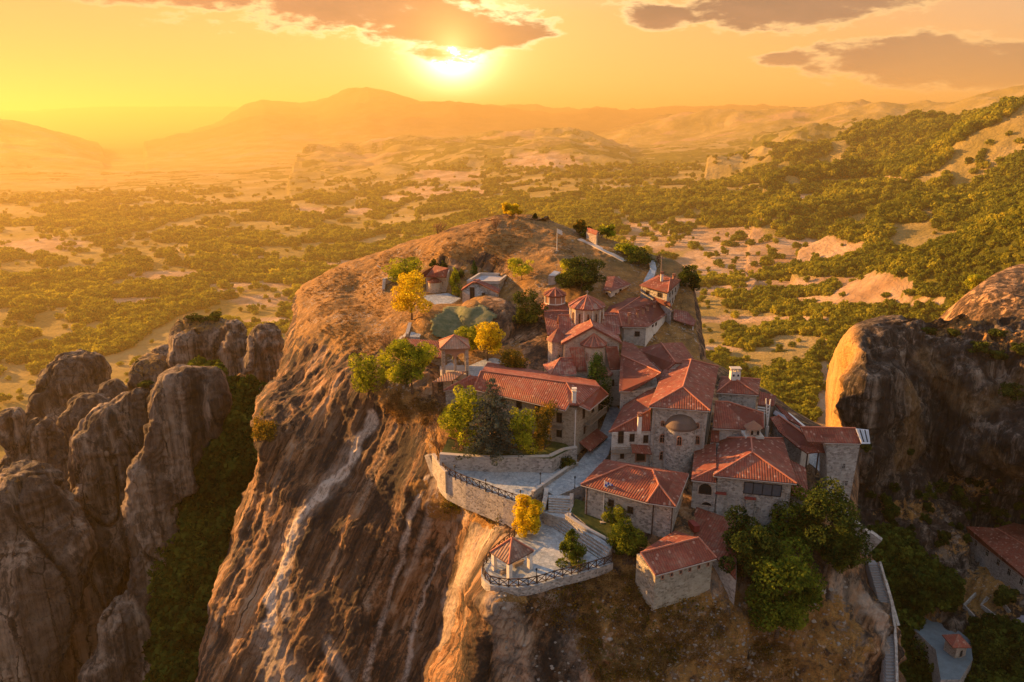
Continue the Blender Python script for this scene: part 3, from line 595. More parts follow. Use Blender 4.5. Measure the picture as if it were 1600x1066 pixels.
# ================================================ FOLIAGE
def leaf_mat(name, stops, transl=.45, rnd_obj=False, rough=.8):
    m = bpy.data.materials.new(name); m.use_nodes = True; t = NT(m.node_tree); t.n.remove(t.n['Principled BSDF'])
    a = t.attr('shade')[2]
    if rnd_obj:
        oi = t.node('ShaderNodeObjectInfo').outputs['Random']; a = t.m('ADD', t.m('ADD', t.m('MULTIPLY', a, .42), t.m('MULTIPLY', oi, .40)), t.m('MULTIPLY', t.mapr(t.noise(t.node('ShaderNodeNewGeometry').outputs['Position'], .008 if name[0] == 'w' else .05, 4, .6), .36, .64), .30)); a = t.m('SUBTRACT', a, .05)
    c = t.ramp(a, stops)
    d_ = t.node('ShaderNodeBsdfDiffuse'); tr = t.node('ShaderNodeBsdfTranslucent'); mx = t.node('ShaderNodeMixShader')
    t.link(c, d_.inputs[0]); t.link(t.mix(1.0, c, (1.0, .95, .6), 'MULTIPLY'), tr.inputs[0]); mx.inputs[0].default_value = transl
    t.l.new(d_.outputs[0], mx.inputs[1]); t.l.new(tr.outputs[0], mx.inputs[2]); t.l.new(mx.outputs[0], t.n['Material Output'].inputs[0])
    return m
LEAF = {
 'green': leaf_mat('green_leaves', [(0, (.035, .06, .010)), (.5, (.11, .15, .02)), (1, (.27, .30, .03))]),
 'dark': leaf_mat('dark_leaves', [(0, (.02, .035, .010)), (.5, (.055, .08, .016)), (1, (.13, .15, .025))], .3),
 'pine': leaf_mat('pine_needles', [(0, (.07, .10, .012)), (.5, (.28, .33, .022)), (1, (.60, .58, .035))], .45),
 'yellow': leaf_mat('golden_leaves', [(0, (.34, .22, .010)), (.4, (.66, .50, .018)), (1, (.88, .74, .04))], .5),
 'lime': leaf_mat('lime_leaves', [(0, (.16, .20, .018)), (.5, (.40, .42, .03)), (1, (.66, .62, .05))], .5),
 'mixed': leaf_mat('turning_leaves', [(0, (.05, .06, .015)), (.5, (.14, .12, .02)), (.75, (.30, .18, .02)), (1, (.50, .30, .03))], .45),
 'cedar': leaf_mat('blue_cedar_needles', [(0, (.04, .055, .045)), (.5, (.09, .115, .09)), (1, (.17, .19, .14))], .25),
 'cypress': leaf_mat('cypress_leaves', [(0, (.020, .055, .015)), (.5, (.04, .10, .022)), (1, (.08, .15, .03))], .25),
 'bare': leaf_mat('dry_twigs', [(0, (.16, .08, .05)), (.5, (.32, .18, .12)), (1, (.50, .30, .20))], .35),
 'brown': leaf_mat('dry_scrub', [(0, (.10, .055, .02)), (.5, (.20, .11, .04)), (1, (.32, .20, .07))], .35),
 'wood': leaf_mat('woodland_leaves', [(0, (.05, .08, .012)), (.35, (.14, .17, .022)), (.62, (.28, .29, .03)), (.82, (.44, .40, .04)), (1, (.60, .50, .05))], .42, True),
 'shadewood': leaf_mat('gully_leaves', [(0, (.010, .018, .005)), (.4, (.042, .065, .012)), (.75, (.11, .14, .022)), (1, (.22, .24, .035))], .3, True),  # darker copy of the woodland leaves, gully shade put into the colour
}
M_BARK, t, b = material('bark', .95); pos = t.node('ShaderNodeTexCoord').outputs['Object']
t.link(t.ramp(t.noise(pos, 6, 5, .7), [(.3, (.05, .035, .025)), (.7, (.16, .11, .075))]), b.inputs['Base Color'])
def leaves(pts, nrm, size, rng, jit=.8, flat=None):
    """quads at pts facing roughly nrm"""
    n = len(pts); d_ = nrm+rng.normal(0, jit, (n, 3)); d_ /= np.linalg.norm(d_, axis=1, keepdims=True)+1e-9
    r = rng.normal(0, 1, (n, 3)); u = np.cross(d_, r); u /= np.linalg.norm(u, axis=1, keepdims=True)+1e-9; v = np.cross(d_, u)
    s = (size*rng.uniform(.6, 1.35, n))[:, None]; a = u*s; b_ = v*s*rng.uniform(.5, .9, n)[:, None]
    V = np.stack([pts-a-b_*.3, pts+b_-a*.1, pts+a+b_*.2, pts-b_*.9+a*.2], 1).reshape(-1, 3)
    return V, np.arange(4*n).reshape(-1, 4)
def crown_pts(kind, n, rng):
    """unit crown: x,y in [-.5,.5], z 0..1 ; returns points, outward normals"""
    L = []
    if kind in ('round', 'oval', 'wide'):
        for k in range(20):
            a = rng.uniform(0, 6.28); h = rng.uniform(.12, .86); rr = .36*math.sqrt(max(0, 1-((h-.48)/.56)**2))*rng.uniform(.4, 1.05)
            L.append((rr*math.cos(a), rr*math.sin(a), h, rng.uniform(.10, .19)))
        L.append((0, 0, .5, .27))
    elif kind == 'cone':
        for k in range(34):
            h = rng.uniform(.04, .93)**1.0; rr = .40*(1-h)**.75*rng.uniform(.5, 1.0); a = rng.uniform(0, 6.28)
            L.append((rr*math.cos(a), rr*math.sin(a), h, .05+.13*(1-h)))
        L.append((0, 0, .94, .05))
    elif kind == 'column':
        for k in range(46):
            h = rng.uniform(.03, .97); w_ = math.sin(min(1, (h+.10)/.45)*1.57)*(1-max(0, h-.45)/.58)**.8; rr = .36*w_*rng.uniform(.5, 1.0); a = rng.uniform(0, 6.28)
            L.append((rr*math.cos(a), rr*math.sin(a), h, .05+.10*w_))
    elif kind == 'cedar':
        for k in range(13):
            h = .05+.9*k/12; arms = 6 if h < .75 else 3
            for j in range(arms):
                a = j*6.28/arms+k*.9+rng.uniform(-.3, .3); R_ = .5*(1-h)**.65*rng.uniform(.65, 1.05)+.03
                for q in np.linspace(.25, 1, 4): L.append((R_*q*math.cos(a), R_*q*math.sin(a), h-.05*q, .075*(1.15-q*.5)*(1.1-h*.7)))
    elif kind == 'pine':
        for k in range(17):
            a = rng.uniform(0, 6.28); h = rng.uniform(.22, .88); rr = rng.uniform(.08, .40)*(1-.35*abs(h-.5)*2)
            L.append((rr*math.cos(a), rr*math.sin(a), h, rng.uniform(.09, .17)))
    L = np.array(L); w_ = L[:, 3]**2; w_ = w_/w_.sum(); idx = rng.choice(len(L), n, p=w_); d_ = rng.normal(0, 1, (n, 3)); d_ /= np.linalg.norm(d_, axis=1, keepdims=True)
    rad = rng.uniform(.55, 1.08, n)**.6; zs = 1.0 if kind != 'cedar' else .45
    p = L[idx, :3]+d_*(L[idx, 3]*rad)[:, None]*np.array([1, 1, zs])
    out = p-np.array([0, 0, .45]); out /= np.linalg.norm(out, axis=1, keepdims=True)+1e-9
    return p, d_*.6+out*.5
def tube(bm, pts, r0, r1, seg=6):
    ring0 = None; n = len(pts)
    for i, p in enumerate(pts):
        p = Vector(p); d_ = (Vector(pts[min(i+1, n-1)])-Vector(pts[max(i-1, 0)])).normalized()
        u = d_.orthogonal().normalized(); v = d_.cross(u); r = r0+(r1-r0)*i/max(1, n-1)
        ring = [bm.verts.new(p+(u*math.cos(k*2*math.pi/seg)+v*math.sin(k*2*math.pi/seg))*r) for k in range(seg)]
        if ring0:
            # keep rings aligned
            best = min(range(seg), key=lambda s: (ring[s].co-ring0[0].co).length); ring = ring[best:]+ring[:best]
            for k in range(seg):
                f = bm.faces.new((ring0[k], ring0[(k+1) % seg], ring[(k+1) % seg], ring[k])); f.smooth = True
        ring0 = ring
    bmesh.ops.contextual_create(bm, geom=ring0) if False else None
TC = {}
def tree_meshes(kind, leaf, n, size, var, W, H, trunkfrac):
    key = (kind, leaf, n, var, round(W, 1), round(H, 1))
    if key in TC: return TC[key]
    n = int(n*1.5); size = size*.78
    rng = np.random.default_rng(sum(map(ord, kind))+var*31+int(W*10)); cb = H*trunkfrac
    p, nr_ = crown_pts(kind, n, rng); p[:, :2] *= .5/np.percentile(np.abs(p[:, :2]), 98.5); sc_ = np.array([W, W, H-cb]); p = p*sc_; p[:, 2] += cb
    # clumped shade: leaves of a bough share a tone
    sh = np.clip(.45+.55*fbm(p/max(.9, W*.16), 2, 500+var)+rng.normal(0, .16, n), 0, 1)
    V, F = leaves(p, nr_, size, rng); cm = np_mesh('crown', V, F, False, dict(shade=np.repeat(sh, 4))); cm.materials.append(LEAF[leaf])
    bm = bmesh.new(); r0 = max(.07, H*.022)
    top = H*.8; lean = [(0, 0, -1.0), (W*.01, 0, cb*.5), (W*.02, W*.02, cb), (W*.0, W*.03, (cb+top)/2), (0, 0, top)]
    tube(bm, lean, r0*1.3, r0*.25, 7)
    for k in range(9):
        a = rng.uniform(0, 6.28); h = cb*.8+(top-cb)*rng.uniform(.0, .7); L_ = W*rng.uniform(.25, .42)
        up = .9 if kind != 'cedar' else .05
        tube(bm, [(0, 0, h), (L_*.5*math.cos(a), L_*.5*math.sin(a), h+L_*.35*up), (L_*math.cos(a), L_*math.sin(a), h+L_*.8*up)], r0*.45, r0*.1, 5)
    tm = bpy.data.meshes.new('trunk'); bm.to_mesh(tm); bm.free(); tm.materials.append(M_BARK)
    TC[key] = (cm, tm); return TC[key]
def bare_meshes(W, H, var, dens=1.0):
    rng = random.Random(var); bm = bmesh.new(); tips = []
    def br(p, d_, L_, r, lv):
        p = Vector(p); q = p+d_*L_; mid = (p+q)/2+Vector([rng.uniform(-.08, .08)*L_ for _ in range(3)])
        tube(bm, [p, mid, q], r, r*.6, 5 if lv < 2 else 3)
        if lv >= 4: tips.append(q); return
        for k in range(3 if lv < 3 else 4):
            nd = (d_+Vector([rng.uniform(-.75, .75), rng.uniform(-.75, .75), rng.uniform(-.1, .7)])).normalized(); br(q if k else mid, nd, L_*rng.uniform(.55, .8), r*.55, lv+1)
    for k in range(3): br((0, 0, -.3), Vector((rng.uniform(-.35, .35), rng.uniform(-.35, .35), 1)).normalized(), .30, .022, 0)
    bm.verts.ensure_lookup_table(); P_ = np.array([v.co for v in bm.verts]); zx = P_[:, 2].max(); xx = np.abs(P_[:, :2]).max()
    for v in bm.verts: v.co = Vector((v.co.x/xx*W*.5, v.co.y/xx*W*.5, v.co.z/zx*H))
    tm = bpy.data.meshes.new('trunk'); bm.to_mesh(tm); bm.free(); tm.materials.append(M_BARK)
    g = np.random.default_rng(var); T_ = np.array([[q.x/xx*W*.5, q.y/xx*W*.5, q.z/zx*H] for q in tips]); T_ = T_[g.integers(0, len(T_), int(900*dens))]+g.normal(0, W*.035, (int(900*dens), 3))
    V, F = leaves(T_, g.normal(0, 1, T_.shape), .07, g); cm = np_mesh('twigs', V, F, False, dict(shade=np.repeat(g.uniform(0, 1, len(T_)), 4))); cm.materials.append(LEAF['bare'])
    return cm, tm
def plant(px, top, base, wpx, kind, leaf, label, n=2600, size=.17, var=0, trunk=.2, group=None, cat='tree', name='tree', at=None, hit=ground, squash=1.0):
    p = at if at is not None else hit(px, base)
    if p is None: print('NO GROUND', px, base, label); return
    cp, sp_ = math.cos(PITCH), math.sin(PITCH); dep = p.y*cp+(CAMZ-p.z)*sp_; W = wpx*dep/FPX
    H = P(px, top, Y=p.y-W*.0).z-p.z
    if H < .3: H = .3; 
    o = bpy.data.objects.new(name, None); COL.objects.link(o); o.location = p; o.empty_display_size = .3
    tag(o, label, cat, group); o.rotation_euler.z = (px*7.3+base) % 6.28
    if kind == 'bare': cm, tm = bare_meshes(W, H, int(px), 1.0)
    else: cm, tm = tree_meshes(kind, leaf, n, size, var+int(px) % 7, W, H, trunk)
    c_ = bpy.data.objects.new('twigs' if kind == 'bare' else 'crown', cm); t_ = bpy.data.objects.new('trunk' if trunk > .05 or kind == 'bare' else 'stem', tm)
    for q in (c_, t_): COL.objects.link(q); q.parent = o
    return o
# ---- woods: instanced crowns, one object each
protos = bpy.data.collections.new('tree_kinds')
def proto(kind, n, size, W, H, leaf, var):
    rng = np.random.default_rng(900+var); p, nr_ = crown_pts(kind, n, rng); p = p*np.array([W, W, H*.88]); p[:, 2] += H*.06
    sh = np.clip(.45+.6*fbm(p/1.6, 2, 600+var)+rng.normal(0, .15, n), 0, 1); V, F = leaves(p, nr_, size, rng)
    me_ = np_mesh('woodland_tree', V, F, False, dict(shade=np.repeat(sh, 4))); me_.materials.append(LEAF[leaf]); return bpy.data.objects.new('woodland_tree', me_)
def scatter(name, pts, scales, protos_, label=None):
    cl = bpy.data.collections.new(name+'_kinds')
    for o in protos_: cl.objects.link(o)
    me_ = bpy.data.meshes.new(name); me_.vertices.add(len(pts)); me_.vertices.foreach_set('co', np.asarray(pts, dtype=np.float32).ravel())
    at = me_.attributes.new('size', 'FLOAT', 'POINT'); at.data.foreach_set('value', np.asarray(scales, dtype=np.float32))
    rng = np.random.default_rng(5); at = me_.attributes.new('turn', 'FLOAT_VECTOR', 'POINT')
    rot = np.zeros((len(pts), 3), dtype=np.float32); rot[:, 2] = rng.uniform(0, 6.28, len(pts)); at.data.foreach_set('vector', rot.ravel())
    o = link(name, me_); ng = bpy.data.node_groups.new(name, 'GeometryNodeTree')
    ng.interface.new_socket('Geometry', in_out='INPUT', socket_type='NodeSocketGeometry'); ng.interface.new_socket('Geometry', in_out='OUTPUT', socket_type='NodeSocketGeometry')
    gi = ng.nodes.new('NodeGroupInput'); go = ng.nodes.new('NodeGroupOutput'); ip = ng.nodes.new('GeometryNodeInstanceOnPoints'); ci = ng.nodes.new('GeometryNodeCollectionInfo')
    ci.inputs['Collection'].default_value = cl; ci.inputs['Separate Children'].default_value = True; ci.inputs['Reset Children'].default_value = True
    ip.inputs['Pick Instance'].default_value = True
    a1 = ng.nodes.new('GeometryNodeInputNamedAttribute'); a1.data_type = 'FLOAT'; a1.inputs['Name'].default_value = 'size'
    a2 = ng.nodes.new('GeometryNodeInputNamedAttribute'); a2.data_type = 'FLOAT_VECTOR'; a2.inputs['Name'].default_value = 'turn'
    L = ng.links; L.new(gi.outputs[0], ip.inputs['Points']); L.new(ci.outputs[0], ip.inputs['Instance']); L.new(a1.outputs['Attribute'], ip.inputs['Scale']); L.new(a2.outputs['Attribute'], ip.inputs['Rotation']); L.new(ip.outputs[0], go.inputs[0])
    md = o.modifiers.new('plants', 'NODES'); md.node_group = ng; tag(o, kind='stuff'); return o
rng = np.random.default_rng(11)
N = 420000
aa_ = rng.uniform(-40, 42, N); DD_ = np.exp(rng.uniform(math.log(330), math.log(4600), N))
pz = terr_pts(aa_, DD_); fo_, _ = forest_of(pz*[1, 1, 0], pz[:, 2], DD_, aa_)
brk = fbm(pz*[1, 1, 0]/38., 3, 233)
keep = ((fo_+.45*brk) > .45) | (rng.uniform(0, 1, N) < .012*(fo_ > -.1))
qx, qy = to_px(pz[:, 0], pz[:, 1], pz[:, 2]); keep &= (qx > -60) & (qx < 1660) & (qy < 720)
# keep density even on the ground near by, even in the picture far off
dens_w = np.clip((DD_/1150.)**2, .10, 1.0); keep &= rng.uniform(0, 1, N) < dens_w*.8*(1-sstep(DD_, 2900, 4600))
pz = pz[keep]; DK = DD_[keep]; pz[:, 2] -= .6
sz = rng.uniform(.5, 1.0, len(pz))**1.0*rng.choice([.8, 1.0, 1.5], len(pz), p=[.35, .45, .2])*1.35*np.clip(DK/1000., .85, 1.75)
print('woods', len(pz))
scatter('woods', pz, sz, [proto('round', 260, .95, 9, 7.5, 'wood', 1), proto('wide', 260, .95, 11, 7, 'wood', 2), proto('round', 220, .9, 7, 7, 'wood', 3), proto('wide', 240, .9, 10, 6, 'wood', 4)])
# ---- woods in the gullies left and right
def scatter_px(name, bvs, poly, n, smin, smax, leaf, seed, cond=None):
    rng_ = np.random.default_rng(seed); xs = [a for a, b in poly]; ys = [b for a, b in poly]; out = []
    q = np.stack([rng_.uniform(min(xs), max(xs), n), rng_.uniform(min(ys), max(ys), n)], 1); q = q[in_poly(q[:, 0], q[:, 1], poly)]
    for (x, y) in q:
        h = bvs.ray_cast(Vector((0, 0, CAMZ)), pxdir(x, y).normalized())
        if h[0] is not None and (cond is None or cond(h[0], h[1])): out.append(h[0][:])
    out = np.array(out); out[:, 2] -= .5
    return scatter(name, out, rng_.uniform(smin, smax, len(out)), [proto('round', 1500, .30, 5.5, 5.5, leaf, seed+k) for k in range(3)])
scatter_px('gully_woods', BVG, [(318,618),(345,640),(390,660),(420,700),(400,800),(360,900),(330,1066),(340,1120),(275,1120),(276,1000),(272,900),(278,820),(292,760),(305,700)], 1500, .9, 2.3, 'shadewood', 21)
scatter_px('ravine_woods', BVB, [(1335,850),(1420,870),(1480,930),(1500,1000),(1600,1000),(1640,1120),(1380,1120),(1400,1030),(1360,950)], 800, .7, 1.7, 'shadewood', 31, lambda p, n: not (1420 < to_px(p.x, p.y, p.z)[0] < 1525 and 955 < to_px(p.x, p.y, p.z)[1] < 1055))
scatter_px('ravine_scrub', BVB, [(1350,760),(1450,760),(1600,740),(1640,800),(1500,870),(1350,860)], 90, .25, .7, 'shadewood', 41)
# ================================================ BUILDING MATERIALS
def tile_mat(name, c0, c1, c2, rib=.34, worn=.35):
    m, t, b = material(name, .75); uv = t.node('ShaderNodeTexCoord').outputs['UV']; u, v, _ = t.sep(uv)
    pos = t.node('ShaderNodeNewGeometry').outputs['Position']
    rb = t.m('ABSOLUTE', t.m('SINE', t.m('MULTIPLY', u, math.pi/rib))); row = t.m('FRACT', t.m('DIVIDE', v, .36))
    cell = t.comb(t.m('FLOOR', t.m('DIVIDE', u, rib)), t.m('FLOOR', t.m('DIVIDE', v, .36)), 0)
    wn = t.node('ShaderNodeTexWhiteNoise'); t.link(cell, wn.inputs['Vector'])
    c = t.mix(t.m('ADD', t.m('MULTIPLY', wn.outputs['Value'], .55), t.m('MULTIPLY', t.noise(pos, .6, 5, .7), .5)), c0, c1)
    c = t.mix(t.m('MULTIPLY', t.mapr(t.noise(pos, .9, 6, .75), .46, .62), worn*1.5), c, c2)
    c = t.mix(t.m('MULTIPLY', t.mapr(t.noise(pos, .16, 4, .6), .45, .6), .45), c, tuple(x*.55 for x in c0))
    c = t.mix(t.m('MULTIPLY', t.mapr(wn.outputs['Value'], .93, .97), .5), c, (.50, .33, .25))
    c = t.mix(t.m('MULTIPLY', t.mapr(rb, .45, .0), .42), c, tuple(x*.42 for x in c0))
    c = t.mix(t.m('MULTIPLY', t.mapr(row, .12, .0), .30), c, tuple(x*.45 for x in c0))
    t.link(c, b.inputs['Base Color'])
    t.link(t.bump(t.m('ADD', rb, t.m('MULTIPLY', row, -.35)), .8, .09), b.inputs['Normal']); return m
M_TILE = tile_mat('red_roof_tiles', (.19, .048, .030), (.33, .092, .055), (.27, .16, .11))
M_TILE2 = tile_mat('orange_roof_tiles', (.25, .062, .040), (.40, .12, .075), (.32, .19, .13))
M_TILE3 = tile_mat('weathered_roof_tiles', (.26, .075, .055), (.40, .14, .10), (.42, .30, .22), .42, .5)
M_TILE4 = tile_mat('pale_terracotta_tiles', (.42, .20, .12), (.55, .30, .19), (.30, .22, .15), .42, .5)
M_SLATE = tile_mat('schist_slab_roof', (.20, .17, .15), (.34, .29, .25), (.13, .11, .10), .8, .5)
def stone_mat(name, cols, mortar, sc=2.4, brick=False):
    m, t, b = material(name, .9); pos = t.node('ShaderNodeNewGeometry').outputs['Position']
    p = t.v('MULTIPLY', pos, (1, 1, 1.55)); 
    cv = t.voro(p, sc, out='Color'); ed = t.voro(p, sc, 'DISTANCE_TO_EDGE'); r = t.sep(cv)[0]
    c = t.ramp(r, cols); c = t.mix(t.m('MULTIPLY', t.noise(pos, 5, 5, .7), .5), c, (.12, .10, .085))
    c = t.mix(t.mapr(ed, .07, .02), c, mortar)
    # rain streaks under the eaves and big patches of repair: they belong to the wall
    pt = t.noise(t.v('MULTIPLY', pos, (1, 1, .35)), .35, 5, .65); c = t.mix(t.m('MULTIPLY', t.mapr(pt, .52, .68), .45), c, tuple(x*.55 for x in mortar))
    c = t.mix(t.m('MULTIPLY', t.mapr(t.noise(pos, .25, 3, .5), .5, .62), .35), c, tuple(min(.6, x*1.3) for x in mortar))
    t.link(c, b.inputs['Base Color']); t.link(t.bump(t.m('ADD', t.mapr(ed, 0, .12), t.m('MULTIPLY', t.noise(pos, 7, 4, .7), .5)), .7, .08), b.inputs['Normal']); return m
M_STONE = stone_mat('rubble_stone', [(0, (.22, .21, .19)), (.35, (.38, .36, .33)), (.7, (.52, .49, .45)), (1, (.66, .63, .58))], (.45, .42, .38))
M_STONEW = stone_mat('warm_church_stone', [(0, (.32, .24, .19)), (.3, (.50, .40, .32)), (.7, (.60, .50, .41)), (1, (.68, .59, .50))], (.56, .46, .38), 3.0)
M_STONEG = stone_mat('grey_tower_stone', [(0, (.26, .24, .22)), (.4, (.42, .39, .35)), (.8, (.56, .53, .48)), (1, (.66, .63, .58))], (.40, .37, .33), 2.6)
M_PLAS, t, b = material('white_plaster', .9); pos = t.node('ShaderNodeNewGeometry').outputs['Position']
t.link(t.ramp(t.noise(pos, 1.2, 7, .7), [(.3, (.50, .46, .40)), (.5, (.68, .64, .58)), (.7, (.78, .75, .70))]), b.inputs['Base Color'])
M_WHT = stone_mat('whitewashed_stone', [(0, (.42, .38, .33)), (.35, (.60, .57, .52)), (1, (.76, .74, .70))], (.66, .63, .58))
def flat_mat(name, c, rough=.7, var=.35, sc=3, metal=0):
    m, t, b = material(name, rough); pos = t.node('ShaderNodeTexCoord').outputs['Object']; b.inputs['Metallic'].default_value = metal
    t.link(t.mix(t.m('MULTIPLY', t.noise(pos, sc, 5, .7), 1.0), tuple(x*(1-var) for x in c), tuple(min(1, x*(1+var)) for x in c)), b.inputs['Base Color']); return m
M_WOOD = flat_mat('dark_brown_timber', (.07, .04, .025), .8); M_WOODL = flat_mat('grey_timber', (.25, .20, .15), .8); M_WHITE = flat_mat('white_paint', (.72, .70, .66), .5, .1)
M_GUT = flat_mat('pale_gutter_metal', (.40, .34, .29), .5, .15); M_RIDGE = flat_mat('ridge_tile_clay', (.44, .17, .11), .8, .3, 2); M_BLACK = flat_mat('black_iron', (.02, .02, .02), .6)
M_BLUE = flat_mat('flag_blue', (.03, .10, .45), .8, .1); M_RED = flat_mat('red_painted_panel', (.26, .05, .04), .6); M_GREYM = flat_mat('grey_metal_sheet', (.40, .42, .44), .4, .15)
M_CONC = flat_mat('pale_concrete', (.48, .44, .39), .9, .3, .8); M_BRICK = flat_mat('old_brick', (.38, .20, .13), .9, .4, 6)
M_GLASS, t, b = material('dark_window_glass', .15); b.inputs['Base Color'].default_value = (.025, .022, .02, 1); b.inputs['Specular IOR Level'].default_value = .5
M_ROOFDK, t, b = material('grey_roof_slab', .6); pos = t.node('ShaderNodeNewGeometry').outputs['Position']
t.link(t.ramp(t.noise(pos, .8, 5, .7), [(.3, (.28, .28, .30)), (.7, (.50, .50, .53))]), b.inputs['Base Color'])
# stone paving: irregular slabs with light joints
M_PAVE, t, b = material('stone_slab_paving', .6); pos = t.node('ShaderNodeNewGeometry').outputs['Position']
q = t.v('MULTIPLY', pos, (1, 1, .1)); ed = t.voro(q, 1.9, 'DISTANCE_TO_EDGE'); rc = t.sep(t.voro(q, 1.9, out='Color'))[1]
c = t.ramp(rc, [(0, (.22, .26, .29)), (.5, (.33, .38, .41)), (1, (.47, .51, .52))]); c = t.mix(t.m('MULTIPLY', t.noise(pos, .5, 6, .7), .6), c, (.38, .42, .44)); c = t.mix(t.m('MULTIPLY', t.mapr(t.noise(pos, .9, 7, .75), .52, .66), .6), c, (.17, .18, .18))
c = t.mix(t.m('MULTIPLY', t.mapr(t.noise(pos, .22, 5, .6), .50, .64), .5), c, (.56, .57, .56)); c = t.mix(t.mapr(ed, .06, .02, 0, .6), c, (.18, .19, .20))
t.link(c, b.inputs['Base Color']); t.link(t.bump(ed, .4, .03), b.inputs['Normal'])
M_LAWN, t, b = material('lawn', .95); pos = t.node('ShaderNodeNewGeometry').outputs['Position']
t.link(t.ramp(t.noise(pos, 1.5, 8, .8), [(.3, (.025, .035, .010)), (.5, (.055, .075, .018)), (.7, (.12, .12, .035))]), b.inputs['Base Color']); t.link(t.bump(t.noise(pos, 12, 4, .8), .8, .1), b.inputs['Normal'])

# ================================================ BUILDING PARTS
def as_v(p):
    if isinstance(p, Vector): return p
    return P(p[0], p[1], z=p[2])
class Thing:
    def __init__(s, name, label, cat, loc, group=None, kind=None):
        s.o = bpy.data.objects.new(name, None); COL.objects.link(s.o); s.loc = Vector(loc); s.o.location = s.loc; s.o.empty_display_size = .5; tag(s.o, label, cat, group, kind)
    def put(s, name, bm, mat, parent=None, smooth=False, label=None):
        bmesh.ops.remove_doubles(bm, verts=bm.verts, dist=.0005)
        for v in bm.verts: v.co -= s.loc
        me = bpy.data.meshes.new(name); bm.to_mesh(me); bm.free()
        if smooth: me.polygons.foreach_set('use_smooth', [True]*len(me.polygons))
        o = bpy.data.objects.new(name, me); COL.objects.link(o); o.parent = parent or s.o
        for m_ in (mat if isinstance(mat, (list, tuple)) else [mat]): me.materials.append(m_)
        if label: o['label'] = label
        return o
def single(name, bm, mat, label, cat, group=None, kind=None):
    bmesh.ops.remove_doubles(bm, verts=bm.verts, dist=.0005); me = bpy.data.meshes.new(name); c = Vector((0, 0, 0))
    xs = [v.co.copy() for v in bm.verts]; c = sum(xs, Vector())/len(xs); c.z = min(x.z for x in xs)
    for v in bm.verts: v.co -= c
    bm.to_mesh(me); bm.free(); o = link(name, me, mat); o.location = c; return tag(o, label, cat, group, kind)
def NB(): return bmesh.new()
def box(bm, c, s, rot=None, mi=0):
    """box by centre and full size; rot = 3 axis vectors or z angle"""
    c = Vector(c)
    if rot is None: ax = (Vector((1, 0, 0)), Vector((0, 1, 0)), Vector((0, 0, 1)))
    elif isinstance(rot, (int, float)): ax = (Vector((math.cos(rot), math.sin(rot), 0)), Vector((-math.sin(rot), math.cos(rot), 0)), Vector((0, 0, 1)))
    else: ax = rot
    vs = [bm.verts.new(c+ax[0]*(s[0]/2*i)+ax[1]*(s[1]/2*j)+ax[2]*(s[2]/2*k)) for k in (-1, 1) for j in (-1, 1) for i in (-1, 1)]
    for f in ((0, 2, 3, 1), (4, 5, 7, 6), (0, 1, 5, 4), (2, 6, 7, 3), (0, 4, 6, 2), (1, 3, 7, 5)):
        q_ = bm.faces.new([vs[i] for i in f]); q_.material_index = mi
    return vs
def beam(bm, a, b, w, h=None):
    a, b = Vector(a), Vector(b); d_ = b-a; L = d_.length
    if L < 1e-4: return
    d_ /= L; up = Vector((0, 0, 1)) if abs(d_.z) < .95 else Vector((0, 1, 0)); sd_ = d_.cross(up).normalized(); u2 = sd_.cross(d_).normalized()
    box(bm, (a+b)/2, (L, w, h or w), (d_, sd_, u2))
def prism(bm, pts, zb, zt):
    """pts: plan polygon; zt may be a list"""
    n = len(pts); zt = zt if isinstance(zt, (list, tuple)) else [zt]*n; zb = zb if isinstance(zb, (list, tuple)) else [zb]*n
    lo = [bm.verts.new((p[0], p[1], zb[i])) for i, p in enumerate(pts)]; hi = [bm.verts.new((p[0], p[1], zt[i])) for i, p in enumerate(pts)]
    for i in range(n):
        j = (i+1) % n; bm.faces.new((lo[i], lo[j], hi[j], hi[i]))
    bm.faces.new(hi); bm.faces.new(lo[::-1]); bmesh.ops.recalc_face_normals(bm, faces=bm.faces)
def cyl(bm, c, r0, r1, z0, z1, n=12, a0=0, a1=2*math.pi, cap=True):
    full = abs(a1-a0-2*math.pi) < 1e-6; m_ = n if full else n+1
    A = [bm.verts.new((c[0]+r0*math.cos(a0+(a1-a0)*k/n), c[1]+r0*math.sin(a0+(a1-a0)*k/n), z0)) for k in range(m_)]
    if r1 > 1e-4:
        B = [bm.verts.new((c[0]+r1*math.cos(a0+(a1-a0)*k/n), c[1]+r1*math.sin(a0+(a1-a0)*k/n), z1)) for k in range(m_)]
        for k in range(n): bm.faces.new((A[k], A[(k+1) % m_], B[(k+1) % m_], B[k]))
        if cap: bm.faces.new(B)
    else:
        T = bm.verts.new((c[0], c[1], z1))
        for k in range(n): bm.faces.new((A[k], A[(k+1) % m_], T))
    if cap: bm.faces.new(A[::-1])
def inset(pts, d_):
    c = sum((Vector((p.x, p.y)) for p in pts), Vector((0, 0)))/len(pts); n = len(pts); out = []
    for i in range(n):
        p = Vector(pts[i][:2]); a = Vector(pts[i-1][:2]); b_ = Vector(pts[(i+1) % n][:2]); e0 = (p-a).normalized(); e1 = (b_-p).normalized()
        n0 = Vector((-e0.y, e0.x)); n1 = Vector((-e1.y, e1.x))
        if n0.dot(c-p) < 0: n0 = -n0
        if n1.dot(c-p) < 0: n1 = -n1
        k = max(.35, 1+n0.dot(n1)); q = p+(n0+n1)*(d_/k); out.append(Vector((q.x, q.y, pts[i].z)))
    return out
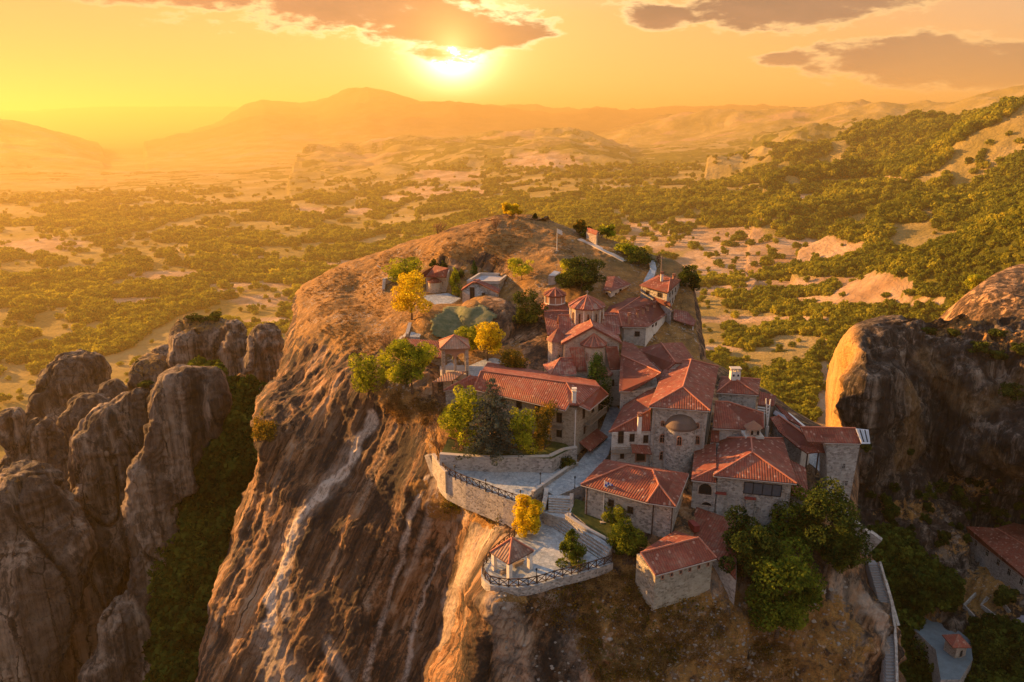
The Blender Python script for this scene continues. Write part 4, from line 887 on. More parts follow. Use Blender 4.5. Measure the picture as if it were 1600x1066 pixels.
def make_roof(T, faces, mat=None, thick=.2, ridges=(), gutters=(), name='roof', parent=None, label=None):
    """faces: lists of points; UVs run along and down each slope"""
    bm = NB(); uvl = bm.loops.layers.uv.new('UVMap'); fs = [[as_v(p) for p in f] for f in faces]; cache = {}
    def gv(p):
        k = (round(p.x, 2), round(p.y, 2), round(p.z, 2))
        if k not in cache: cache[k] = bm.verts.new(p)
        return cache[k]
    tops = []
    for f in fs:
        try: F = bm.faces.new([gv(p) for p in f])
        except ValueError: continue
        F.normal_update()
        if F.normal.z < 0: F.normal_flip()
        tops.append(F)
    for F in tops:
        n_ = F.normal; h = Vector((0, 0, 1)).cross(n_)
        h = h.normalized() if h.length > 1e-3 else Vector((1, 0, 0)); s_ = n_.cross(h)
        for l in F.loops: l[uvl].uv = (l.vert.co.dot(h), l.vert.co.dot(s_))
    # thickness: an underside and a rim round the open edges
    low = {v: bm.verts.new(v.co-Vector((0, 0, thick))) for v in list(bm.verts)}
    edges = {}
    for F in tops:
        vs = list(F.verts)
        for i in range(len(vs)):
            a, b_ = vs[i], vs[(i+1) % len(vs)]; edges.setdefault(frozenset((a, b_)), []).append((a, b_))
    for F in list(tops): bm.faces.new([low[v] for v in reversed(list(F.verts))])
    for k, l in edges.items():
        if len(l) == 1:
            a, b_ = l[0]; bm.faces.new((b_, a, low[a], low[b_]))
    ro = T.put(name, bm, mat or M_TILE, parent, label=label)
    if ridges:
        b2 = NB()
        for a, b_ in ridges:
            a, b_ = as_v(a), as_v(b_); up = Vector((0, 0, .05)); tube(b2, [a+up, (a+b_)/2+up, b_+up], .12, .12, 6)
        T.put('ridge_tiles', b2, M_RIDGE, ro)
    if gutters:
        b2 = NB()
        for a, b_ in gutters:
            a, b_ = as_v(a), as_v(b_); dn = Vector((0, -.05, -.16)); tube(b2, [a+dn, (a+b_)/2+dn, b_+dn], .075, .075, 5)
        T.put('gutter', b2, M_GUT, ro)
    return ro
def make_walls(T, pts, zb, mat=None, over=.4, name='wall', top=None):
    pts = [as_v(p) for p in pts]; w_ = inset(pts, over) if over else pts; bm = NB()
    prism(bm, w_, zb, [(top if top is not None else p.z)-.12 for p in w_]); o = T.put(name, bm, mat or M_STONE); return w_
def on_wall(A, B, px, py):
    """where the view ray through a pixel meets the vertical plane of wall A-B"""
    d_ = Vector((B.x-A.x, B.y-A.y, 0)).normalized(); n_ = Vector((d_.y, -d_.x, 0)); r = pxdir(px, py); c = Vector((0, 0, CAMZ))
    if n_.dot(c-A) < 0: n_ = -n_
    k = (A-c).dot(n_)/r.dot(n_); return c+r*k, d_, n_
def outline(w_, h, arched, n=8):
    if not arched: return [(-w_/2, -h/2), (w_/2, -h/2), (w_/2, h/2), (-w_/2, h/2)]
    r = w_/2; z = h/2-r; return [(-r, -h/2), (r, -h/2)]+[(r*math.cos(a), z+r*math.sin(a)) for a in [math.pi*k/n for k in range(n+1)]]
def window(T, A, B, px, py, w_=.9, h=1.3, arched=False, frame=M_WOOD, bars=True, name='window', parent=None, pane=M_GLASS, proud=.09, fw=.10, cross=True, at=None):
    p, d_, n_ = on_wall(A, B, px, py) if at is None else at
    up = Vector((0, 0, 1)); o_ = outline(w_, h, arched); i_ = [(x*(1-2*fw/w_), y*(1-2*fw/h)) for x, y in o_]
    def W3(x, y, z_): return p+d_*x+up*y+n_*z_
    bm = NB(); nn = len(o_)
    for a in range(nn):
        b_ = (a+1) % nn; P0 = [o_[a], o_[b_], i_[b_], i_[a]]
        f = [bm.verts.new(W3(x, y, proud)) for x, y in P0]; g = [bm.verts.new(W3(x, y, .0)) for x, y in P0]
        bm.faces.new(f); bm.faces.new((f[1], f[0], g[0], g[1])); bm.faces.new((f[3], f[2], g[2], g[3]))
    if bars and w_ > .5:
        box(bm, W3(0, 0, proud*.55), (.05, proud*.5, h*.9), (d_, n_, up))
        if cross: box(bm, W3(0, h*.12, proud*.55), (w_*.85, proud*.5, .05), (d_, n_, up))
    bmesh.ops.recalc_face_normals(bm, faces=bm.faces); fr = T.put(name, bm, frame, parent)
    bm = NB(); f = bm.faces.new([bm.verts.new(W3(x, y, .02)) for x, y in i_]); bmesh.ops.recalc_face_normals(bm, faces=bm.faces)
    f.normal_update()
    if f.normal.dot(n_) < 0: f.normal_flip()
    T.put('pane', bm, pane, fr); return fr
def chimney(T, base, w_=.7, h=1.4, mat=M_STONE, cap=M_TILE3, rot=0.0):
    bm = NB(); b_ = Vector(base); box(bm, b_+Vector((0, 0, h/2-.5)), (w_, w_, h+1.0), rot); c_ = T.put('chimney', bm, mat)
    bm = NB(); box(bm, b_+Vector((0, 0, h+.06)), (w_*1.3, w_*1.3, .12), rot)
    for i in (-1, 1):
        for j in (-1, 1): box(bm, b_+Vector((i*w_*.4, j*w_*.4, h+.27)), (.1, .1, .3), 0)
    box(bm, b_+Vector((0, 0, h+.46)), (w_*1.2, w_*1.2, .1), rot); T.put('chimney_cap', bm, cap, c_)
def hip(name, label, A, B, C, R1, R2, ze, zr, zb, D=None, mat=None, wmat=None, over=.45, cat='building', gut=True, group=None, thick=.2):
    """hip roofed building: eave corners A (left front) B (right front) C (right back), ridge from R1 to R2, all by pixel"""
    A, B, C = P(*A, z=ze), P(*B, z=ze), P(*C, z=ze); D = P(*D, z=ze) if D else A+C-B; R1, R2 = P(*R1, z=zr), P(*R2, z=zr)
    T = Thing(name, label, cat, Vector(((A.x+B.x+C.x+D.x)/4, (A.y+B.y+C.y+D.y)/4, zb)), group)
    make_roof(T, [[A, B, R1], [B, C, R2, R1], [C, D, R2], [D, A, R1, R2]], mat, thick, [(A, R1), (B, R1), (R1, R2), (C, R2), (D, R2)], [(A, B), (D, A)] if gut else ())
    w_ = make_walls(T, [A, B, C, D], zb, wmat, over); return T, w_, (A, B, C, D, R1, R2)
# ================================================ REFECTORY (tall central hall with a brick half dome)
T, w_, q = hip('refectory', 'tall grey stone hall with hipped red roof and rounded apse, in the centre', (1014,635), (1110,642), (1123,573), (1067,605), (1080,562), 10.3, 12.2, -.5, wmat=M_STONE, over=.5)
A, B = w_[0], w_[1]; RF = (T, w_, q)
for (x, y, a, b_) in ((1035.6,661.6,.62,.95),(1089.6,665,.62,.95)): window(T, A, B, x, y, a, b_, True, M_BRICK)
for (x, y, a, b_) in ((1035,685,.85,1.45),(1089,687.5,.85,1.45),(1035,712,.9,1.5)): window(T, A, B, x, y, a, b_, True, M_BRICK)
pc, d_, n_ = on_wall(A, B, 1062, 690); ang = math.atan2(n_.y, n_.x); r = 2.3; pc = pc-n_*.45
bm = NB(); cyl(bm, (pc.x, pc.y), r, r, -.5, 7.6, 20, ang-math.pi/2, ang+math.pi/2, False); ap = T.put('apse', bm, M_STONE, smooth=True)
bm = NB(); cyl(bm, (pc.x, pc.y), r+.12, r+.12, 7.3, 7.62, 20, ang-math.pi/2, ang+math.pi/2, False)
rings = [(r+.10, 7.6), (r*.86, 8.35), (r*.62, 8.9), (r*.3, 9.2), (.02, 9.28)]
for (ra, za), (rb, zb_) in zip(rings, rings[1:]): cyl(bm, (pc.x, pc.y), ra, rb, za, zb_, 20, ang-math.pi/2, ang+math.pi/2, False)
T.put('half_dome', bm, tile_mat('brick_half_dome', (.20, .14, .11), (.30, .22, .17), (.16, .13, .11), .3, .4), ap, smooth=False)
ax = pc+n_*(r-.02); window(T, A+n_*(r-.03), B+n_*(r-.03), 1061.5, 689, .75, 1.5, True, M_BRICK, parent=ap)
for qx_, qy_ in ((B.x-.5, B.y-.08), (A.x+.35, A.y-.1)): bm = NB(); tube(bm, [(qx_, qy_, 9.9), (qx_, qy_, 5), (qx_, qy_, .3)], .06, .06, 6); T.put('drainpipe', bm, M_GUT)
# ---- whitewashed annex left of it
T = Thing('annex', 'whitewashed annex with balcony and arched doorway against the left of the tall hall', 'building', P(985, 700, z=0))
e = [P(951,675,z=6), P(1016.5,673,z=6.1), P(1016.5,640,z=8.4), P(1035,584,z=9.6), P(986,611,z=6.2)]
make_roof(T, [[e[0], e[1], e[2]], [e[0], e[2], e[3], e[4]]], M_TILE, .2, [(e[0], e[2])], [(e[0], e[1])])
wl = [P(956,676,z=6), P(1018,674,z=6), P(1036,590,z=6.2), P(992,611,z=6)]; bm = NB(); prism(bm, wl, -.6, [5.95, 6, 6.1, 6.0]); T.put('wall', bm, M_WHT)
A, B = wl[0], wl[1]
window(T, A, B, 970, 683, .85, 2.0, False, M_WOOD, name='door'); window(T, A, B, 987.5, 684, .75, 1.25); window(T, A, B, 1009, 686, .75, 1.25)
pb, d_, n_ = on_wall(A, B, 969, 701); bm = NB(); box(bm, pb+n_*.6+Vector((0, 0, -.2)), (2.9, 1.2, .15), (d_, n_, Vector((0, 0, 1))))
for i in range(14): box(bm, pb+n_*1.15+d_*(-1.4+.215*i)+Vector((0, 0, .25)), (.05, .05, .8), (d_, n_, Vector((0, 0, 1))))
box(bm, pb+n_*1.15+Vector((0, 0, .68)), (2.9, .08, .08), (d_, n_, Vector((0, 0, 1)))); T.put('balcony', bm, M_WOODL)
bm = NB(); b0, _, _ = on_wall(A, B, 985, 694); b1, _, _ = on_wall(A, B, 1015, 696); dn = n_*1.5+Vector((0, 0, -.7)); vs = [b0, b1, b1+dn, b0+dn]; make_roof(T, [vs], M_TILE, .12, name='awning')
bm = NB(); window(T, A, B, 1001, 711, 1.7, 2.3, True, M_BRICK, False, 'doorway', fw=.2)
window(T, A, B, 972, 711, .6, 1.2, False)
chimney(T, P(999,667,z=7.2), .55, 1.7, M_PLAS)
bm = NB(); p0 = P(957,716,z=1.2); p1 = P(1000,722,z=.5)
# small garden wall and shrubs in front of the annex door are built with the terraces
# ---- roofs behind (monks' cells between church and refectory)
T = Thing('cell_wing', 'low wing under broad plain red roofs between the church and the tall hall', 'building', P(1010, 575, z=5))
a0, a1, a2, a3 = P(970,555,z=11.2), P(1033,583,z=11.4), P(985,611,z=8.7), P(967,611,z=8.7); b0, b1 = P(973,533,z=9.8), P(990,537,z=9.8)
make_roof(T, [[a0, a1, a2, a3], [a0, b0, b1, a1]], M_TILE, .2, [(a0, a1)], [(a3, a2)])
bm = NB(); prism(bm, [Vector((p.x, p.y)) for p in (a3+Vector((.3, .4, 0)), a2+Vector((.3, .4, 0)), a1, P(1000,545,z=9), b0)], 1, [8.5, 8.5, 9.2, 9, 9]); T.put('wall', bm, M_STONE)
c0, c1 = P(1033,536,z=12.2), P(1056,567,z=12.2); c2, c3 = P(996,545,z=10), P(1036,583,z=9.8); c4, c5 = P(1066,535,z=10.6), P(1088,566,z=10.3)
T2 = Thing('guest_wing', 'dusky pink-red gabled roof just behind the tall hall, at the cliff side', 'building', P(1050, 560, z=5))
make_roof(T2, [[c0, c1, c3, c2], [c0, c4, c5, c1]], M_TILE, .2, [(c0, c1)], [(c2, c3)], label=None)
bm = NB(); prism(bm, [(p.x, p.y) for p in (c3, c1, c5, c4, c0, c2)], 3, [9.6, 11.9, 10.1, 10.4, 12, 9.8]); T2.put('wall', bm, M_STONE)
# ---- small square building with white chimney, right of the refectory
T, w_, q = hip('store_house', 'small square stone house with hipped red roof and a two-arched white chimney', (1119.5,613), (1185,617), (1188.5,593), (1147,591), (1158,590.5), 9.3, 10.9, 3, wmat=M_STONE, over=.35)
cb = P(1149, 592, z=10.9); bm = NB(); box(bm, cb+Vector((0, .4, .45)), (1.5, 1.0, 1.4)); ch = T.put('chimney', bm, M_PLAS)
bm = NB()
for i in (-1, 0, 1):
    for j in (-.4, .4): box(bm, cb+Vector((i*.6, .4+j, 1.35)), (.16, .16, .5))
box(bm, cb+Vector((0, .4, 1.66)), (1.7, 1.2, .14)); T.put('chimney_cap', bm, M_CONC, ch)
for i in (-.35, .35): window(T, None, None, 0, 0, .38, .5, True, M_PLAS, False, 'vent', at=(cb+Vector((i, -.1, .6)), Vector((1, 0, 0)), Vector((0, -1, 0))), fw=.05, parent=ch)
# ---- mid roof sloping to the camera with little cupola
T = Thing('kitchen_wing', 'wing right of the tall hall, its single red roof sloping down toward the camera', 'building', P(1155, 660, z=2))
m0, m1, m2, m3, m4, m5 = P(1117,627.5,z=9), P(1137,628,z=9), P(1193.5,646,z=8.4), P(1194,669,z=6.7), P(1165,671,z=6.6), P(1114,668.5,z=6.8)
make_roof(T, [[m0, m1, m2, m3, m4, m5]], M_TILE, .2, [(m0, m1), (m1, m2)], [(m5, m4)])
bm = NB(); prism(bm, [(p.x, p.y) for p in (m5+Vector((.1, .5, 0)), m4+Vector((0, .5, 0)), m3+Vector((-.3, .5, 0)), m2+Vector((-.3, 0, 0)), m1, m0)], 0, [6.5, 6.4, 6.5, 8.1, 8.7, 8.7]); T.put('wall', bm, M_WHT)
T = Thing('lean_to_roof', 'narrow lean-to with dark red tiles squeezed between the tall hall and the wing beside it', 'building', P(1117, 690, z=0))
l0, l1, l2, l3 = P(1112,669,z=6.4), P(1124,669,z=6.4), P(1124,691,z=5.0), P(1110,690,z=5.0); make_roof(T, [[l0, l1, l2, l3]], M_TILE)
bm = NB(); prism(bm, [(p.x, p.y) for p in (l3, l2, l1, l0)], -1, [4.9, 4.9, 6.2, 6.2]); T.put('wall', bm, M_STONE)
# ---- cupola on the front hall
T, w_, q = hip('front_hall', 'stone hall with glazed window band and a small cupola behind its red roof ridge', (1114.7,743), (1245,755.5), (1224,685), (1175.6,707), (1173.5,684), 4.5, 6.5, -4, D=(1124,684), over=.55)
FH = (T, w_, q); A, B = w_[0], w_[1]
p0, d_, n_ = on_wall(A, B, 1162, 765); p1, _, _ = on_wall(A, B, 1221, 770)
bm = NB(); c_ = (p0+p1)/2; L_ = (p1-p0).length; fr = []
wd = window(T, A, B, 1191.5, 764.5, L_, 1.75, False, M_BLACK, False, 'window_band', pane=flat_mat('smoky_glazing', (.10, .11, .13), .25), fw=.08)
pc, d_, n_ = on_wall(A, B, 1191.5, 764.5)
for i in range(1, 4): bm = NB(); box(bm, pc+d_*(L_*(i/4-.5))+n_*.06, (.09, .06, 1.7), (d_, n_, Vector((0, 0, 1)))); T.put('mullion', bm, M_BLACK, wd)
for (x, y) in ((1148, 805),(1172,803)): window(T, A, B, x, y, .8, 1.1, False)
for (x, y) in ((1126,770),(1172,778)):
    pc, d_, n_ = on_wall(A, B, x, y); bm = NB(); box(bm, pc+n_*.25+Vector((0, 0, 0)), (1.3, .7, .14), (d_, n_, Vector((0, 0, 1)))); box(bm, pc+n_*.2+Vector((0, 0, -1.7)), (1.0, .5, 3.2), (d_, n_, Vector((0, 0, 1)))); T.put('chimney_breast', bm, M_STONE)
    bm = NB(); box(bm, pc+n_*.25+Vector((0, 0, .10)), (1.45, .85, .1), (d_, n_, Vector((0, 0, 1)))); T.put('coping', bm, M_RED)
cc = P(1175.5,680,z=6.2); bm = NB(); cyl(bm, cc, 1.05, .95, 5.3, 7.5, 8, math.pi/8, math.pi/8+2*math.pi); cu = T.put('cupola', bm, M_STONEW)
bm = NB(); cyl(bm, cc, 1.35, .02, 7.5, 8.5, 8, math.pi/8, math.pi/8+2*math.pi); T.put('cupola_roof', bm, M_TILE4, cu)
bm = NB(); box(bm, (cc.x, cc.y, 6.25), (2.7, 2.3, .35)); T.put('cupola_base', bm, M_CONC, cu)
for i in (-1, 1):
    at = (Vector((cc.x+i*.42, cc.y-.95, 7.0)), Vector((1, 0, 0)), Vector((i*.1, -1, 0)).normalized()); window(T, None, None, 0, 0, .5, .8, True, M_STONEW, False, 'cupola_opening', at=at, fw=.06, parent=cu)
# wing on its left, with the arches
T = Thing('arcade_wing', 'lower wing with two arched openings, left of the hall with the window band', 'building', P(1098, 770, z=-2))
w0, w1, w2, w3, w4 = P(1080,749.5,z=3.6), P(1119,754,z=3.6), P(1119,731,z=4.8), P(1118.5,692,z=4.9), P(1085.5,697.5,z=3.6)
make_roof(T, [[w0, w1, w2], [w0, w2, w3, w4]], M_TILE, .2, [(w0, w2)], [(w0, w1)])
a = w0+Vector((.35, .35, 0)); b_ = w1+Vector((.2, .35, 0)); bm = NB(); prism(bm, [(p.x, p.y) for p in (a, b_, w3, w4+Vector((.35, 0, 0)))], -3.2, [3.4, 3.4, 4.6, 3.4]); T.put('wall', bm, M_STONE)
window(T, a, b_, 1102, 764, 2.0, 1.9, True, M_STONEW, False, 'arch', fw=.14); window(T, a, b_, 1104, 787, 1.6, .75, True, M_STONEW, False, 'arch', fw=.12)
# low roofs in front of it
T = Thing('storage_shed', 'low plain red roof wedged between the two front halls and the small loophole house', 'building', P(1110, 850, z=-4))
s0, s1, s2, s3, s4 = P(1088,792,z=-.6), P(1150,814,z=-.6), P(1150,905,z=-3.3), P(1120,872,z=-2.6), P(1076,836,z=-2.0)
make_roof(T, [[s0, s1, s2, s3, s4]], M_TILE, .2); bm = NB(); prism(bm, [(p.x+.1, p.y+.1) for p in (s4, s3, s2, s1, s0)], -7, [-2.3, -2.9, -3.6, -.9, -.9]); T.put('wall', bm, M_STONE)
bm = NB(); box(bm, P(1084,822,z=-1.1), (.8, 1.6, .9), .3); T.put('chimney', bm, M_RED)
T = Thing('side_wing', 'small red-roofed extension stepping down on the right of the hall with the window band', 'building', P(1245, 760, z=-3))
s0, s1, s2, s3 = P(1230,716,z=3.6), P(1259,731,z=3.0), P(1263.5,776,z=1.0), P(1236,773,z=1.2); make_roof(T, [[s0, s1, s2, s3]], M_TILE, .2)
bm = NB(); prism(bm, [(p.x, p.y) for p in (s3+Vector((0, .3, 0)), s2+Vector((-.3, .3, 0)), s1+Vector((-.3, 0, 0)), s0)], -5, [.95, .75, 2.7, 3.3]); T.put('wall', bm, M_STONE)
# ---- front-left hipped hall
T = Thing('gate_hall', 'long low stone hall with bright red hipped roof, nearest to the stairs and the flagpole', 'building', P(1000, 790, z=-1))
g = dict(A=P(907.4,757,z=3.4), B=P(1056,791.5,z=3.4), C=P(1076.5,740,z=3.4), D=P(944.5,717.5,z=3.4), R1=P(980,727,z=5.4), R2=P(1020,735,z=5.5), R3=P(1029.5,758,z=5.1), E=P(1011,785,z=3.4))
make_roof(T, [[g['A'], g['E'], g['R3'], g['R2'], g['R1']], [g['E'], g['B'], g['R3']], [g['B'], g['C'], g['R2'], g['R3']], [g['C'], g['D'], g['R1'], g['R2']], [g['D'], g['A'], g['R1']]], M_TILE, .2,
          [(g['A'], g['R1']), (g['R1'], g['R2']), (g['R2'], g['R3']), (g['R3'], g['B']), (g['R3'], g['E'])], [(g['A'], g['E']), (g['E'], g['B']), (g['B'], g['C'])])
w_ = make_walls(T, [g['A'], g['B'], g['C'], g['D']], -3, M_STONE, .5)
bm = NB(); pc, d_, n_ = on_wall(w_[0], w_[1], 1020, 805)
for x in (1020, 916, 1050): bm = NB(); p0, _, _ = on_wall(w_[0], w_[1], x, 800); tube(bm, [(p0.x-.0, p0.y-.12, 3.1), (p0.x, p0.y-.12, 1), (p0.x, p0.y-.12, -2.5)], .07, .07, 6); T.put('drainpipe', bm, M_WOOD)
for x, y in ((955,786),(985,797)): window(T, w_[0], w_[1], x, y, .8, 1.0)
window(T, w_[1], w_[2], 1066, 790, .8, 1.8, False, M_WOOD, name='door')
# ---- small loophole house at the front
T = Thing('loophole_house', 'small stone house with a row of small arched loopholes under its orange-red roof', 'building', P(1060, 900, z=-5))
n0, n1, n2, n3 = P(1024,898.5,z=-1.1), P(1119.5,872,z=-1.1), P(1091.5,840.5,z=.6), P(1001,864,z=.6); n4, n5 = P(1011,855.5,z=-.1), P(1055,829,z=-.4)
make_roof(T, [[n0, n1, n2, n3], [n3, n2, n5, n4]], M_TILE2, .18, [(n3, n2), (n3, n0), (n2, n1)], [(n0, n1)])
wl = [n0+Vector((.1, .35, 0)), n1+Vector((-.4, .2, 0)), n2+Vector((0, .4, -1.2)), P(995,867,z=-1.0)]; bm = NB(); prism(bm, [(p.x, p.y) for p in wl], -6.2, [-1.3, -1.3, -.1, -.9]); T.put('wall', bm, stone_mat('sandy_rubble', [(0, (.24, .21, .15)), (.4, (.40, .36, .27)), (1, (.56, .52, .42))], (.42, .38, .29)))
for k in range(6): window(T, wl[0], wl[1], 1035+k*14.2, 901.5-k*4.0, .42, .62, True, M_BRICK, False, 'loophole', fw=.07)
# ---- right-hand tower and walkway roofs
T = Thing('cliff_tower', 'tall square stone tower with two small windows on the right cliff edge', 'tower', P(1320, 800, z=-7))
t0, t1, t2, t3 = P(1250,667.5,z=7.6), P(1337,669.5,z=7.4), P(1345,692.5,z=6.2), P(1288,691.5,z=6.2); t4 = P(1262,690,z=6.2)
make_roof(T, [[t0, t1, t2, t3, t4]], M_TILE, .2, [(t0, t1)], [(t3, t2)])
wl = [P(1291,693,z=6.0), P(1344,693.5,z=6.0), P(1339,672,z=6.6), P(1280,670,z=6.6)]
bm = NB(); n = 4; lo = []
base = [P(1316,812,z=-7.2), P(1334,815,z=-7.2)]; lo = [Vector((wl[0].x+1.9, wl[0].y-.3, -8.5)), Vector((wl[1].x-.7, wl[1].y-.3, -8.5)), Vector((wl[2].x-.7, wl[2].y+.2, -8.5)), Vector((wl[3].x+1.9, wl[3].y, -8.5))]
vb = [bm.verts.new(p) for p in lo]; vt = [bm.verts.new(p) for p in wl]
for i in range(4): bm.faces.new((vb[i], vb[(i+1) % 4], vt[(i+1) % 4], vt[i]))
bm.faces.new(vt); bmesh.ops.recalc_face_normals(bm, faces=bm.faces); T.put('wall', bm, M_STONEG)
for (x, y) in ((1318,728),(1322,755)): window(T, wl[0]+Vector((0, -.12, 0)), wl[1]+Vector((0, -.12, 0)), x, y, .55, .95, False, M_STONEG)
s = [P(1337,669.5,z=7.6), P(1357,671.5,z=7.3), P(1360,693,z=6.2), P(1346,693,z=6.35)]; cano = make_roof(T, [s], flat_mat('pale_corrugated_sheet', (.50, .54, .60), .4, .3, 1.2), .08, name='metal_canopy')
for k in range(5):
    bm = NB(); u = (k+.5)/5; a_, b__ = s[0].lerp(s[1], u), s[3].lerp(s[2], u); beam(bm, a_.lerp(b__, .08)+Vector((0, 0, .05)), a_.lerp(b__, .92)+Vector((0, 0, .05)), .16, .06); T.put('rib', bm, M_BLACK if k % 2 else M_GREYM, cano)
T = Thing('covered_walkway', 'long crooked red roof over the covered walkway leading to the cliff tower', 'walkway', P(1250, 690, z=2))
k0, k1, k2, k3, k4, k5 = P(1203,652,z=6.5), P(1216,649,z=6.9), P(1258,679,z=6.0), P(1279,706,z=4.6), P(1246,698,z=4.6), P(1217,674,z=5.4)
make_roof(T, [[k0, k1, k2, k3, k4, k5]], M_TILE, .18, [(k1, k2)], [])
k6, k7, k8 = P(1261,708,z=4.2), P(1295,706.5,z=4.2), P(1285,690,z=5.2); make_roof(T, [[k4, k3, k6], [k3, k2, k8, k7]], M_TILE, .18, name='porch_roof')
for (x, y) in ((1262,708),(1293,706),(1279,707)): bm = NB(); p = P(x, y, z=4.0); beam(bm, p, p-Vector((0, 0, 3.6)), .16); T.put('post', bm, M_WOOD)
bm = NB(); prism(bm, [(p.x, p.y) for p in (P(1222,683,z=3), P(1253,700,z=3), P(1268,690,z=3), P(1230,664,z=3))], -1.5, [4.6, 4.2, 4.6, 5.2]); T.put('wall', bm, M_PLAS)
window(T, P(1222,683,z=3), P(1253,700,z=3), 1234, 691, .7, 1.1, True, M_PLAS, False)
T = Thing('upper_walkway', 'narrow red roof with a grey skylight stepping down behind the crooked walkway roof', 'walkway', P(1230, 650, z=4))
u0, u1, u2, u3 = P(1209,630,z=7.6), P(1222,637,z=7.6), P(1257,668,z=6.8), P(1231,655,z=6.8); make_roof(T, [[u0, u1, u2, u3]], M_TILE, .18)
v0 = [P(1211,641,z=7.0), P(1232,652,z=7.0), P(1232,661,z=6.4), P(1208,646,z=6.5)]; make_roof(T, [v0], M_ROOFDK, .1, name='skylight')
bm = NB(); prism(bm, [(p.x, p.y) for p in (u3, u2, u1, u0)], 1, [6.5, 6.5, 7.3, 7.3]); T.put('wall', bm, M_STONE)
T = Thing('lookout_shed', 'timber-sided shed with dark red roof right of the house with the two-arched chimney', 'building', P(1198, 625, z=5))
x0, x1, x2, x3 = P(1187,611.5,z=9.2), P(1213,618,z=9.0), P(1209,634,z=7.9), P(1184,632,z=7.9); make_roof(T, [[x0, x1, x2, x3]], M_TILE, .18)
bm = NB(); prism(bm, [(p.x, p.y) for p in (x3+Vector((.2, .3, 0)), x2+Vector((-.3, .3, 0)), x1, x0)], 3, [7.6, 7.6, 8.7, 8.9]); T.put('wall', bm, M_WOODL)
for k in range(3): bm = NB(); a = P(1184,636+k*4,z=7.6-k*.35); b_ = P(1196,638+k*4,z=7.5-k*.35); beam(bm, a, b_, .12); T.put('rail', bm, M_WHITE)
# white lattice mast
T = Thing('lattice_mast', 'white metal lattice mast with two prongs standing between the red roofs', 'mast', P(1199,668,z=5.5)); b0 = P(1199,668,z=5.5); bm = NB()
for (x, y) in ((1197,623),(1204,624)): beam(bm, b0, P(x, y, Y=b0.y), .12)
beam(bm, b0+Vector((-.5, 0, 0)), P(1194,640,Y=b0.y), .09)
for k in range(6): y = 632+k*5; beam(bm, P(1198,y,Y=b0.y), P(1203-k*.5,y+3,Y=b0.y), .07); beam(bm, P(1203-k*.5,y,Y=b0.y), P(1198,y+3,Y=b0.y), .07)
T.put('lattice', bm, M_WHITE); bm = NB(); beam(bm, b0-Vector((0, 0, 1.5)), b0+Vector((0, 0, .2)), .4); T.put('base', bm, M_CONC)

# ================================================ MUSEUM (long building on the left)
T = Thing('museum', 'long three-storey stone building with red roof and balconies behind the cedar', 'building', P(840, 690, z=0))
m = dict(a=P(740,608,z=8.7), b=P(883,641,z=8.7), c=P(889,632,z=9.2), d=P(905,633,z=9.1), e=P(921,640.5,z=8.5), f=P(950,616.5,z=8.5), g=P(938,605,z=10.4), h=P(885,598,z=11.2), i=P(752,580,z=11.2))
bk1 = P(762,566,z=8.7); bk2 = P(930,594,z=8.7)
make_roof(T, [[m['a'], m['b'], m['c'], m['d'], m['h'], m['i']], [m['h'], m['d'], m['e'], m['f'], m['g']], [m['h'], m['g'], m['f'], bk2, bk1, m['i']], [m['i'], bk1, m['a']]], M_TILE2, .2,
          [(m['i'], m['h']), (m['h'], m['g']), (m['h'], m['d']), (m['i'], m['a']), (m['g'], m['f'])], [(m['a'], m['b']), (m['b'], m['c']), (m['d'], m['e']), (m['e'], m['f'])])
c1 = P(866,700,z=2.2); fl_, fr_, rr_ = P(745,611,z=8.5), P(901,638,z=8.5), P(936,610,z=8.5); w_ = [fl_+Vector((0, .3, 0)), Vector((fr_.x, fr_.y+.1, 8.5)), rr_, P(925,597,z=8.5), P(765,570,z=8.5)]
bm = NB(); prism(bm, [(p.x, p.y) for p in w_], -.8, 8.5); T.put('wall', bm, M_STONEW if False else stone_mat('buff_stone', [(0, (.30, .25, .18)), (.35, (.44, .37, .28)), (1, (.58, .50, .39))], (.46, .39, .30), 3.2)); A, B = w_[0], w_[1]
for (x, y, a, b_) in ((811,631,.9,1.5),(840,637,.9,1.5),(874,653,.9,1.7),(874,676,.9,1.5),(785,628,.9,1.3)): window(T, A, B, x, y, a, b_)
def balcony(T, A, B, px, py, L_, dep=1.1, mat=M_WOODL):
    pb, d_, n_ = on_wall(A, B, px, py); up = Vector((0, 0, 1)); bm = NB(); box(bm, pb+n_*dep/2, (L_, dep, .16), (d_, n_, up)); b_ = T.put('balcony', bm, mat); bm = NB(); k = int(L_/.25)
    for i in range(k+1): box(bm, pb+n_*(dep-.05)+d_*(L_*(i/k-.5))+up*.5, (.05, .05, .95), (d_, n_, up))
    box(bm, pb+n_*(dep-.05)+up*1.0, (L_, .09, .09), (d_, n_, up))
    for s_ in (-1, 1): box(bm, pb+n_*dep/2+d_*(s_*L_/2)+up*.98, (.08, dep, .08), (d_, n_, up)); box(bm, pb+n_*dep/2+d_*(s_*L_/2)+up*.5, (.05, .05, .95), (d_, n_, up))
    T.put('railing', bm, mat, b_)
balcony(T, A, B, 871, 666, 2.1); A2, B2 = w_[1], w_[2]
balcony(T, A2, B2, 925, 652, 6.6, 1.2)
for (x, y, a, b_) in ((912,645,.8,1.8),(926,637,.8,1.6),(913,672,.55,1.2),(936,632,.7,1.5)): window(T, A2, B2, x, y, a, b_)
pc, d_, n_ = on_wall(A2, B2, 905, 694); p2_, _, _ = on_wall(A2, B2, 933, 672); make_roof(T, [[pc+Vector((0, 0, .3)), p2_+Vector((0, 0, .3)), p2_+n_*1.9-Vector((0, 0, .75)), pc+n_*1.9-Vector((0, 0, .75))]], M_TILE2, .14, name='awning')
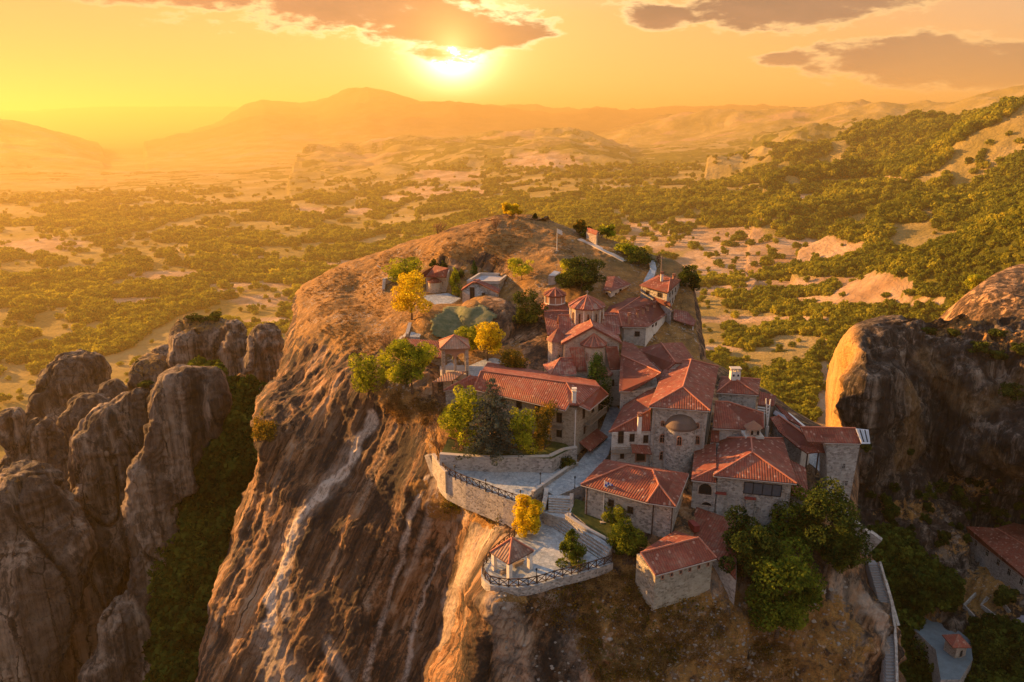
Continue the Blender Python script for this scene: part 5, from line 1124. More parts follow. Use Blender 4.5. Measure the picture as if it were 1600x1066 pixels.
for (x, y) in ((908,713),(921,698)): window(T, A2, B2, x, y, .9, 1.9, False, M_WOOD, name='door')
bm = NB(); tube(bm, [(B.x-.15, B.y-.15, 8.2), (B.x-.15, B.y-.15, 4), (B.x-.15, B.y-.15, .1)], .08, .08, 6); T.put('drainpipe', bm, M_WHITE)
chimney(T, P(897,622,z=10.0), .6, 1.1, M_PLAS, M_PLAS)
# low wing at its left end and kiosk roof
T = Thing('workshop', 'low red-roofed wing at the left end of the long building, partly behind the yellow-green tree', 'building', P(715, 610, z=4))
k = [P(693,610,z=6.4), P(742,604,z=6.4), P(750,588,z=7.8), P(736,587,z=7.8)]; make_roof(T, [[k[0], k[1], k[2], k[3]]], M_TILE2, .18, [(k[0], k[3])], [(k[0], k[1])])
k2_ = [k[3], k[2], P(757,582,z=6.6), P(738,583,z=6.6)]; bm = NB(); prism(bm, [(p.x, p.y) for p in (k[0]+Vector((.3, .3, 0)), k[1], k[2], k[3])], 1, [6.1, 6.2, 7.5, 7.5]); T.put('wall', bm, M_STONE)
T = Thing('ticket_booth', 'tiny open shelter with patchy pinkish roof beside the arched belfry', 'shelter', P(700, 595, z=5))
k = [P(675,597,z=7), P(706,595,z=7), P(729,580,z=7.7), P(700,581,z=7.7)]; make_roof(T, [k], M_TILE4, .15)
for p in (k[0], k[1], (k[0]+k[1])/2, k[2], k[3]): bm = NB(); q_ = Vector((p.x+.1, p.y+.2, p.z-.1)); beam(bm, q_, q_-Vector((0, 0, 3)), .16); T.put('post', bm, M_WOOD)
bm = NB(); q_ = (k[0]+k[2])/2; box(bm, (q_.x, q_.y+1, 5.2), (2.6, 1.2, 2.4)); T.put('counter', bm, M_STONE)
# ================================================ CHURCH
def W(px, py, Y): return P(px, py, Y=Y)
X_ = lambda px, Y=121, z=13: (px-800)/FPX*(Y*math.cos(PITCH)+(CAMZ-z)*math.sin(PITCH))
T = Thing('church', 'domed stone church with many weathered tile roofs and a rounded apse, left of centre', 'church', (X_(925), 127, 4))
xl, xr, xc = X_(877), X_(971), X_(925); Yf = 121
ft = .35
# front (east) arm gable
a, b_, c_ = Vector((xl, Yf-ft, 13.4)), Vector((xr, Yf-ft, 13.6)), Vector((xc, Yf-ft, 16.4)); a2, b2, c2 = [Vector((p.x, 126.5, p.z)) for p in (a, b_, c_)]
make_roof(T, [[a, c_, c2, a2], [c_, b_, b2, c2]], M_TILE3, .38, [(c_, c2)])
bm = NB(); ys = (Yf, 126)
for y in ys: pass
f = [(xl+.5, 3), (xr-.4, 3), (xr-.4, 13.3), (xc, 16.1), (xl+.5, 13.1)]; v0 = [bm.verts.new((x, ys[0], z)) for x, z in f]; v1 = [bm.verts.new((x, ys[1], z)) for x, z in f]
bm.faces.new(v0); bm.faces.new(v1[::-1])
for i in range(5): j = (i+1) % 5; bm.faces.new((v0[i], v0[j], v1[j], v1[i]))
bmesh.ops.recalc_face_normals(bm, faces=bm.faces); T.put('wall', bm, M_STONEW)
# transverse arms
yl, yr_, ym = 124.6, 132.4, 128.5; zA, zR = 13.9, 16.3; x0, x1 = X_(872, 128), X_(965, 128)
make_roof(T, [[(Vector((x0, yl, zA))), Vector((x1, yl, zA)), Vector((x1, ym, zR)), Vector((x0, ym, zR))], [Vector((x0, ym, zR)), Vector((x1, ym, zR)), Vector((x1, yr_, zA)), Vector((x0, yr_, zA))]], M_TILE3, .3, [(Vector((x0, ym, zR)), Vector((x1, ym, zR)))], name='cross_roof')
bm = NB(); prism(bm, [(x0+.4, yl+.4), (x1-.4, yl+.4), (x1-.4, yr_-.4), (x0+.4, yr_-.4)], 3, 13.7); prism(bm, [(x0+.45, ym-1.8), (x1-.45, ym-1.8), (x1-.45, ym+1.8), (x0+.45, ym+1.8)], 12, 14.9); T.put('wall', bm, M_STONEW)
# stepped corner roofs beside the drum
for (pa, pb, ya, yb, za, zb_) in ((931,962,126.2,129.5,14.9,16.6),(893,908,126.5,129.5,14.9,16.4)):
    xa, xb = X_(pa, 127), X_(pb, 127); make_roof(T, [[Vector((xa, ya, za)), Vector((xb, ya, za)), Vector((xb, yb, zb_)), Vector((xa, yb, zb_))]], M_TILE3, .3, name='corner_roof')
# left corner tower with conical roof
cx = X_(870, 123.6, 12); bm = NB(); cyl(bm, (cx+.15, 123.9), 1.75, 1.75, 3, 13.2, 10, math.pi/10, math.pi/10+2*math.pi); tw = T.put('stair_turret', bm, M_STONEW)
bm = NB(); cyl(bm, (cx+.15, 123.9), 2.05, .02, 13.1, 15.2, 10, math.pi/10, math.pi/10+2*math.pi); T.put('turret_roof', bm, M_TILE3, tw)
window(T, None, None, 0, 0, .75, 1.5, True, M_STONEW, False, parent=tw, at=(Vector((cx+.25, 122.2, 10.3)), Vector((1, 0, 0)), Vector((0, -1, 0))))
# main drum and dome roof
dc = Vector((X_(916.5, 128.4, 16), 128.6, 0)); n = 12; a0 = math.pi/12
bm = NB(); cyl(bm, dc, 3.02, 3.02, 14.2, 18.15, n, a0, a0+2*math.pi); dr = T.put('drum', bm, stone_mat('banded_brick', [(0, (.36, .22, .16)), (.4, (.52, .38, .28)), (1, (.64, .52, .40))], (.56, .43, .33), 3.4))
bm = NB(); cyl(bm, dc, 3.2, 3.2, 17.95, 18.2, n, a0, a0+2*math.pi); cyl(bm, dc, 3.18, 3.18, 14.5, 14.75, n, a0, a0+2*math.pi)
for k in range(n): aa = a0+2*math.pi*k/n; tube(bm, [dc+Vector((3.05*math.cos(aa), 3.05*math.sin(aa), z)) for z in (14.6, 16.3, 18)], .10, .10, 6)
T.put('drum_columns', bm, M_PLAS, dr)
def cone_roof(T, dc, r, z0, z1, n, a0, mat, parent, name='dome_roof'):
    rim = [dc+Vector((r*math.cos(a0+2*math.pi*k/n), r*math.sin(a0+2*math.pi*k/n), z0)) for k in range(n)]; mid = [dc+Vector((r*.5*math.cos(a0+2*math.pi*k/n), r*.5*math.sin(a0+2*math.pi*k/n), z0+(z1-z0)*.56)) for k in range(n)]; ap = dc+Vector((0, 0, z1)); F = []
    for k in range(n): j = (k+1) % n; F += [[rim[k], rim[j], mid[j], mid[k]], [mid[k], mid[j], ap]]
    return make_roof(T, F, mat, .2, [(rim[k], mid[k]) for k in range(n)]+[(mid[k], ap) for k in range(n)], name=name, parent=parent)
rf = cone_roof(T, dc, 3.4, 18.15, 19.95, n, a0, M_TILE3, dr)
bm = NB(); ap = dc+Vector((0, 0, 19.9)); beam(bm, ap, ap+Vector((0, 0, 1.0)), .09); beam(bm, ap+Vector((-.28, 0, .7)), ap+Vector((.28, 0, .7)), .08); bmesh.ops.create_uvsphere(bm, u_segments=8, v_segments=6, radius=.16, matrix=Matrix.Translation(ap+Vector((0, 0, .1)))); T.put('cross', bm, M_GUT, rf)
for k in range(n):
    am = a0+2*math.pi*(k+.5)/n; nn_ = Vector((math.cos(am), math.sin(am), 0))
    if nn_.y < .3: window(T, None, None, 0, 0, .38, 2.1, True, M_BRICK, False, parent=dr, at=(dc+nn_*2.95+Vector((0, 0, 16.2)), Vector((-nn_.y, nn_.x, 0)), nn_), fw=.06)
# apse
ac = Vector((X_(928.5, 120, 13), 121.0, 0)); n = 10; bm = NB(); cyl(bm, ac, 2.05, 2.05, 6, 13.3, n, -math.pi, 0, False); apz = T.put('apse', bm, M_STONEW)
rim = [ac+Vector((2.3*math.cos(-math.pi+math.pi*k/n), 2.3*math.sin(-math.pi+math.pi*k/n), 13.3)) for k in range(n+1)]; top = ac+Vector((0, 0, 15.0))
make_roof(T, [[rim[k], rim[k+1], top] for k in range(n)], M_TILE3, .22, [(rim[k], top) for k in range(0, n+1, 2)], name='apse_roof', parent=apz)
for k in (3, 5, 7): am = -math.pi+math.pi*k/n; nn_ = Vector((math.cos(am), math.sin(am), 0)); window(T, None, None, 0, 0, .4, 1.4, True, M_BRICK, False, parent=apz, at=(ac+nn_*2.02+Vector((0, 0, 11.4)), Vector((-nn_.y, nn_.x, 0)), nn_), fw=.06)
# roofs either side of the apse
make_roof(T, [[P(889.5,543,z=13.1), P(911.5,542,z=13.1), P(917,579,z=9), P(900,579,z=9)]], M_TILE3, .22, name='side_roof')
make_roof(T, [[P(946,541,z=13.1), P(964.5,541,z=13.1), P(972.5,576,z=9.1), P(953,577,z=9.1)]], M_TILE3, .22, name='side_roof')
bm = NB(); prism(bm, [(X_(901, 119, 9), 119.3), (X_(971, 119, 9), 119.3), (X_(971, 121, 9), 121), (X_(893, 121, 9), 121)], 2.5, 8.9); T.put('wall', bm, M_STONEW)
bm = NB(); la = Vector((X_(940, 119, 8), 119.2, 0)); cyl(bm, la, 1.75, 1.75, 2.5, 8.6, 8, -math.pi, 0, False); lo_ = T.put('apse', bm, M_STONEW); rim = [la+Vector((1.95*math.cos(-math.pi+math.pi*k/8), 1.95*math.sin(-math.pi+math.pi*k/8), 8.6)) for k in range(9)]
make_roof(T, [[rim[k], rim[k+1], la+Vector((0, 0, 10.1))] for k in range(8)], M_TILE3, .2, name='apse_roof', parent=lo_)
for px in (958,): window(T, Vector((0, 119.3, 0)), Vector((10, 119.3, 0)), px, 598, .6, 1.5, True, M_STONEW, False)
# chapel on the left
T = Thing('side_chapel', 'low chapel with hipped tile roof attached to the left foot of the domed church', 'chapel', (X_(875, 118, 8), 120, 3))
k = [P(859,586,z=9), P(901,584.5,z=9), P(898,560,z=10.6), P(875.5,559.5,z=10.6), P(848,569,z=9)]; make_roof(T, [[k[0], k[1], k[2], k[3]], [k[0], k[3], k[4]]], M_TILE3, .2, [(k[0], k[3]), (k[3], k[2])], [(k[0], k[1])])
bm = NB(); prism(bm, [(p.x, p.y) for p in (k[0]+Vector((.35, .35, 0)), k[1]+Vector((0, .35, 0)), k[2]+Vector((0, 1, 0)), k[3]+Vector((0, 1, 0)), k[4]+Vector((.35, 0, 0)))], 2.5, [8.8, 8.8, 9.6, 9.6, 8.8]); T.put('wall', bm, M_STONE)
# narthex behind, with its own small drum
T = Thing('narthex', 'rear part of the church with plain red roof and a small round brick drum', 'church', (X_(872, 136, 12), 138, 6))
k = [P(855,524,z=12), P(896,522,z=12), P(897,486,z=14.4), P(850,487,z=14.4)]; make_roof(T, [k], M_TILE, .2, [(k[3], k[2])]); k2_ = [k[3], k[2], P(899,478,z=13.4), P(850,480,z=13.4)]; make_roof(T, [k2_], M_TILE3, .2, name='rear_roof')
bm = NB(); prism(bm, [(p.x, p.y) for p in (k[0]+Vector((.4, .4, 0)), k[1]+Vector((0, .4, 0)), k2_[2], k2_[3])], 4, [11.7, 11.7, 13.1, 13.1]); T.put('wall', bm, M_STONEW)
sc_ = Vector((X_(867, 144, 15), 144, 0)); bm = NB(); prism(bm, [(sc_.x-2.5, 141.4), (sc_.x+2.6, 141.4), (sc_.x+2.6, 146.6), (sc_.x-2.5, 146.6)], 9, 14.0); T.put('drum_base', bm, M_BRICK)
make_roof(T, [[Vector((sc_.x-2.8, 141, 13.9)), Vector((sc_.x+2.9, 141, 13.9)), Vector((sc_.x+1.5, 142.6, 14.9)), Vector((sc_.x-1.5, 142.6, 14.9))], [Vector((sc_.x-2.8, 141, 13.9)), Vector((sc_.x-1.5, 142.6, 14.9)), Vector((sc_.x-1.5, 146, 14.9)), Vector((sc_.x-2.8, 146.8, 13.9))], [Vector((sc_.x+2.9, 141, 13.9)), Vector((sc_.x+2.9, 146.8, 13.9)), Vector((sc_.x+1.5, 146, 14.9)), Vector((sc_.x+1.5, 142.6, 14.9))]], M_TILE, .2, name='skirt_roof')
bm = NB(); cyl(bm, sc_, 2.0, 2.0, 14.2, 16.6, 10, math.pi/10, math.pi/10+2*math.pi); d2 = T.put('drum', bm, M_BRICK)
bm = NB(); [tube(bm, [sc_+Vector((2.05*math.cos(math.pi/10+k*math.pi/5), 2.05*math.sin(math.pi/10+k*math.pi/5), z)) for z in (14.8, 15.7, 16.5)], .09, .09, 5) for k in range(10)]; cyl(bm, sc_, 2.12, 2.12, 14.8, 15.0, 10, math.pi/10, math.pi/10+2*math.pi); T.put('drum_columns', bm, M_PLAS, d2)
cone_roof(T, sc_, 2.3, 16.6, 17.9, 10, math.pi/10, M_TILE, d2)
# ================================================ UPPER HOUSES
def house(name, label, faces, foot, zb, mat=M_TILE, wmat=M_STONE, ridges=(), gut=(), over=.35, cat='building', loc=None):
    pts = [as_v(p) for p in foot]; c = sum(pts, Vector())/len(pts); T = Thing(name, label, cat, Vector((c.x, c.y, zb))); make_roof(T, faces, mat, .2, ridges, gut); w_ = make_walls(T, foot, zb, wmat, over); return T, w_
# right of the dome: the white guest house with balcony
e = [(942,475,13.4),(985,473,13.6),(966,486,14.2),(972,510.5,12.3),(1013,510.5,12.3),(1052,486,12.3),(1024,471,13.6),(999.6,464,14.4)]
T = Thing('guest_house', 'white-walled house with brown timber balcony under a broad red roof, right of the dome', 'building', P(1010, 530, z=7))
A_, B_, C_ = P(972,510.5,z=12.2), P(1013,510.5,z=12.2), P(1051.5,484,z=12.2); r1, r2, r3 = P(966,486,z=14.3), P(1000,464,z=14.6), P(1026,472,z=14.2); D_ = P(936,500,z=12.2); E_ = P(940,470,z=13.2)
make_roof(T, [[A_, B_, r1], [B_, C_, r3, r2, r1], [D_, A_, r1], [D_, r1, r2, E_]], M_TILE, .2, [(A_, r1), (r1, B_) if False else (r1, r2)], [(A_, B_), (B_, C_)])
w_ = [A_+Vector((.5, .4, 0)), B_+Vector((-.5, .3, 0)), C_+Vector((-.5, -.2, 0)), P(1028,474,z=12), P(945,478,z=12)]
bm = NB(); prism(bm, [(p.x, p.y) for p in w_], 5, 12.0); T.put('wall', bm, M_STONE)
window(T, w_[0], w_[1], 995.6, 521.8, 1.0, 1.0)
off = Vector(((w_[2]-w_[1]).y, -(w_[2]-w_[1]).x, 0)).normalized()*.05; bm = NB(); prism(bm, [(p.x, p.y) for p in (w_[1]+off, w_[2]+off, w_[2]+off*3, w_[1]+off*3)], 6, 11.95); T.put('wall', bm, M_PLAS)
o3 = off*3.2; WA, WB = w_[1]+o3, w_[2]+o3
for (x, y, a, b_) in ((1020,506,.75,1.3),(1025,504,.75,1.3),(1021.5,527,.7,1.2),(1033,522,.7,1.2),(1039,519.5,.7,1.2),(1046.5,517,.7,1.2)): window(T, WA, WB, x, y, a, b_)
pc, d_, n_ = on_wall(WA, WB, 1046, 499); up = Vector((0, 0, 1)); bm = NB(); box(bm, pc+n_*.5, (4.6, 1.0, 2.3), (d_, n_, up)); lg = T.put('loggia', bm, M_WOOD)
bm = NB(); box(bm, pc+n_*.55-up*1.35, (4.8, 1.1, .55), (d_, n_, up)); T.put('loggia_base', bm, M_PLAS, lg); bm = NB()
for i in range(5): bm = NB(); box(bm, pc+n_*1.03+d_*(-2.2+1.1*i), (.12, .1, 2.3), (d_, n_, up)); T.put('loggia_post', bm, M_WOODL, lg)
for k_, (x, y) in enumerate(((983,499),(996,494),(1005,489),(1012,485),(1022,482))): chimney(T, P(x, y, z=13.4), .45, .8, M_BRICK)
# lower dark roof with posts at the cliff
T = Thing('cliff_shed', 'dark weathered red roof on tall posts overhanging the cliff, right of the white-walled house', 'shelter', P(1070, 520, z=6))
k = [P(1052,499,z=11), P(1084,509,z=10.3), P(1087.5,501,z=11), P(1074,487,z=12), P(1053,483,z=12.3)]; make_roof(T, [k], M_TILE3, .2)
for (x, y) in ((1056,501),(1070,506),(1083,509),(1085,502)): bm = NB(); p = P(x, y, z=10.2); beam(bm, p, p-Vector((0, 0, 4.5)), .18); T.put('post', bm, M_WHITE)
bm = NB(); p = P(1066,500,z=8); box(bm, (p.x, p.y+2.5, 8), (4.5, 2.5, 4)); T.put('wall', bm, M_WOOD)
# two houses up by the path
T, w_ = house('path_house', 'small house with red roof on the left of the pale uphill path', [[P(943,452.5,z=16.4), P(955,455,z=16.2), P(961,431.5,z=17.6), P(949,432,z=17.6)], [P(955,455,z=16.2), P(986,443.5,z=16.2), P(961,431.5,z=17.6)]], [P(943.5,452.5,z=16), P(955,455,z=16), P(986,443.5,z=16), P(965,432,z=16), P(949,432,z=16)], 11, gut=[(P(955,455,z=16.2), P(986,443.5,z=16.2))], wmat=M_PLAS, over=.25)
window(T, w_[1], w_[2], 962, 461, .7, .9); window(T, w_[1], w_[2], 969, 459, .9, 2.0, name='door'); window(T, w_[1], w_[2], 978, 453, .6, .8); window(T, w_[0], w_[1], 948, 464, .6, 1.8, name='door')
T, w_ = house('corner_house', 'stone house with bright red hipped roof on the right of the pale uphill path', [[P(999,445.5,z=16.8), P(1044,457,z=16.8), P(1047,435.5,z=18.4), P(1028,433,z=18.4)], [P(1044,457,z=16.8), P(1064.5,437,z=16.8), P(1047,435.5,z=18.4)], [P(1064.5,437,z=16.8), P(1030,428.5,z=16.8), P(1028,433,z=18.4), P(1047,435.5,z=18.4)], [P(999,445.5,z=16.8), P(1028,433,z=18.4), P(1030,428.5,z=16.8)]],
    [P(999,445.5,z=16.6), P(1044,457,z=16.6), P(1064.5,437,z=16.6), P(1030,428.5,z=16.6)], 9, ridges=[(P(1044,457,z=16.8), P(1047,435.5,z=18.4)), (P(1028,433,z=18.4), P(1047,435.5,z=18.4))], wmat=M_STONE, over=.3)
for i in range(3):
    window(T, w_[1], w_[2], 1046.5+i*4.2, 474-i*4.3, .55, 1.1); window(T, w_[1], w_[2], 1046.5+i*4.2, 461-i*4.0, .55, .9)
window(T, w_[0], w_[1], 1031, 461, 1.3, 1.0); window(T, w_[0], w_[1], 1012, 457, .8, .8)
chimney(T, P(1034,437,z=18.2), .5, 1.2, M_PLAS); chimney(T, P(1053,438,z=17.6), .5, .9, M_BRICK)
T, w_ = house('red_lean_to', 'little red lean-to roof below the corner house, behind the row of chimneys', [[P(1020,470,z=14.2), P(1050,480,z=14.0), P(1046,472,z=14.8), P(1022,464,z=14.8)]], [P(1020,470,z=14), P(1050,480,z=14), P(1046,472,z=14), P(1022,464,z=14)], 10, over=.1)
# ================================================ UPPER LEFT: chapel, flat-roofed house, belfry, terrace walls
T, w_ = house('hill_chapel', 'small chapel with pinkish gabled roof and rounded apse on the grassy hill at upper left', [[P(655,429,z=17.3), P(665,432.5,z=16.3), P(683.5,414.5,z=18.4), P(680,414.5,z=18.4)], [P(665,432,z=16.5), P(680,414.5,z=18.6), P(701,419,z=18.6), P(697.5,433,z=16.7)]], [P(665,432.5,z=16.3), P(697,433,z=16.3), P(704,420,z=16.3), P(672,416,z=16.3)], 11, M_TILE4 if False else M_TILE, M_STONEW, over=.1)
B0 = T; pc, d_, n_ = on_wall(w_[0], w_[1], 679, 440); bm = NB(); ac = Vector((pc.x, pc.y+.2, 0)); cyl(bm, ac, 1.5, 1.5, 11, 15.3, 8, -math.pi, 0, False); ap = T.put('apse', bm, M_STONEW); rim = [ac+Vector((1.7*math.cos(-math.pi+math.pi*k/8), 1.7*math.sin(-math.pi+math.pi*k/8), 15.3)) for k in range(9)]
make_roof(T, [[rim[k], rim[k+1], ac+Vector((0, 0, 16.4))] for k in range(8)], M_TILE, .15, name='apse_roof', parent=ap)
window(T, w_[0], w_[1], 668.5, 443, .35, .9, True, M_STONEW, False); window(T, w_[0], w_[1], 692, 443, .35, .9, True, M_STONEW, False)
bm = NB(); p = P(702,430,z=14); box(bm, (p.x+.4, p.y+1, 15.5), (.9, .9, 5)); T.put('bell_stand', bm, M_STONEW)
# flat roofed house with front porch
T = Thing('cistern_house', 'stone house with a flat pale parapet roof and a small red-roofed front, on the hill', 'building', P(760, 465, z=13))
f = [P(731,438,z=16.5), P(779,440,z=16.3), P(794,427.5,z=16.4), P(750,426,z=16.5)]; bm = NB(); prism(bm, [(p.x, p.y) for p in f], 11, 15.8); T.put('wall', bm, M_STONE)
bm = NB()
for i in range(4): a, b_ = f[i], f[(i+1) % 4]; beam(bm, Vector((a.x, a.y, 16.1)), Vector((b_.x, b_.y, 16.1)), .5, .7)
T.put('parapet', bm, M_CONC); bm = NB(); prism(bm, [(p.x, p.y) for p in inset(f, .3)], 15.8, 15.88); T.put('roof', bm, M_ROOFDK)
g_ = [P(720,453.5,z=15.2), P(738,441.5,z=16.6), P(745,441,z=16.6), P(779,457.5,z=15.2)]; h_ = [p+Vector((.3, 3.4, 0)) for p in g_]
make_roof(T, [[g_[0], g_[1], h_[1], h_[0]], [g_[1], g_[2], h_[2], h_[1]], [g_[2], g_[3], h_[3], h_[2]]], M_TILE2, .25, name='porch_roof')
bm = NB(); fr = [Vector((p.x, p.y+.35, p.z-.25)) for p in g_]; lo_ = [Vector((fr[0].x+.3, fr[0].y, 11)), Vector((fr[3].x-.3, fr[3].y, 11))]; pts = [lo_[0], lo_[1], Vector((fr[3].x-.3, fr[3].y, fr[3].z)), fr[2], fr[1], Vector((fr[0].x+.3, fr[0].y, fr[0].z))]
v0 = [bm.verts.new(p) for p in pts]; v1 = [bm.verts.new(p+Vector((.3, 2.8, 0))) for p in pts]; bm.faces.new(v0); bm.faces.new(v1[::-1])
for i in range(6): j = (i+1) % 6; bm.faces.new((v0[i], v0[j], v1[j], v1[i]))
bmesh.ops.recalc_face_normals(bm, faces=bm.faces); T.put('porch_wall', bm, M_STONE)
window(T, lo_[0], lo_[1], 738, 458, 1.1, 2.6, name='door'); window(T, lo_[0], lo_[1], 755.5, 461.5, .7, 1.1)
# belfry: arched kiosk
bz = 6.4; bc = P(711, 583, z=bz); T = Thing('belfry', 'square brick belfry with arched openings and a pale tiled pyramid roof', 'belfry', bc); s_ = 2.35; ht = 5.4; up = Vector((0, 0, 1)); rot = .12
ex, ey = Vector((math.cos(rot), math.sin(rot), 0)), Vector((-math.sin(rot), math.cos(rot), 0))
for i in (-1, 1):
    for j in (-1, 1): bm = NB(); box(bm, bc+ex*(i*(s_-.3))+ey*(j*(s_-.3))+up*(ht/2-.4), (.6, .6, ht+.8), (ex, ey, up)); T.put('pillar', bm, M_STONEW)
for j in (-1, 1):
    for e_ in (ex, ey): bm = NB(); box(bm, bc+e_*(j*(s_-.3))+up*(ht*.5-.1), (.42, .42, ht*.55), (ex, ey, up)); T.put('pillar', bm, M_STONEW)
def arch_panel(bm, c0, ax, nn_, span, z0, z1, t_=.5, n=8):
    """wall strip above two arches"""
    for s2 in (-1, 1):
        cx_ = c0+ax*(s2*span/4); r = span/4-.18
        pr = [(-span/4, z0), (-r, z0)]+[(-r*math.cos(math.pi*k/n), z0+r*math.sin(math.pi*k/n)) for k in range(1, n)]+[(r, z0), (span/4, z0)]
        for k in range(len(pr)-1):
            (xa, za), (xb, zb_) = pr[k], pr[k+1]
            if xb-xa < 1e-4: continue
            q_ = [cx_+ax*xa+up*za, cx_+ax*xb+up*zb_, cx_+ax*xb+up*z1, cx_+ax*xa+up*z1]; A4 = [bm.verts.new(p-nn_*t_/2) for p in q_]; B4 = [bm.verts.new(p+nn_*t_/2) for p in q_]
            bm.faces.new(A4); bm.faces.new(B4[::-1]); bm.faces.new((A4[1], A4[0], B4[0], B4[1])); bm.faces.new((A4[3], A4[2], B4[2], B4[3]))
bm = NB()
for j in (-1, 1): arch_panel(bm, Vector((bc.x, bc.y, 0))+ey*(j*(s_-.3)), ex, ey, 2*s_, bz+ht-2.0, bz+ht); arch_panel(bm, Vector((bc.x, bc.y, 0))+ex*(j*(s_-.3)), ey, ex, 2*s_, bz+ht-2.0, bz+ht)
T.put('arcade', bm, M_BRICK)
cn = [bc+ex*(i*(s_+.3))+ey*(j*(s_+.3))+up*ht for i, j in ((-1, -1), (1, -1), (1, 1), (-1, 1))]; ap = bc+up*(ht+1.7); make_roof(T, [[cn[k], cn[(k+1) % 4], ap] for k in range(4)], M_TILE4, .25, [(cn[k], ap) for k in range(4)])
bm = NB(); box(bm, bc+up*.1, (2*s_+.6, 2*s_+.6, .9), (ex, ey, up)); T.put('plinth', bm, M_CONC); bm = NB(); cyl(bm, bc, .55, .2, bz+2.6, bz+3.5, 10); T.put('bell', bm, M_BLACK)
T, w_ = house('stable', 'long low house with smooth crimson roof partly behind the big pine and the belfry', [[P(630,556,z=8.5), P(692,559,z=8.5), P(692,533,z=10), P(632,529,z=10)]], [P(631,555,z=8.3), P(691,558,z=8.3), P(691,535,z=8.3), P(633,531,z=8.3)], 3.5, M_TILE, M_STONE, over=.2)
T, w_ = house('wash_house', 'sliver of pinkish roof right of the speckled autumn tree', [[P(811,588,z=7.4), P(825,588,z=7.4), P(827,564,z=9), P(813,567,z=9)]], [P(811,588,z=7), P(825,588,z=7), P(827,566,z=7), P(813,568,z=7)], 2, M_TILE4, M_STONE, over=.1)
# ================================================ TERRACES, PATHS, WALLS
def slab(name, poly, zt, depth, mat, smat=None, kind='structure', label=None, cat=None):
    """paved platform: pixel polygon at height zt, sides of masonry; zt may be per point"""
    pts = [P(p[0], p[1], z=(p[2] if len(p) > 2 else zt)) for p in poly]; bm = NB(); n = len(pts)
    hi = [bm.verts.new(p) for p in pts]; lo = [bm.verts.new(p-Vector((0, 0, depth))) for p in pts]
    f = bm.faces.new(hi); f.normal_update(); f.material_index = 0
    for i in range(n): j = (i+1) % n; q = bm.faces.new((hi[i], hi[j], lo[j], lo[i])); q.material_index = 1
    if f.normal.z < 0: f.normal_flip()
    bmesh.ops.recalc_face_normals(bm, faces=bm.faces)
    if f.normal.z < 0: bmesh.ops.reverse_faces(bm, faces=bm.faces)
    if len(poly) > 4: bmesh.ops.triangulate(bm, faces=[f])
    return single(name, bm, [mat, smat or M_STONE], label, cat, kind=kind)
def wall_line(name, pts, h, w_, depth, mat, label, cat='wall', cope=None):
    """masonry wall following pixel points with their ground heights"""
    V = [P(p[0], p[1], z=p[2]) for p in pts]; T = Thing(name, label, cat, V[len(V)//2]); bm = NB()
    for a, b_ in zip(V, V[1:]): m_ = Vector((0, 0, (h-depth)/2)); beam(bm, a+m_, b_+m_, w_, h+depth)
    T.put('masonry', bm, mat); bm = NB()
    for a, b_ in zip(V, V[1:]): m_ = Vector((0, 0, h+.05)); beam(bm, a+m_, b_+m_, w_+.12, .12)
    T.put('coping', bm, cope or M_CONC); return T
T1 = [(682,721),(686,730),(697,741),(727,755),(759,767),(786,778),(812,787),(828,774),(849,763),(868,776),(911,758),(930,736),(950,718),(903,726),(880,722),(858,733),(777,735),(712,731),(693,728)]
slab('paving', T1, 0.0, 4.2, M_PAVE)
slab('path', [(870,775,0.02),(911,757.5,.05),(950,712,.15),(956,690,.4),(962,668,.9),(985,632,2.0),(1000,615,3.0),(975,606,3.4),(950,640,2.0),(940,668,1.0),(925,696,.5),(900,727,.1)], 0, 2.5, M_PAVE)
for k in range(6): slab('step', [(857,773+k*4.1,-.02-.26*k),(891,775+k*4.1,-.02-.26*k),(891,779.8+k*4.1,-.02-.26*k),(857,777.8+k*4.1,-.02-.26*k)], 0, 1.2, M_PAVE)
slab('paving', [(855,797,-1.62),(890,799,-1.62),(889,812,-1.62),(866,806,-1.62),(850,801,-1.62)], 0, 2, M_PAVE)
LA, LB_ = ((884,808),(957,853)), ((842,806),(944,876))
for k in range(5):
    u0, u1 = k/5, (k+1)/5; z = -1.75-.36*k; q = lambda u, e: (LA[e][0]+(LB_[e][0]-LA[e][0])*u, LA[e][1]+(LB_[e][1]-LA[e][1])*u)
    slab('step', [(*q(u0, 0), z), (*q(u0, 1), z), (*q(u1+.03, 1), z), (*q(u1+.03, 0), z)], 0, 2.0, M_PAVE)
T2 = [(752,901),(757,908),(766,915),(790,919),(821,918),(845,913),(869,905),(915,894),(958,880),(955,872),(905,843),(848,806),(836,812),(822,822),(804,838),(785,853),(767,868),(757,878),(752,888)]
slab('paving', T2, -3.4, 1.2, M_PAVE)
slab('lawn', [(892,800,-1.0),(899,779,-.6),(925,788,-.6),(1000,812,-.7),(1010,850,-2.6),(960,856,-2.7)], 0, 2, M_LAWN, M_STONE)
slab('lawn', [(688,711,2.3),(862,717,2.3),(893,701,2.3),(880,690,2.3),(700,686,2.3)], 0, 3, M_LAWN, M_STONE)
slab('path', [(1003,446,15.2),(1024,446,15.2),(1012,465,13.6),(958,474,13.2),(962,468,13.4),(985,458,14.0),(998,450,14.9)], 0, 2, M_PAVE)
slab('path', [(1005,440,16.2),(1019,441,16.0),(1026,420,17.9),(1023,408,18.7),(1012,403,19.0),(1014,408,18.7),(1016,420,17.9)], 0, 2, M_PAVE)
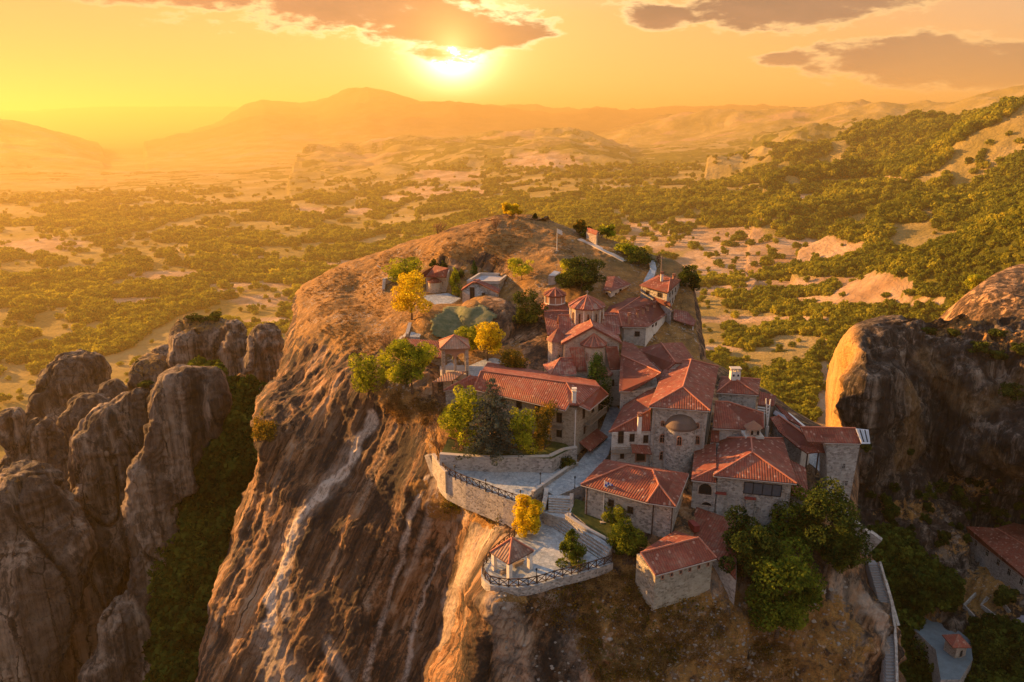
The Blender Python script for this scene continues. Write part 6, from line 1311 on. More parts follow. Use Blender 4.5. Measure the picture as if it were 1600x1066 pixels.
def strip(name, line, w_, mat, lift=.12):
    """path laid on the ground along pixel points"""
    pts = []
    for (x0, y0), (x1, y1) in zip(line, line[1:]):
        n = max(2, int(math.hypot(x1-x0, y1-y0)/3))
        for k in range(n):
            h = ground(x0+(x1-x0)*k/n, y0+(y1-y0)*k/n)
            if h: pts.append(h)
    for _ in range(3): pts = [pts[0]]+[(pts[i-1]+pts[i]*2+pts[i+1])/4 for i in range(1, len(pts)-1)]+[pts[-1]]
    bm = NB(); prev = None
    for i, p in enumerate(pts):
        d_ = (pts[min(i+1, len(pts)-1)]-pts[max(i-1, 0)]); s_ = Vector((d_.y, -d_.x, 0)).normalized()*w_/2; q = [bm.verts.new(p+s_+Vector((0, 0, lift))), bm.verts.new(p-s_+Vector((0, 0, lift))), bm.verts.new(p+s_-Vector((0, 0, .8))), bm.verts.new(p-s_-Vector((0, 0, .8)))]
        if prev: bm.faces.new((prev[0], prev[1], q[1], q[0])); bm.faces.new((prev[2], prev[0], q[0], q[2])); bm.faces.new((prev[1], prev[3], q[3], q[1]))
        prev = q
    return single(name, bm, mat, None, None, kind='structure')
strip('path', [(905,374),(925,382),(945,392),(965,402),(980,410)], 1.6, M_CONC); strip('path', [(655,447),(640,440),(622,437)], 1.0, M_CONC)
slab('path', [(660,462,12.6),(700,458,12.9),(720,466,12.6),(700,478,11.9),(680,492,11.0),(664,512,9.9),(655,527,9.2),(640,526,9.2),(645,508,10.1),(660,490,11.1),(672,474,12.0)], 0, 1.0, M_PAVE)
slab('paving', [(735,548,7.3),(790,546,7.6),(822,560,7.0),(820,600,6.2),(760,596,6.3),(735,590,6.3),(690,590,6.3),(690,575,6.6)], 0, 2, M_PAVE)
slab('paving', [(1226,704,.2),(1286,706,.2),(1300,770,-3.2),(1284,775,-3.4)], 0, 3, M_PAVE)
wall_line('retaining_wall', [(688,731,0),(712,733,0),(777,737,0),(858,735,0),(880,724,0),(900,720,0)], 2.3, .6, .5, M_STONE, 'grey stone retaining wall between the blue-grey terrace and the lawn with the cedar')
wall_line('parapet_wall', [(670,716,-.6),(677,714,0),(683,722,0),(690,733,0),(698,742,0)], .45, .45, 3, M_STONEG, 'pale curved end of the terrace wall at its far left corner')
wall_line('garden_wall', [(884,812,-1.7),(898,822,-1.9),(920,836,-2.2),(957,856,-2.8)], .8, .4, 1, M_STONE, 'low sloping stone wall along the diagonal steps below the flagpole lawn')
wall_line('stair_wall', [(893,776,0),(893,799,-1.6),(888,812,-1.7)], .45, .4, 1.2, M_STONE, 'short stone parapet at the right side of the upper stairs')
wall_line('stair_wall', [(854,768,0),(852,784,-.8),(848,801,-1.6)], .5, .5, 2, M_STONE, 'curved stone wall at the left side of the upper stairs, beside the clipped bush')
wall_line('stair_wall', [(832,774,0),(850,761,0),(889,734,0),(902,728,0)], .55, .35, .4, M_STONE, 'low stone kerb wall between the terrace and the sloping path')
wall_line('terrace_wall', [(626,540,7.3),(637,527,8.6),(641,512,9.6)], 1.0, .6, 4, M_CONC, 'pale curved parapet wall on the hill left of the belfry path')
wall_line('terrace_wall', [(600,460,11.2),(601,446,12.6),(620,443,12.8)], 1.6, .6, 3, M_STONEW, 'short stone wall holding the garden of the hill chapel at its left end')
wall_line('terrace_wall', [(590,418,14.4),(600,424,13.8),(612,432,13.5)], .4, .3, 2, M_CONC, 'thin pale kerb wall on the grassy brow above the golden tree')
wall_line('stair_parapet', [(1284,706,.2),(1292,735,-1.2),(1302,765,-2.8),(1314,800,-5.5)], .9, .35, 3, M_STONEG, 'grey parapet of the stairs running down against the cliff tower')
wall_line('cliff_wall', [(1312,822,-5.8),(1338,842,-6.6),(1355,855,-7.4)], 2.2, .8, 5, M_STONEG, 'square stone buttress wall on the cliff below the tall tower')
# stairs down the cliff at lower right
T = Thing('cliff_stairs', 'long steep stairs with a stone parapet running down the cliff at the bottom right', 'stairs', P(1385, 980, Y=77)); bm = NB(); bm2 = NB()
ctr = [(1362,880,87),(1372,915,85),(1382,950,83),(1387,985,80.5),(1389,1020,78),(1390,1066,75),(1391,1100,73)]
pp = [P(x, y, Y=Y_) for x, y, Y_ in ctr]; out = []
for a, b_ in zip(pp, pp[1:]):
    for k in range(9): out.append(a+(b_-a)*(k/9))
for k, p in enumerate(out): box(bm, p+Vector((0, 0, -1.2)), (1.25, .95, 2.6))
for a, b_ in zip(pp, pp[1:]): beam(bm2, a+Vector((.8, 0, .1)), b_+Vector((.8, 0, .1)), .3, 1.3); beam(bm2, a+Vector((.78, 0, -3.2)), b_+Vector((.78, 0, -3.2)), .4, 6)
T.put('steps', bm, flat_mat('worn_grey_steps', (.22, .22, .22), .9, .35, 2)); T.put('parapet', bm2, M_STONEG)
def fence(name, pts, label, h=1.05, sp=1.15):
    V = [P(p[0], p[1], z=p[2]) for p in pts]; T = Thing(name, label, 'fence', V[len(V)//2]); S = [0]
    for a, b_ in zip(V, V[1:]): S.append(S[-1]+(b_-a).length)
    n = int(S[-1]/sp); Q = []
    for k in range(n+1):
        s_ = S[-1]*k/n; i = max(0, min(len(V)-2, int(np.searchsorted(S, s_, 'right'))-1)); Q.append(V[i]+(V[i+1]-V[i])*((s_-S[i])/(S[i+1]-S[i])))
    up = Vector((0, 0, 1))
    for q in Q: bm = NB(); beam(bm, q-up*.3, q+up*(h+.08), .13); T.put('post', bm, M_WOOD)
    for a, b_ in zip(Q, Q[1:]):
        bm = NB(); beam(bm, a+up*h, b_+up*h, .09); beam(bm, a+up*.12, b_+up*.12, .07); beam(bm, a+up*.12, b_+up*h, .07); beam(bm, a+up*h, b_+up*.12, .07); T.put('cross_panel', bm, M_WOOD)
fence('fence', [(684,724,.02),(698,741,.02),(727,754.5,.02),(759,766,.02),(786,777,.02),(811,785.5,.02)], 'dark timber cross-braced fence along the front of the upper terrace')
fence('fence', [(804,839,-3.38),(785,854,-3.38),(767,870,-3.38),(755,887,-3.38),(754,900,-3.38),(767,913,-3.38),(791,917,-3.38),(821,916,-3.38),(845,911,-3.38),(869,903,-3.38),(915,892,-3.38),(956,879,-3.38)], 'dark timber cross-braced fence curving round the lower terrace with the open pavilion')
def lamp(x, y, z, label):
    p = P(x, y, z=z); T = Thing('lamp_post', label, 'lamp post', p, 'black lamp posts on the terraces'); bm = NB(); cyl(bm, p, .10, .06, p.z-.1, p.z+.3, 8); cyl(bm, p, .045, .04, p.z+.3, p.z+1.5, 8); T.put('pole', bm, M_BLACK)
    bm = NB(); cyl(bm, p, .07, .13, p.z+1.5, p.z+1.75, 6); cyl(bm, p, .17, .02, p.z+1.75, p.z+1.9, 6); T.put('lantern', bm, M_BLACK)
for a in [(711,745,0,'lamp post nearest the left corner of the upper terrace'),(759,767,0,'lamp post in the middle of the upper terrace fence'),(844,757,0,'lamp post beside the kerb where terrace and path meet'),(813,785,0,'lamp post at the right end of the upper terrace fence, behind the golden tree'),
          (898,763,0,'lamp post at the head of the upper stairs, left of the gate hall'),(888.5,814,-1.6,'lamp post at the foot of the upper stairs by the lawn'),(876,738,0,'lamp post by the dark clipped hedge'),(838,909,-3.4,'lamp post on the lower terrace in front of the pavilion'),(903,896,-3.4,'lamp post on the lower terrace right of the conical tree')]: lamp(*a)
# pavilion
bz = -3.4; c0 = P(801,892,z=bz); T = Thing('pavilion', 'open-sided pavilion with four stone pillars and pyramid tile roof on the lower terrace', 'pavilion', c0); up = Vector((0, 0, 1))
cn = [P(766,863,z=-.9), P(795,882,z=-.9), P(834,861,z=-.9)]; cn.append(cn[0]+cn[2]-cn[1]); ap = (cn[0]+cn[2])/2+up*1.9; make_roof(T, [[cn[k], cn[(k+1) % 4], ap] for k in range(4)], tile_mat('brown_pavilion_tiles', (.20, .10, .075), (.32, .18, .13), (.38, .29, .23), .42, .5), .16, [(cn[k], ap) for k in range(4)])
cen = (cn[0]+cn[2])/2
for k in range(4): q = cen+(cn[k]-cen)*.82; bm = NB(); box(bm, Vector((q.x, q.y, (bz-1.0)/2)), (.5, .5, abs(bz+1.0)), .7); T.put('pillar', bm, M_PLAS)
for dx_, dy_ in ((.8, .8), (-.8, -.8)): bm = NB(); box(bm, Vector((cen.x+dx_, cen.y+dy_, bz+.45)), (1.8, .4, .1), .7); box(bm, Vector((cen.x+dx_, cen.y+dy_, bz+.2)), (1.4, .3, .4), .7); T.put('bench', bm, M_WOODL)
# flagpoles
def flagpole(x, y0, y1, z, label, flag='white'):
    p = P(x, y1, z=z); t_ = P(x, y0, Y=p.y); T = Thing('flagpole', label, 'flagpole', p); bm = NB(); cyl(bm, p, .09, .05, p.z-.2, t_.z, 8); T.put('pole', bm, M_WHITE)
    bm = NB(); g_ = [[bm.verts.new(Vector((p.x+.08+.28*i+.05*math.sin(j*2+i), p.y-.1*math.sin(i*2.2), t_.z-.1-.33*j-.12*i))) for i in range(5)] for j in range(4)]
    for j in range(3):
        for i in range(4): f = bm.faces.new((g_[j][i], g_[j][i+1], g_[j+1][i+1], g_[j+1][i])); f.material_index = (i+j) % 2 if flag == 'blue' else 0
    fo_ = T.put('flag', bm, [M_WHITE, M_BLUE]); sm = fo_.modifiers.new('t', 'SOLIDIFY'); sm.thickness = .02
    bm = NB(); box(bm, p+Vector((0, 0, .05)), (.8, .8, .25)); T.put('base', bm, M_CONC)
flagpole(942, 751, 816, -1.6, 'white flagpole with a limp blue and white flag on the small lawn', 'blue'); flagpole(870, 357, 393, 21.0, 'white flagpole with a pale flag on the grassy hill')
# overhead mast by the corner house
p = P(1033.5,430,z=17); T = Thing('wooden_mast', 'thin wooden mast on the brow behind the corner house', 'mast', p); bm = NB(); beam(bm, p-Vector((0, 0, 1)), P(1034,400,Y=p.y), .22); T.put('pole', bm, M_WOODL); bm = NB(); q = P(1034,404,Y=p.y); beam(bm, q-Vector((.7, 0, 0)), q+Vector((.7, 0, 0)), .12); T.put('crossbar', bm, M_WOODL)
# small buildings at the far end of the hill
T = Thing('hilltop_shed', 'tiny shed with orange-lit tile roof between trees at the far end of the hill', 'building', P(926,364,z=22)); k = [P(916,362,z=24.0), P(932,367,z=23.7), P(934,361,z=24.6), P(918,355,z=24.9)]
make_roof(T, [k], M_TILE2, .15); bm = NB(); prism(bm, [(p.x, p.y) for p in k], 20, [23.8, 23.5, 24.4, 24.7]); T.put('wall', bm, M_STONEW)
T = Thing('glass_shelter', 'low shelter with bright glazed flat roof on the rock left of the big dark tree', 'shelter', P(867,440,z=16)); k = [P(857,432,z=18.3), P(868,432.5,z=18.3), P(876,425,z=18.5), P(866,423,z=18.5)]; bm = NB(); prism(bm, [(p.x, p.y) for p in k], 15, 18.3); T.put('wall', bm, M_STONE); bm = NB(); prism(bm, [(p.x, p.y) for p in k], 18.35, 18.5); T.put('roof', bm, M_GREYM)
# ---- the lower monastery building and its courtyard at the bottom right
T = Thing('lower_monastery', 'long stone building with brownish red roof deep in the shaded ravine at right', 'building', P(1560, 900, Y=155)); z = -53.5
e0, e1 = P(1512,833,z=z), P(1640,935,z=z-1); r0_, r1_ = P(1510,822.5,z=z+2), P(1556,825,z=z+2.5); r2_ = P(1690,905,z=z+2)
make_roof(T, [[e0, e1, r2_, r1_, r0_]], M_TILE, .3, [(r1_, r2_)], [(e0, e1)]); make_roof(T, [[r1_, r2_, P(1720,880,z=z), P(1590,815,z=z)]], M_TILE, .3, name='rear_roof')
a, b_ = e0+Vector((.5, .8, 0)), e1+Vector((0, .8, 0)); bm = NB(); prism(bm, [(p.x, p.y) for p in (a, b_, r2_, r1_)], -75, [z-.3, z-1.3, z, z]); T.put('wall', bm, M_STONEG); 
for (x, y) in ((1525,849),(1543,864),(1560,879),(1577,894),(1596,909)): window(T, a, b_, x, y, 1.1, 1.8, False, M_STONEG)
slab('paving', [(1412,968,-64),(1470,966,-64),(1497,985,-64),(1516,1000,-64),(1520,1030,-64),(1500,1062,-64),(1470,1062,-64),(1462,1015,-64)], 0, 10, flat_mat('shade_dulled_paving', (.13, .17, .19), .8, .5, .7))  # courtyard stone darkened and dulled to carry the ravine's deep shade
slab('paving', [(1560,975,-61),(1600,955,-61),(1700,965,-61),(1700,1010,-61),(1590,988,-61)], 0, 8, flat_mat('grey_cobbles', (.30, .27, .30), .8, .4, 1.5))
bk = P(1491,1020,z=-64); T = Thing('shrine', 'little brick shrine with red roof standing in the ravine courtyard', 'shrine', bk); bm = NB(); box(bm, bk+Vector((0, 0, 1)), (3.0, 3.0, 4.5), .3); T.put('wall', bm, M_STONEW)
c = [bk+Vector((i*2.1, j*2.1, 3.1)) for i, j in ((-1, -1), (1, -1), (1, 1), (-1, 1))]; ap = bk+Vector((0, 0, 5)); make_roof(T, [[c[k], c[(k+1) % 4], ap] for k in range(4)], M_TILE2, .2)
window(T, None, None, 0, 0, 1.0, 2.0, True, M_STONEW, False, name='doorway', at=(bk+Vector((.45, -1.47, 1.0)), Vector((math.cos(.3), math.sin(.3), 0)), Vector((math.sin(.3), -math.cos(.3), 0))))
def gp(px, py):
    h = BVB.ray_cast(Vector((0, 0, CAMZ)), pxdir(px, py).normalized())[0]; return h
zig = [([(1524,931),(1505,950),(1521,967)], 'leftmost'), ([(1543,936),(1533,950),(1557,969)], 'middle'), ([(1562,941),(1577,960)], 'rightmost')]
for ln, wd_ in zig:
    T = Thing('garden_border', wd_+' of the pale angular garden borders on the ravine lawn', 'garden border', gp(*ln[1]) or P(*ln[1], Y=150), 'garden borders'); bm = NB()
    g_ = [(gp(*q) or P(*q, Y=150))+Vector((0, 0, .5)) for q in ln]
    for a, b_ in zip(g_, g_[1:]): beam(bm, a, b_, .3, 1.0)
    T.put('kerb', bm, M_STONE)
# ---- people
SKINM = flat_mat('skin', (.45, .27, .19), .6); HAIRM = flat_mat('dark_hair', (.03, .02, .015), .8)
def person(p, rz, label, top, trousers, stride=.12):
    o = bpy.data.objects.new('person', None); COL.objects.link(o); o.location = p; o.rotation_euler.z = rz; tag(o, label, 'person')
    J = [(0, 0, .95), (0, 0, 1.15), (0, 0, 1.38), (0, 0, 1.50), (0, .0, 1.60), (0, 0, 1.72), (.10, 0, .9), (.12, stride, .48), (.12, stride*.8, .06), (.12, stride+.14, .03), (-.10, 0, .9), (-.12, -stride, .48), (-.12, -stride*1.3, .07), (-.12, -stride*1.3+.14, .03),
         (.19, 0, 1.40), (.25, .02, 1.13), (.24, .16, .92), (-.19, 0, 1.40), (-.25, .0, 1.13), (-.24, .10, .90), (.24, .20, .85), (-.24, .13, .82)]
    E = [(0,1),(1,2),(2,3),(3,4),(4,5),(0,6),(6,7),(7,8),(8,9),(0,10),(10,11),(11,12),(12,13),(2,14),(14,15),(15,16),(16,20),(2,17),(17,18),(18,19),(19,21)]
    Rr = [.13,.12,.13,.055,.085,.075,.09,.065,.045,.04,.09,.065,.045,.04,.06,.045,.035,.06,.045,.035,.035,.035]
    def skin(name, idx, extra, mat):
        m_ = {k: i for i, k in enumerate(idx)}; me = bpy.data.meshes.new(name); me.from_pydata([J[k] for k in idx], [(m_[a], m_[b_]) for a, b_ in E if a in m_ and b_ in m_], [])
        ob = bpy.data.objects.new(name, me); COL.objects.link(ob); ob.parent = o; s_ = ob.modifiers.new('s', 'SKIN')
        if not me.skin_vertices: 
            bm = bmesh.new(); bm.from_mesh(me); bm.verts.layers.skin.verify(); bm.to_mesh(me); bm.free()
        for i, k in enumerate(idx): me.skin_vertices[0].data[i].radius = (Rr[k]+extra, (Rr[k]+extra)*.85)
        me.skin_vertices[0].data[0].use_root = True; ss_ = ob.modifiers.new('v', 'SUBSURF'); ss_.levels = 1; ss_.render_levels = 1; me.materials.append(mat); return ob
    skin('body', list(range(22)), 0, SKINM); skin('jacket', [0,1,2,14,15,16,17,18,19], .022, top); skin('trousers', [0,6,7,8,10,11,12], .02, trousers)
    bm = NB(); bmesh.ops.create_uvsphere(bm, u_segments=10, v_segments=8, radius=.105, matrix=Matrix.Translation((0, -.02, 1.70))); me = bpy.data.meshes.new('hair'); bm.to_mesh(me); bm.free(); h_ = bpy.data.objects.new('hair', me); COL.objects.link(h_); h_.parent = o; me.materials.append(HAIRM)
JK = [flat_mat('dark_jacket', (.03, .03, .04)), flat_mat('white_shirt', (.65, .63, .6)), flat_mat('red_jacket', (.35, .05, .04)), flat_mat('blue_jeans', (.06, .09, .16))]
for (x, y, zz, rz, lb, a, b_) in ((935,371,21.95,.5,'person in a dark jacket, left of the small group on the far hill path',0,3),(938,372.5,21.85,-.8,'person in a white shirt, in the small group on the far hill path',1,0),(941,373.5,21.8,2.2,'person in a red jacket, right of the small group on the far hill path',2,3),(942,654,1.35,2.6,'person in a white shirt walking on the paved path by the cypress',1,0),(950,644,1.75,.3,'person in a dark jacket on the paved path near the cypress',0,3)):
    person(P(x, y, z=zz), rz, lb, JK[a], JK[b_])

# ================================================ TREES AND SHRUBS
G_ = 'trees on the monastery rock'
PL = [
 (633,401,440,58,'wide','pine','broad domed green tree above the hill chapel garden',3800,.20,.05),
 (643,425,500,58,'round','yellow','large bright golden tree left of the hill chapel path',4200,.22,.15),
 (678,404,418,16,'cone','dark','small dark conifer just left of the chapel roof peak',900,.16,.05),
 (692,407,420,14,'cone','dark','small dark conifer just right of the chapel roof peak',900,.16,.05),
 (741,406,430,13,'cone','cypress','tiny dark cypress alone on the slope behind the flat-roofed house',900,.15,.03),
 (712,418,464,19,'column','pine','leaning olive-green cypress between the chapel and the flat-roofed house',2200,.16,.03),
 (721,420,436,12,'round','dark','small round dark shrub right of the chapel',700,.15,.05),
 (815,403,438,42,'round','lime','sparse yellow-green tree alone on the bare slope',1700,.20,.2),
 (762,501,564,48,'round','yellow','golden tree standing in the yard right of the belfry',3400,.19,.22),
 (733,504,548,40,'wide','lime','lime-green bush directly behind the belfry roof',2600,.18,.05),
 (823,450,508,52,'oval','dark','tall dark bushy tree with a lit top beside the netted outcrop',3600,.20,.04),
 (798,540,596,46,'round','mixed','speckled orange and green tree behind the long building',3200,.17,.12),
 (575,550,614,48,'round','pine','leftmost green-yellow tree at the edge of the great cliff',3600,.18,.05),
 (604,543,606,26,'oval','lime','slim yellow-green tree between the two broad pines at the cliff edge',1700,.16,.08),
 (645,531,614,74,'round','pine','spreading pine with two-tone crown on the cliff edge below the crimson roof',7500,.19,.22),
 (722,600,704,64,'round','pine','bright yellow-green round tree left of the blue cedar',5200,.18,.12),
 (770,586,712,84,'cedar','cedar','large blue-grey cedar in front of the long building',9000,.17,.06),
 (694,636,714,56,'bare',None,'pinkish bare tree at the left end of the terrace lawn',0,0,0),
 (727,676,712,34,'bare',None,'grey leafless shrub between the yellow-green tree and the cedar',0,0,0),
 (816,632,712,48,'oval','lime','dull green tree right of the cedar, nearer to it',3000,.17,.12),
 (849,622,710,38,'oval','mixed','slender olive-gold tree right of the cedar, near the balcony',2400,.16,.1),
 (931,551,652,42,'column','cypress','tall dark green cypress beside the domed church',6500,.15,.03),
 (823,777,852,54,'oval','yellow','bright golden round tree with bare trunk on the lower terrace',5200,.17,.2),
 (893,826,888,46,'cone','green','dark green conical tree on the lower terrace',3800,.15,.16),
 (962,783,826,44,'round','green','green bush just right of the flagpole',3000,.16,.04),
 (980,814,878,54,'round','green','dark tree flecked with yellow beside the loophole house',4200,.17,.06),
 (1163,806,905,88,'round','dark','big dark tree left of the dense cluster, against the window-band hall',6000,.22,.06),
 (1214,850,985,112,'round','green','largest green tree, lowest of the dense cluster at the front right',9000,.24,.06),
 (1288,762,890,104,'round','dark','dark spreading tree of the cluster nearest the cliff tower',7000,.23,.06),
 (1226,764,850,84,'round','green','paler green tree at the top of the dense cluster',5200,.22,.06),
 (1310,830,890,50,'round','green','small green tree under the right end of the dense cluster',2600,.2,.06),
 (1250,900,965,30,'oval','lime','thin yellowish sapling at the right foot of the largest green tree',900,.15,.1),
 (910,401,456,76,'wide','dark','big spreading dark tree with yellow-tipped top behind the dome',6500,.22,.06),
 (890,405,440,30,'round','lime','small yellow-lit tree at the left shoulder of the big dark tree',1500,.18,.1),
 (800,317,340,28,'round','yellow','golden tree on the very top of the grassy hill',1900,.26,.15),
 (836,333,342,8,'cone','dark','tiny dark conifer on the skyline right of the hilltop tree',350,.22,.03),
 (905,342,366,20,'round','mixed','green tree, first of the row at the far end of the hill',1300,.24,.1),
 (915,354,370,20,'round','dark','low dark bush in front of the tiny hilltop shed',1100,.24,.04),
 (948,351,374,24,'round','pine','yellow-green tree right of the tiny hilltop shed',1300,.24,.12),
 (981,361,381,11,'cone','dark','slim dark conifer left of the round skyline tree',700,.2,.04),
 (1001,357,388,38,'round','green','round green tree standing out on the skyline at the end of the hill',2600,.24,.1),
 (978,377,398,34,'wide','pine','low spreading bush in front of the slim dark conifer',1600,.22,.04),
 (1000,388,412,44,'wide','dark','dark scrub below the round skyline tree',1800,.22,.04),
 (774,336,361,28,'bare',None,'bare spreading tree on the grassy brow',0,0,0),
 (664,350,366,22,'bare',None,'reddish bare shrub, left of a pair on the skyline',0,0,0),
 (686,346,364,24,'bare',None,'reddish bare shrub, right of a pair on the skyline',0,0,0),
 (1071,413,448,30,'wide','dark','dark bush hanging over the right rim beside the corner house',1900,.22,.04),
 (1084,428,456,18,'round','dark','small dark bush low on the right rim below the hanging bush',900,.22,.04),
 (1030,396,410,16,'bare',None,'small bare shrub by the wooden mast',0,0,0),
 (608,507,550,36,'bare',None,'bare pinkish tree left of the pale curved parapet',0,0,0),
 (635,525,560,22,'bare',None,'leafless tree just behind the big spreading pine',0,0,0),
 (845,765,783,24,'wide','cypress','clipped dark green bush beside the curved stair wall',1600,.12,.03),
 (886,714,732,26,'wide','dark','dark clipped hedge at the corner of the long building',1500,.12,.03),
 (712,765,792,16,'oval','lime','yellow-green shrub growing from the retaining wall, left one',700,.14,.05),
 (760,783,812,26,'round','brown','dry brown and green shrub under the terrace wall, right one',1200,.14,.05),
 (912,783,798,16,'round','dark','small dark shrub against the left end of the gate hall',800,.12,.03),
 (930,786,800,14,'round','green','small green shrub left of the flagpole by the gate hall',700,.12,.03),
 (1262,770,800,22,'bare',None,'thin bare shrub beside the stairs of the cliff tower',0,0,0),
 (1320,600,640,22,'round','green','_skip',0,0,0),
]
for (x, a, b_, w_, kd, lf, lb, n, s_, tf) in PL:
    if lb == '_skip': continue
    plant(x, a, b_, w_, kd, lf, lb, n, s_, 0, tf, G_ if w_ > 20 else None, 'shrub' if ('bush' in lb or 'shrub' in lb or 'hedge' in lb or 'scrub' in lb) else 'tree', 'bare_tree' if kd == 'bare' else ('shrub' if ('bush' in lb or 'shrub' in lb or 'hedge' in lb or 'scrub' in lb) else 'tree'))
# scrub on the rocks around
def bvhit(bv):
    def f(px, py): return bv.ray_cast(Vector((0, 0, CAMZ)), pxdir(px, py).normalized())[0]
    return f
for (x, a, b_, w_, Y_, lb) in ((305,491,503,26,240,'left tuft of dark bushes on the flat-topped pillar'),(336,489,502,26,240,'right tuft of dark bushes on the flat-topped pillar'),(320,494,505,22,240,'middle tuft of dark bushes on the flat-topped pillar'),(222,561,577,20,232,'bush on the top left of the squat pillar'),(226,596,605,22,172,'green bush on top of the long grey fin'),(338,574,584,16,153,'grassy bush on the crest of the tall glowing fin')):
    plant(x, a, b_, w_, 'wide', 'pine' if x > 330 and a > 500 else 'dark', lb, 900, .35, 0, .03, None, 'shrub', 'shrub', at=P(x, b_, Y=Y_))
plant(1527, 427, 462, 34, 'round', 'lime', 'pale lime tree standing left of the striped rock dome', 2400, .5, 0, .1, None, at=P(1527, 458, Y=345))
for i, (x, a, b_, w_) in enumerate(((1530,534,552,30),(1558,545,560,24),(1592,536,556,26),(1578,600,625,34),(1450,512,522,20),(1490,515,524,24),(1560,515,524,26),(1500,768,790,30),(1465,750,768,26),(1352,690,705,14),(1420,700,712,14),(1560,790,810,30))):
    plant(x, a, b_, w_, 'wide', 'dark', ('dark bush on the black cliff at right: '+['upper left of the ledge','middle of the ledge','at the photo edge on the ledge','lower down by the photo edge','on the cliff top, nearest the block','on the cliff top, second from the block','on the cliff top below the striped dome','below the boulders, right','below the boulders, left','foot of the orange face','under the vertical face','above the long ravine building'][i]), 1100, .3, 0, .03, 'bushes on the right-hand cliff', 'shrub', 'shrub', hit=bvhit(BVB))
for i, (x, a, b_, w_) in enumerate(((1440,985,1060,60),(1550,985,1066,70),(1590,1000,1080,60),(1420,880,930,50),(1470,890,930,40),(1570,915,945,30),(1510,1040,1090,40))):
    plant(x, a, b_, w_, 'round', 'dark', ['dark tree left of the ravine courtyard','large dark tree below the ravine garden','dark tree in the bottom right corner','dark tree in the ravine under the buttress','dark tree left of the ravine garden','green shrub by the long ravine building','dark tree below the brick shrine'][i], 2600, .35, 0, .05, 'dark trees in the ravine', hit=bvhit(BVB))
# dry grass tufts and scrub on the front slope: one mass of ground cover
def cover(name, poly, n, leaf, size, h, seed, bv=BV, dens=None):
    g = np.random.default_rng(seed); xs = [a for a, b in poly]; ys = [b for a, b in poly]; q = np.stack([g.uniform(min(xs), max(xs), n), g.uniform(min(ys), max(ys), n)], 1); q = q[in_poly(q[:, 0], q[:, 1], poly)]
    nz = fbm(np.c_[q/34., np.zeros(len(q))], 3, seed); q = q[nz > (-.05 if dens is None else dens)]; pts = []
    for (x, y) in q:
        hh = bv.ray_cast(Vector((0, 0, CAMZ)), pxdir(x, y).normalized())
        if hh[0] is not None: pts.append(hh[0][:])
    pts = np.array(pts); k = 14; c = np.repeat(pts, k, 0)+g.normal(0, 1, (len(pts)*k, 3))*[.28, .28, .02]; nr_ = g.normal(0, 1, c.shape)*[1, 1, .3]; c[:, 2] += g.uniform(0, h, len(c))
    V, F = leaves(c, nr_, size, g, .3); sh = np.clip(np.repeat(g.uniform(0, 1, len(pts)), k)*.7+g.uniform(0, .3, len(c)), 0, 1)
    me = np_mesh(name, V, F, False, dict(shade=np.repeat(sh, 4))); me.materials.append(LEAF[leaf]); o = bpy.data.objects.new(name, me); COL.objects.link(o); tag(o, kind='stuff')
SL = [(860,920),(990,890),(1010,930),(1110,935),(1230,985),(1240,1066),(930,1066),(900,1000),(800,950)]
cover('dry_grass', SL, 5200, 'brown', .09, .45, 61); cover('green_scrub', SL, 1500, 'mixed', .11, .5, 62, dens=.25)
cover('hillside_grass', [(460,440),(640,385),(800,345),(880,370),(900,400),(800,420),(690,400),(600,440),(620,540),(560,560),(480,500)], 7000, 'brown', .10, .16, 63, dens=-.2)
cover('wall_scrub', [(690,770),(720,775),(800,800),(770,830),(720,815),(690,800)], 700, 'mixed', .12, .6, 64, dens=.1)
cover('cliff_scrub', [(620,610),(700,640),(690,700),(650,690),(600,640)], 1500, 'brown', .12, .5, 65, dens=.05)
cover('ledge_scrub', [(395,600),(440,640),(425,690),(395,690)], 700, 'mixed', .16, .9, 66)
# green net over the outcrop
g_n = 26; NV = []; ok = True
for j in range(g_n):
    for i in range(g_n):
        x = 668+110*i/(g_n-1); y = 478+52*j/(g_n-1); x += (y-504)*-.35; h = ground(x, y); NV.append((h+Vector((0, -.25, .22))) if h else P(x, y, z=10))
M_NET, t, b = material('green_slope_net', .9); pos = t.node('ShaderNodeNewGeometry').outputs['Position']
t.link(t.ramp(t.noise(pos, .8, 7, .75), [(.3, (.06, .075, .035)), (.5, (.13, .15, .075)), (.7, (.24, .21, .12))]), b.inputs['Base Color']); t.link(t.bump(t.noise(pos, 5, 5, .8), .9, .15), b.inputs['Normal'])
NV = np.array([v[:] for v in NV]); jj, ii = np.meshgrid(range(g_n-1), range(g_n-1), indexing='ij')
F = np.stack([jj*g_n+ii, jj*g_n+ii+1, (jj+1)*g_n+ii+1, (jj+1)*g_n+ii], -1).reshape(-1, 4); cxy = (F % g_n).mean(1)/(g_n-1), (F//g_n).mean(1)/(g_n-1)
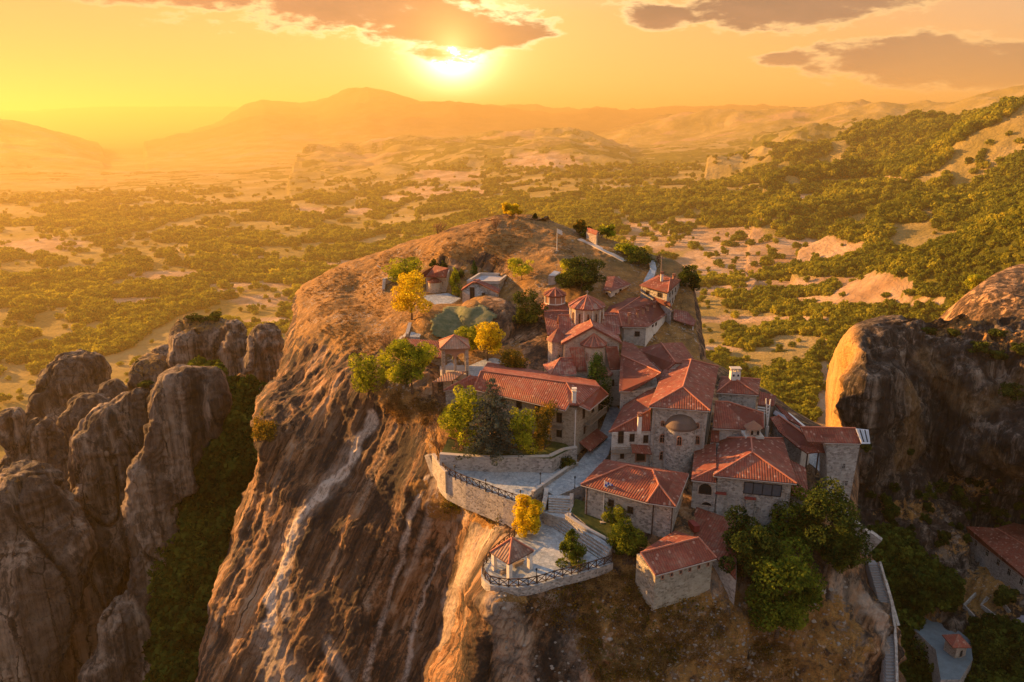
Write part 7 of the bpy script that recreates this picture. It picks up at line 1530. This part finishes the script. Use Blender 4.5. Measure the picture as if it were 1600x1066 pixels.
kp = ((cxy[0]-.5)/.5)**2+((cxy[1]-.5)/.5)**2+.25*fbm(np.c_[cxy[0]*4, cxy[1]*4, cxy[0]*0], 2, 5) < .95
me = np_mesh('slope_net', NV, F[kp], True); o = link('slope_net', me, M_NET); sm = o.modifiers.new('t', 'SOLIDIFY'); sm.thickness = .05; tag(o, 'mottled green net covering the rounded outcrop above the belfry', 'net')
# ---- loose pale stones on the front slope: ground litter, one object
g = np.random.default_rng(81); SV = []; SF = []; n0_ = 0; ico = bmesh.new(); bmesh.ops.create_icosphere(ico, subdivisions=1, radius=1); IV = np.array([v.co[:] for v in ico.verts]); IF = np.array([[v.index for v in f.verts] for f in ico.faces]); ico.free()
for (x, y) in zip(g.uniform(780, 1330, 900), g.uniform(905, 1066, 900)):
    if g.uniform() > .35+.65*float(in_poly(np.array([x]), np.array([y]), [(960,930),(1260,930),(1260,1066),(980,1066)])[0]): continue
    h = ground(x, y)
    if h is None: continue
    s_ = g.uniform(.05, .22)*(1.7 if g.uniform() < .08 else 1); v = IV*(1+g.normal(0, .18, IV.shape))*s_*[1.2, 1, .7]+np.array(h); SV.append(v); SF.append(IF+n0_); n0_ += len(IV)
me = np_mesh('loose_stones', np.concatenate(SV), np.concatenate(SF), False); o = link('loose_stones', me, flat_mat('pale_loose_stone', (.30, .27, .23), .9, .35, .3)); tag(o, kind='stuff')
# ================================================ HAZE
if HAZE:
    me = bpy.data.meshes.new('haze'); bm = bmesh.new(); bmesh.ops.create_cube(bm, size=1)
    bm.to_mesh(me); bm.free(); hz = bpy.data.objects.new('haze', me); COL.objects.link(hz)
    zt, zb = 560, -420
    hz.scale = (100000, 62000, zt-zb); hz.location = (0, 24000, (zt+zb)/2)
    m = bpy.data.materials.new('haze_air'); m.use_nodes = True; t = NT(m.node_tree)
    t.n.remove(t.n['Principled BSDF']); v = t.node('ShaderNodeVolumePrincipled')
    v.inputs['Color'].default_value = (.74, .55, .22, 1); v.inputs['Density'].default_value = HAZE_D; v.inputs['Anisotropy'].default_value = HAZE_G
    t.l.new(v.outputs[0], t.n['Material Output'].inputs['Volume']); me.materials.append(m)
    tag(hz, kind='stuff')
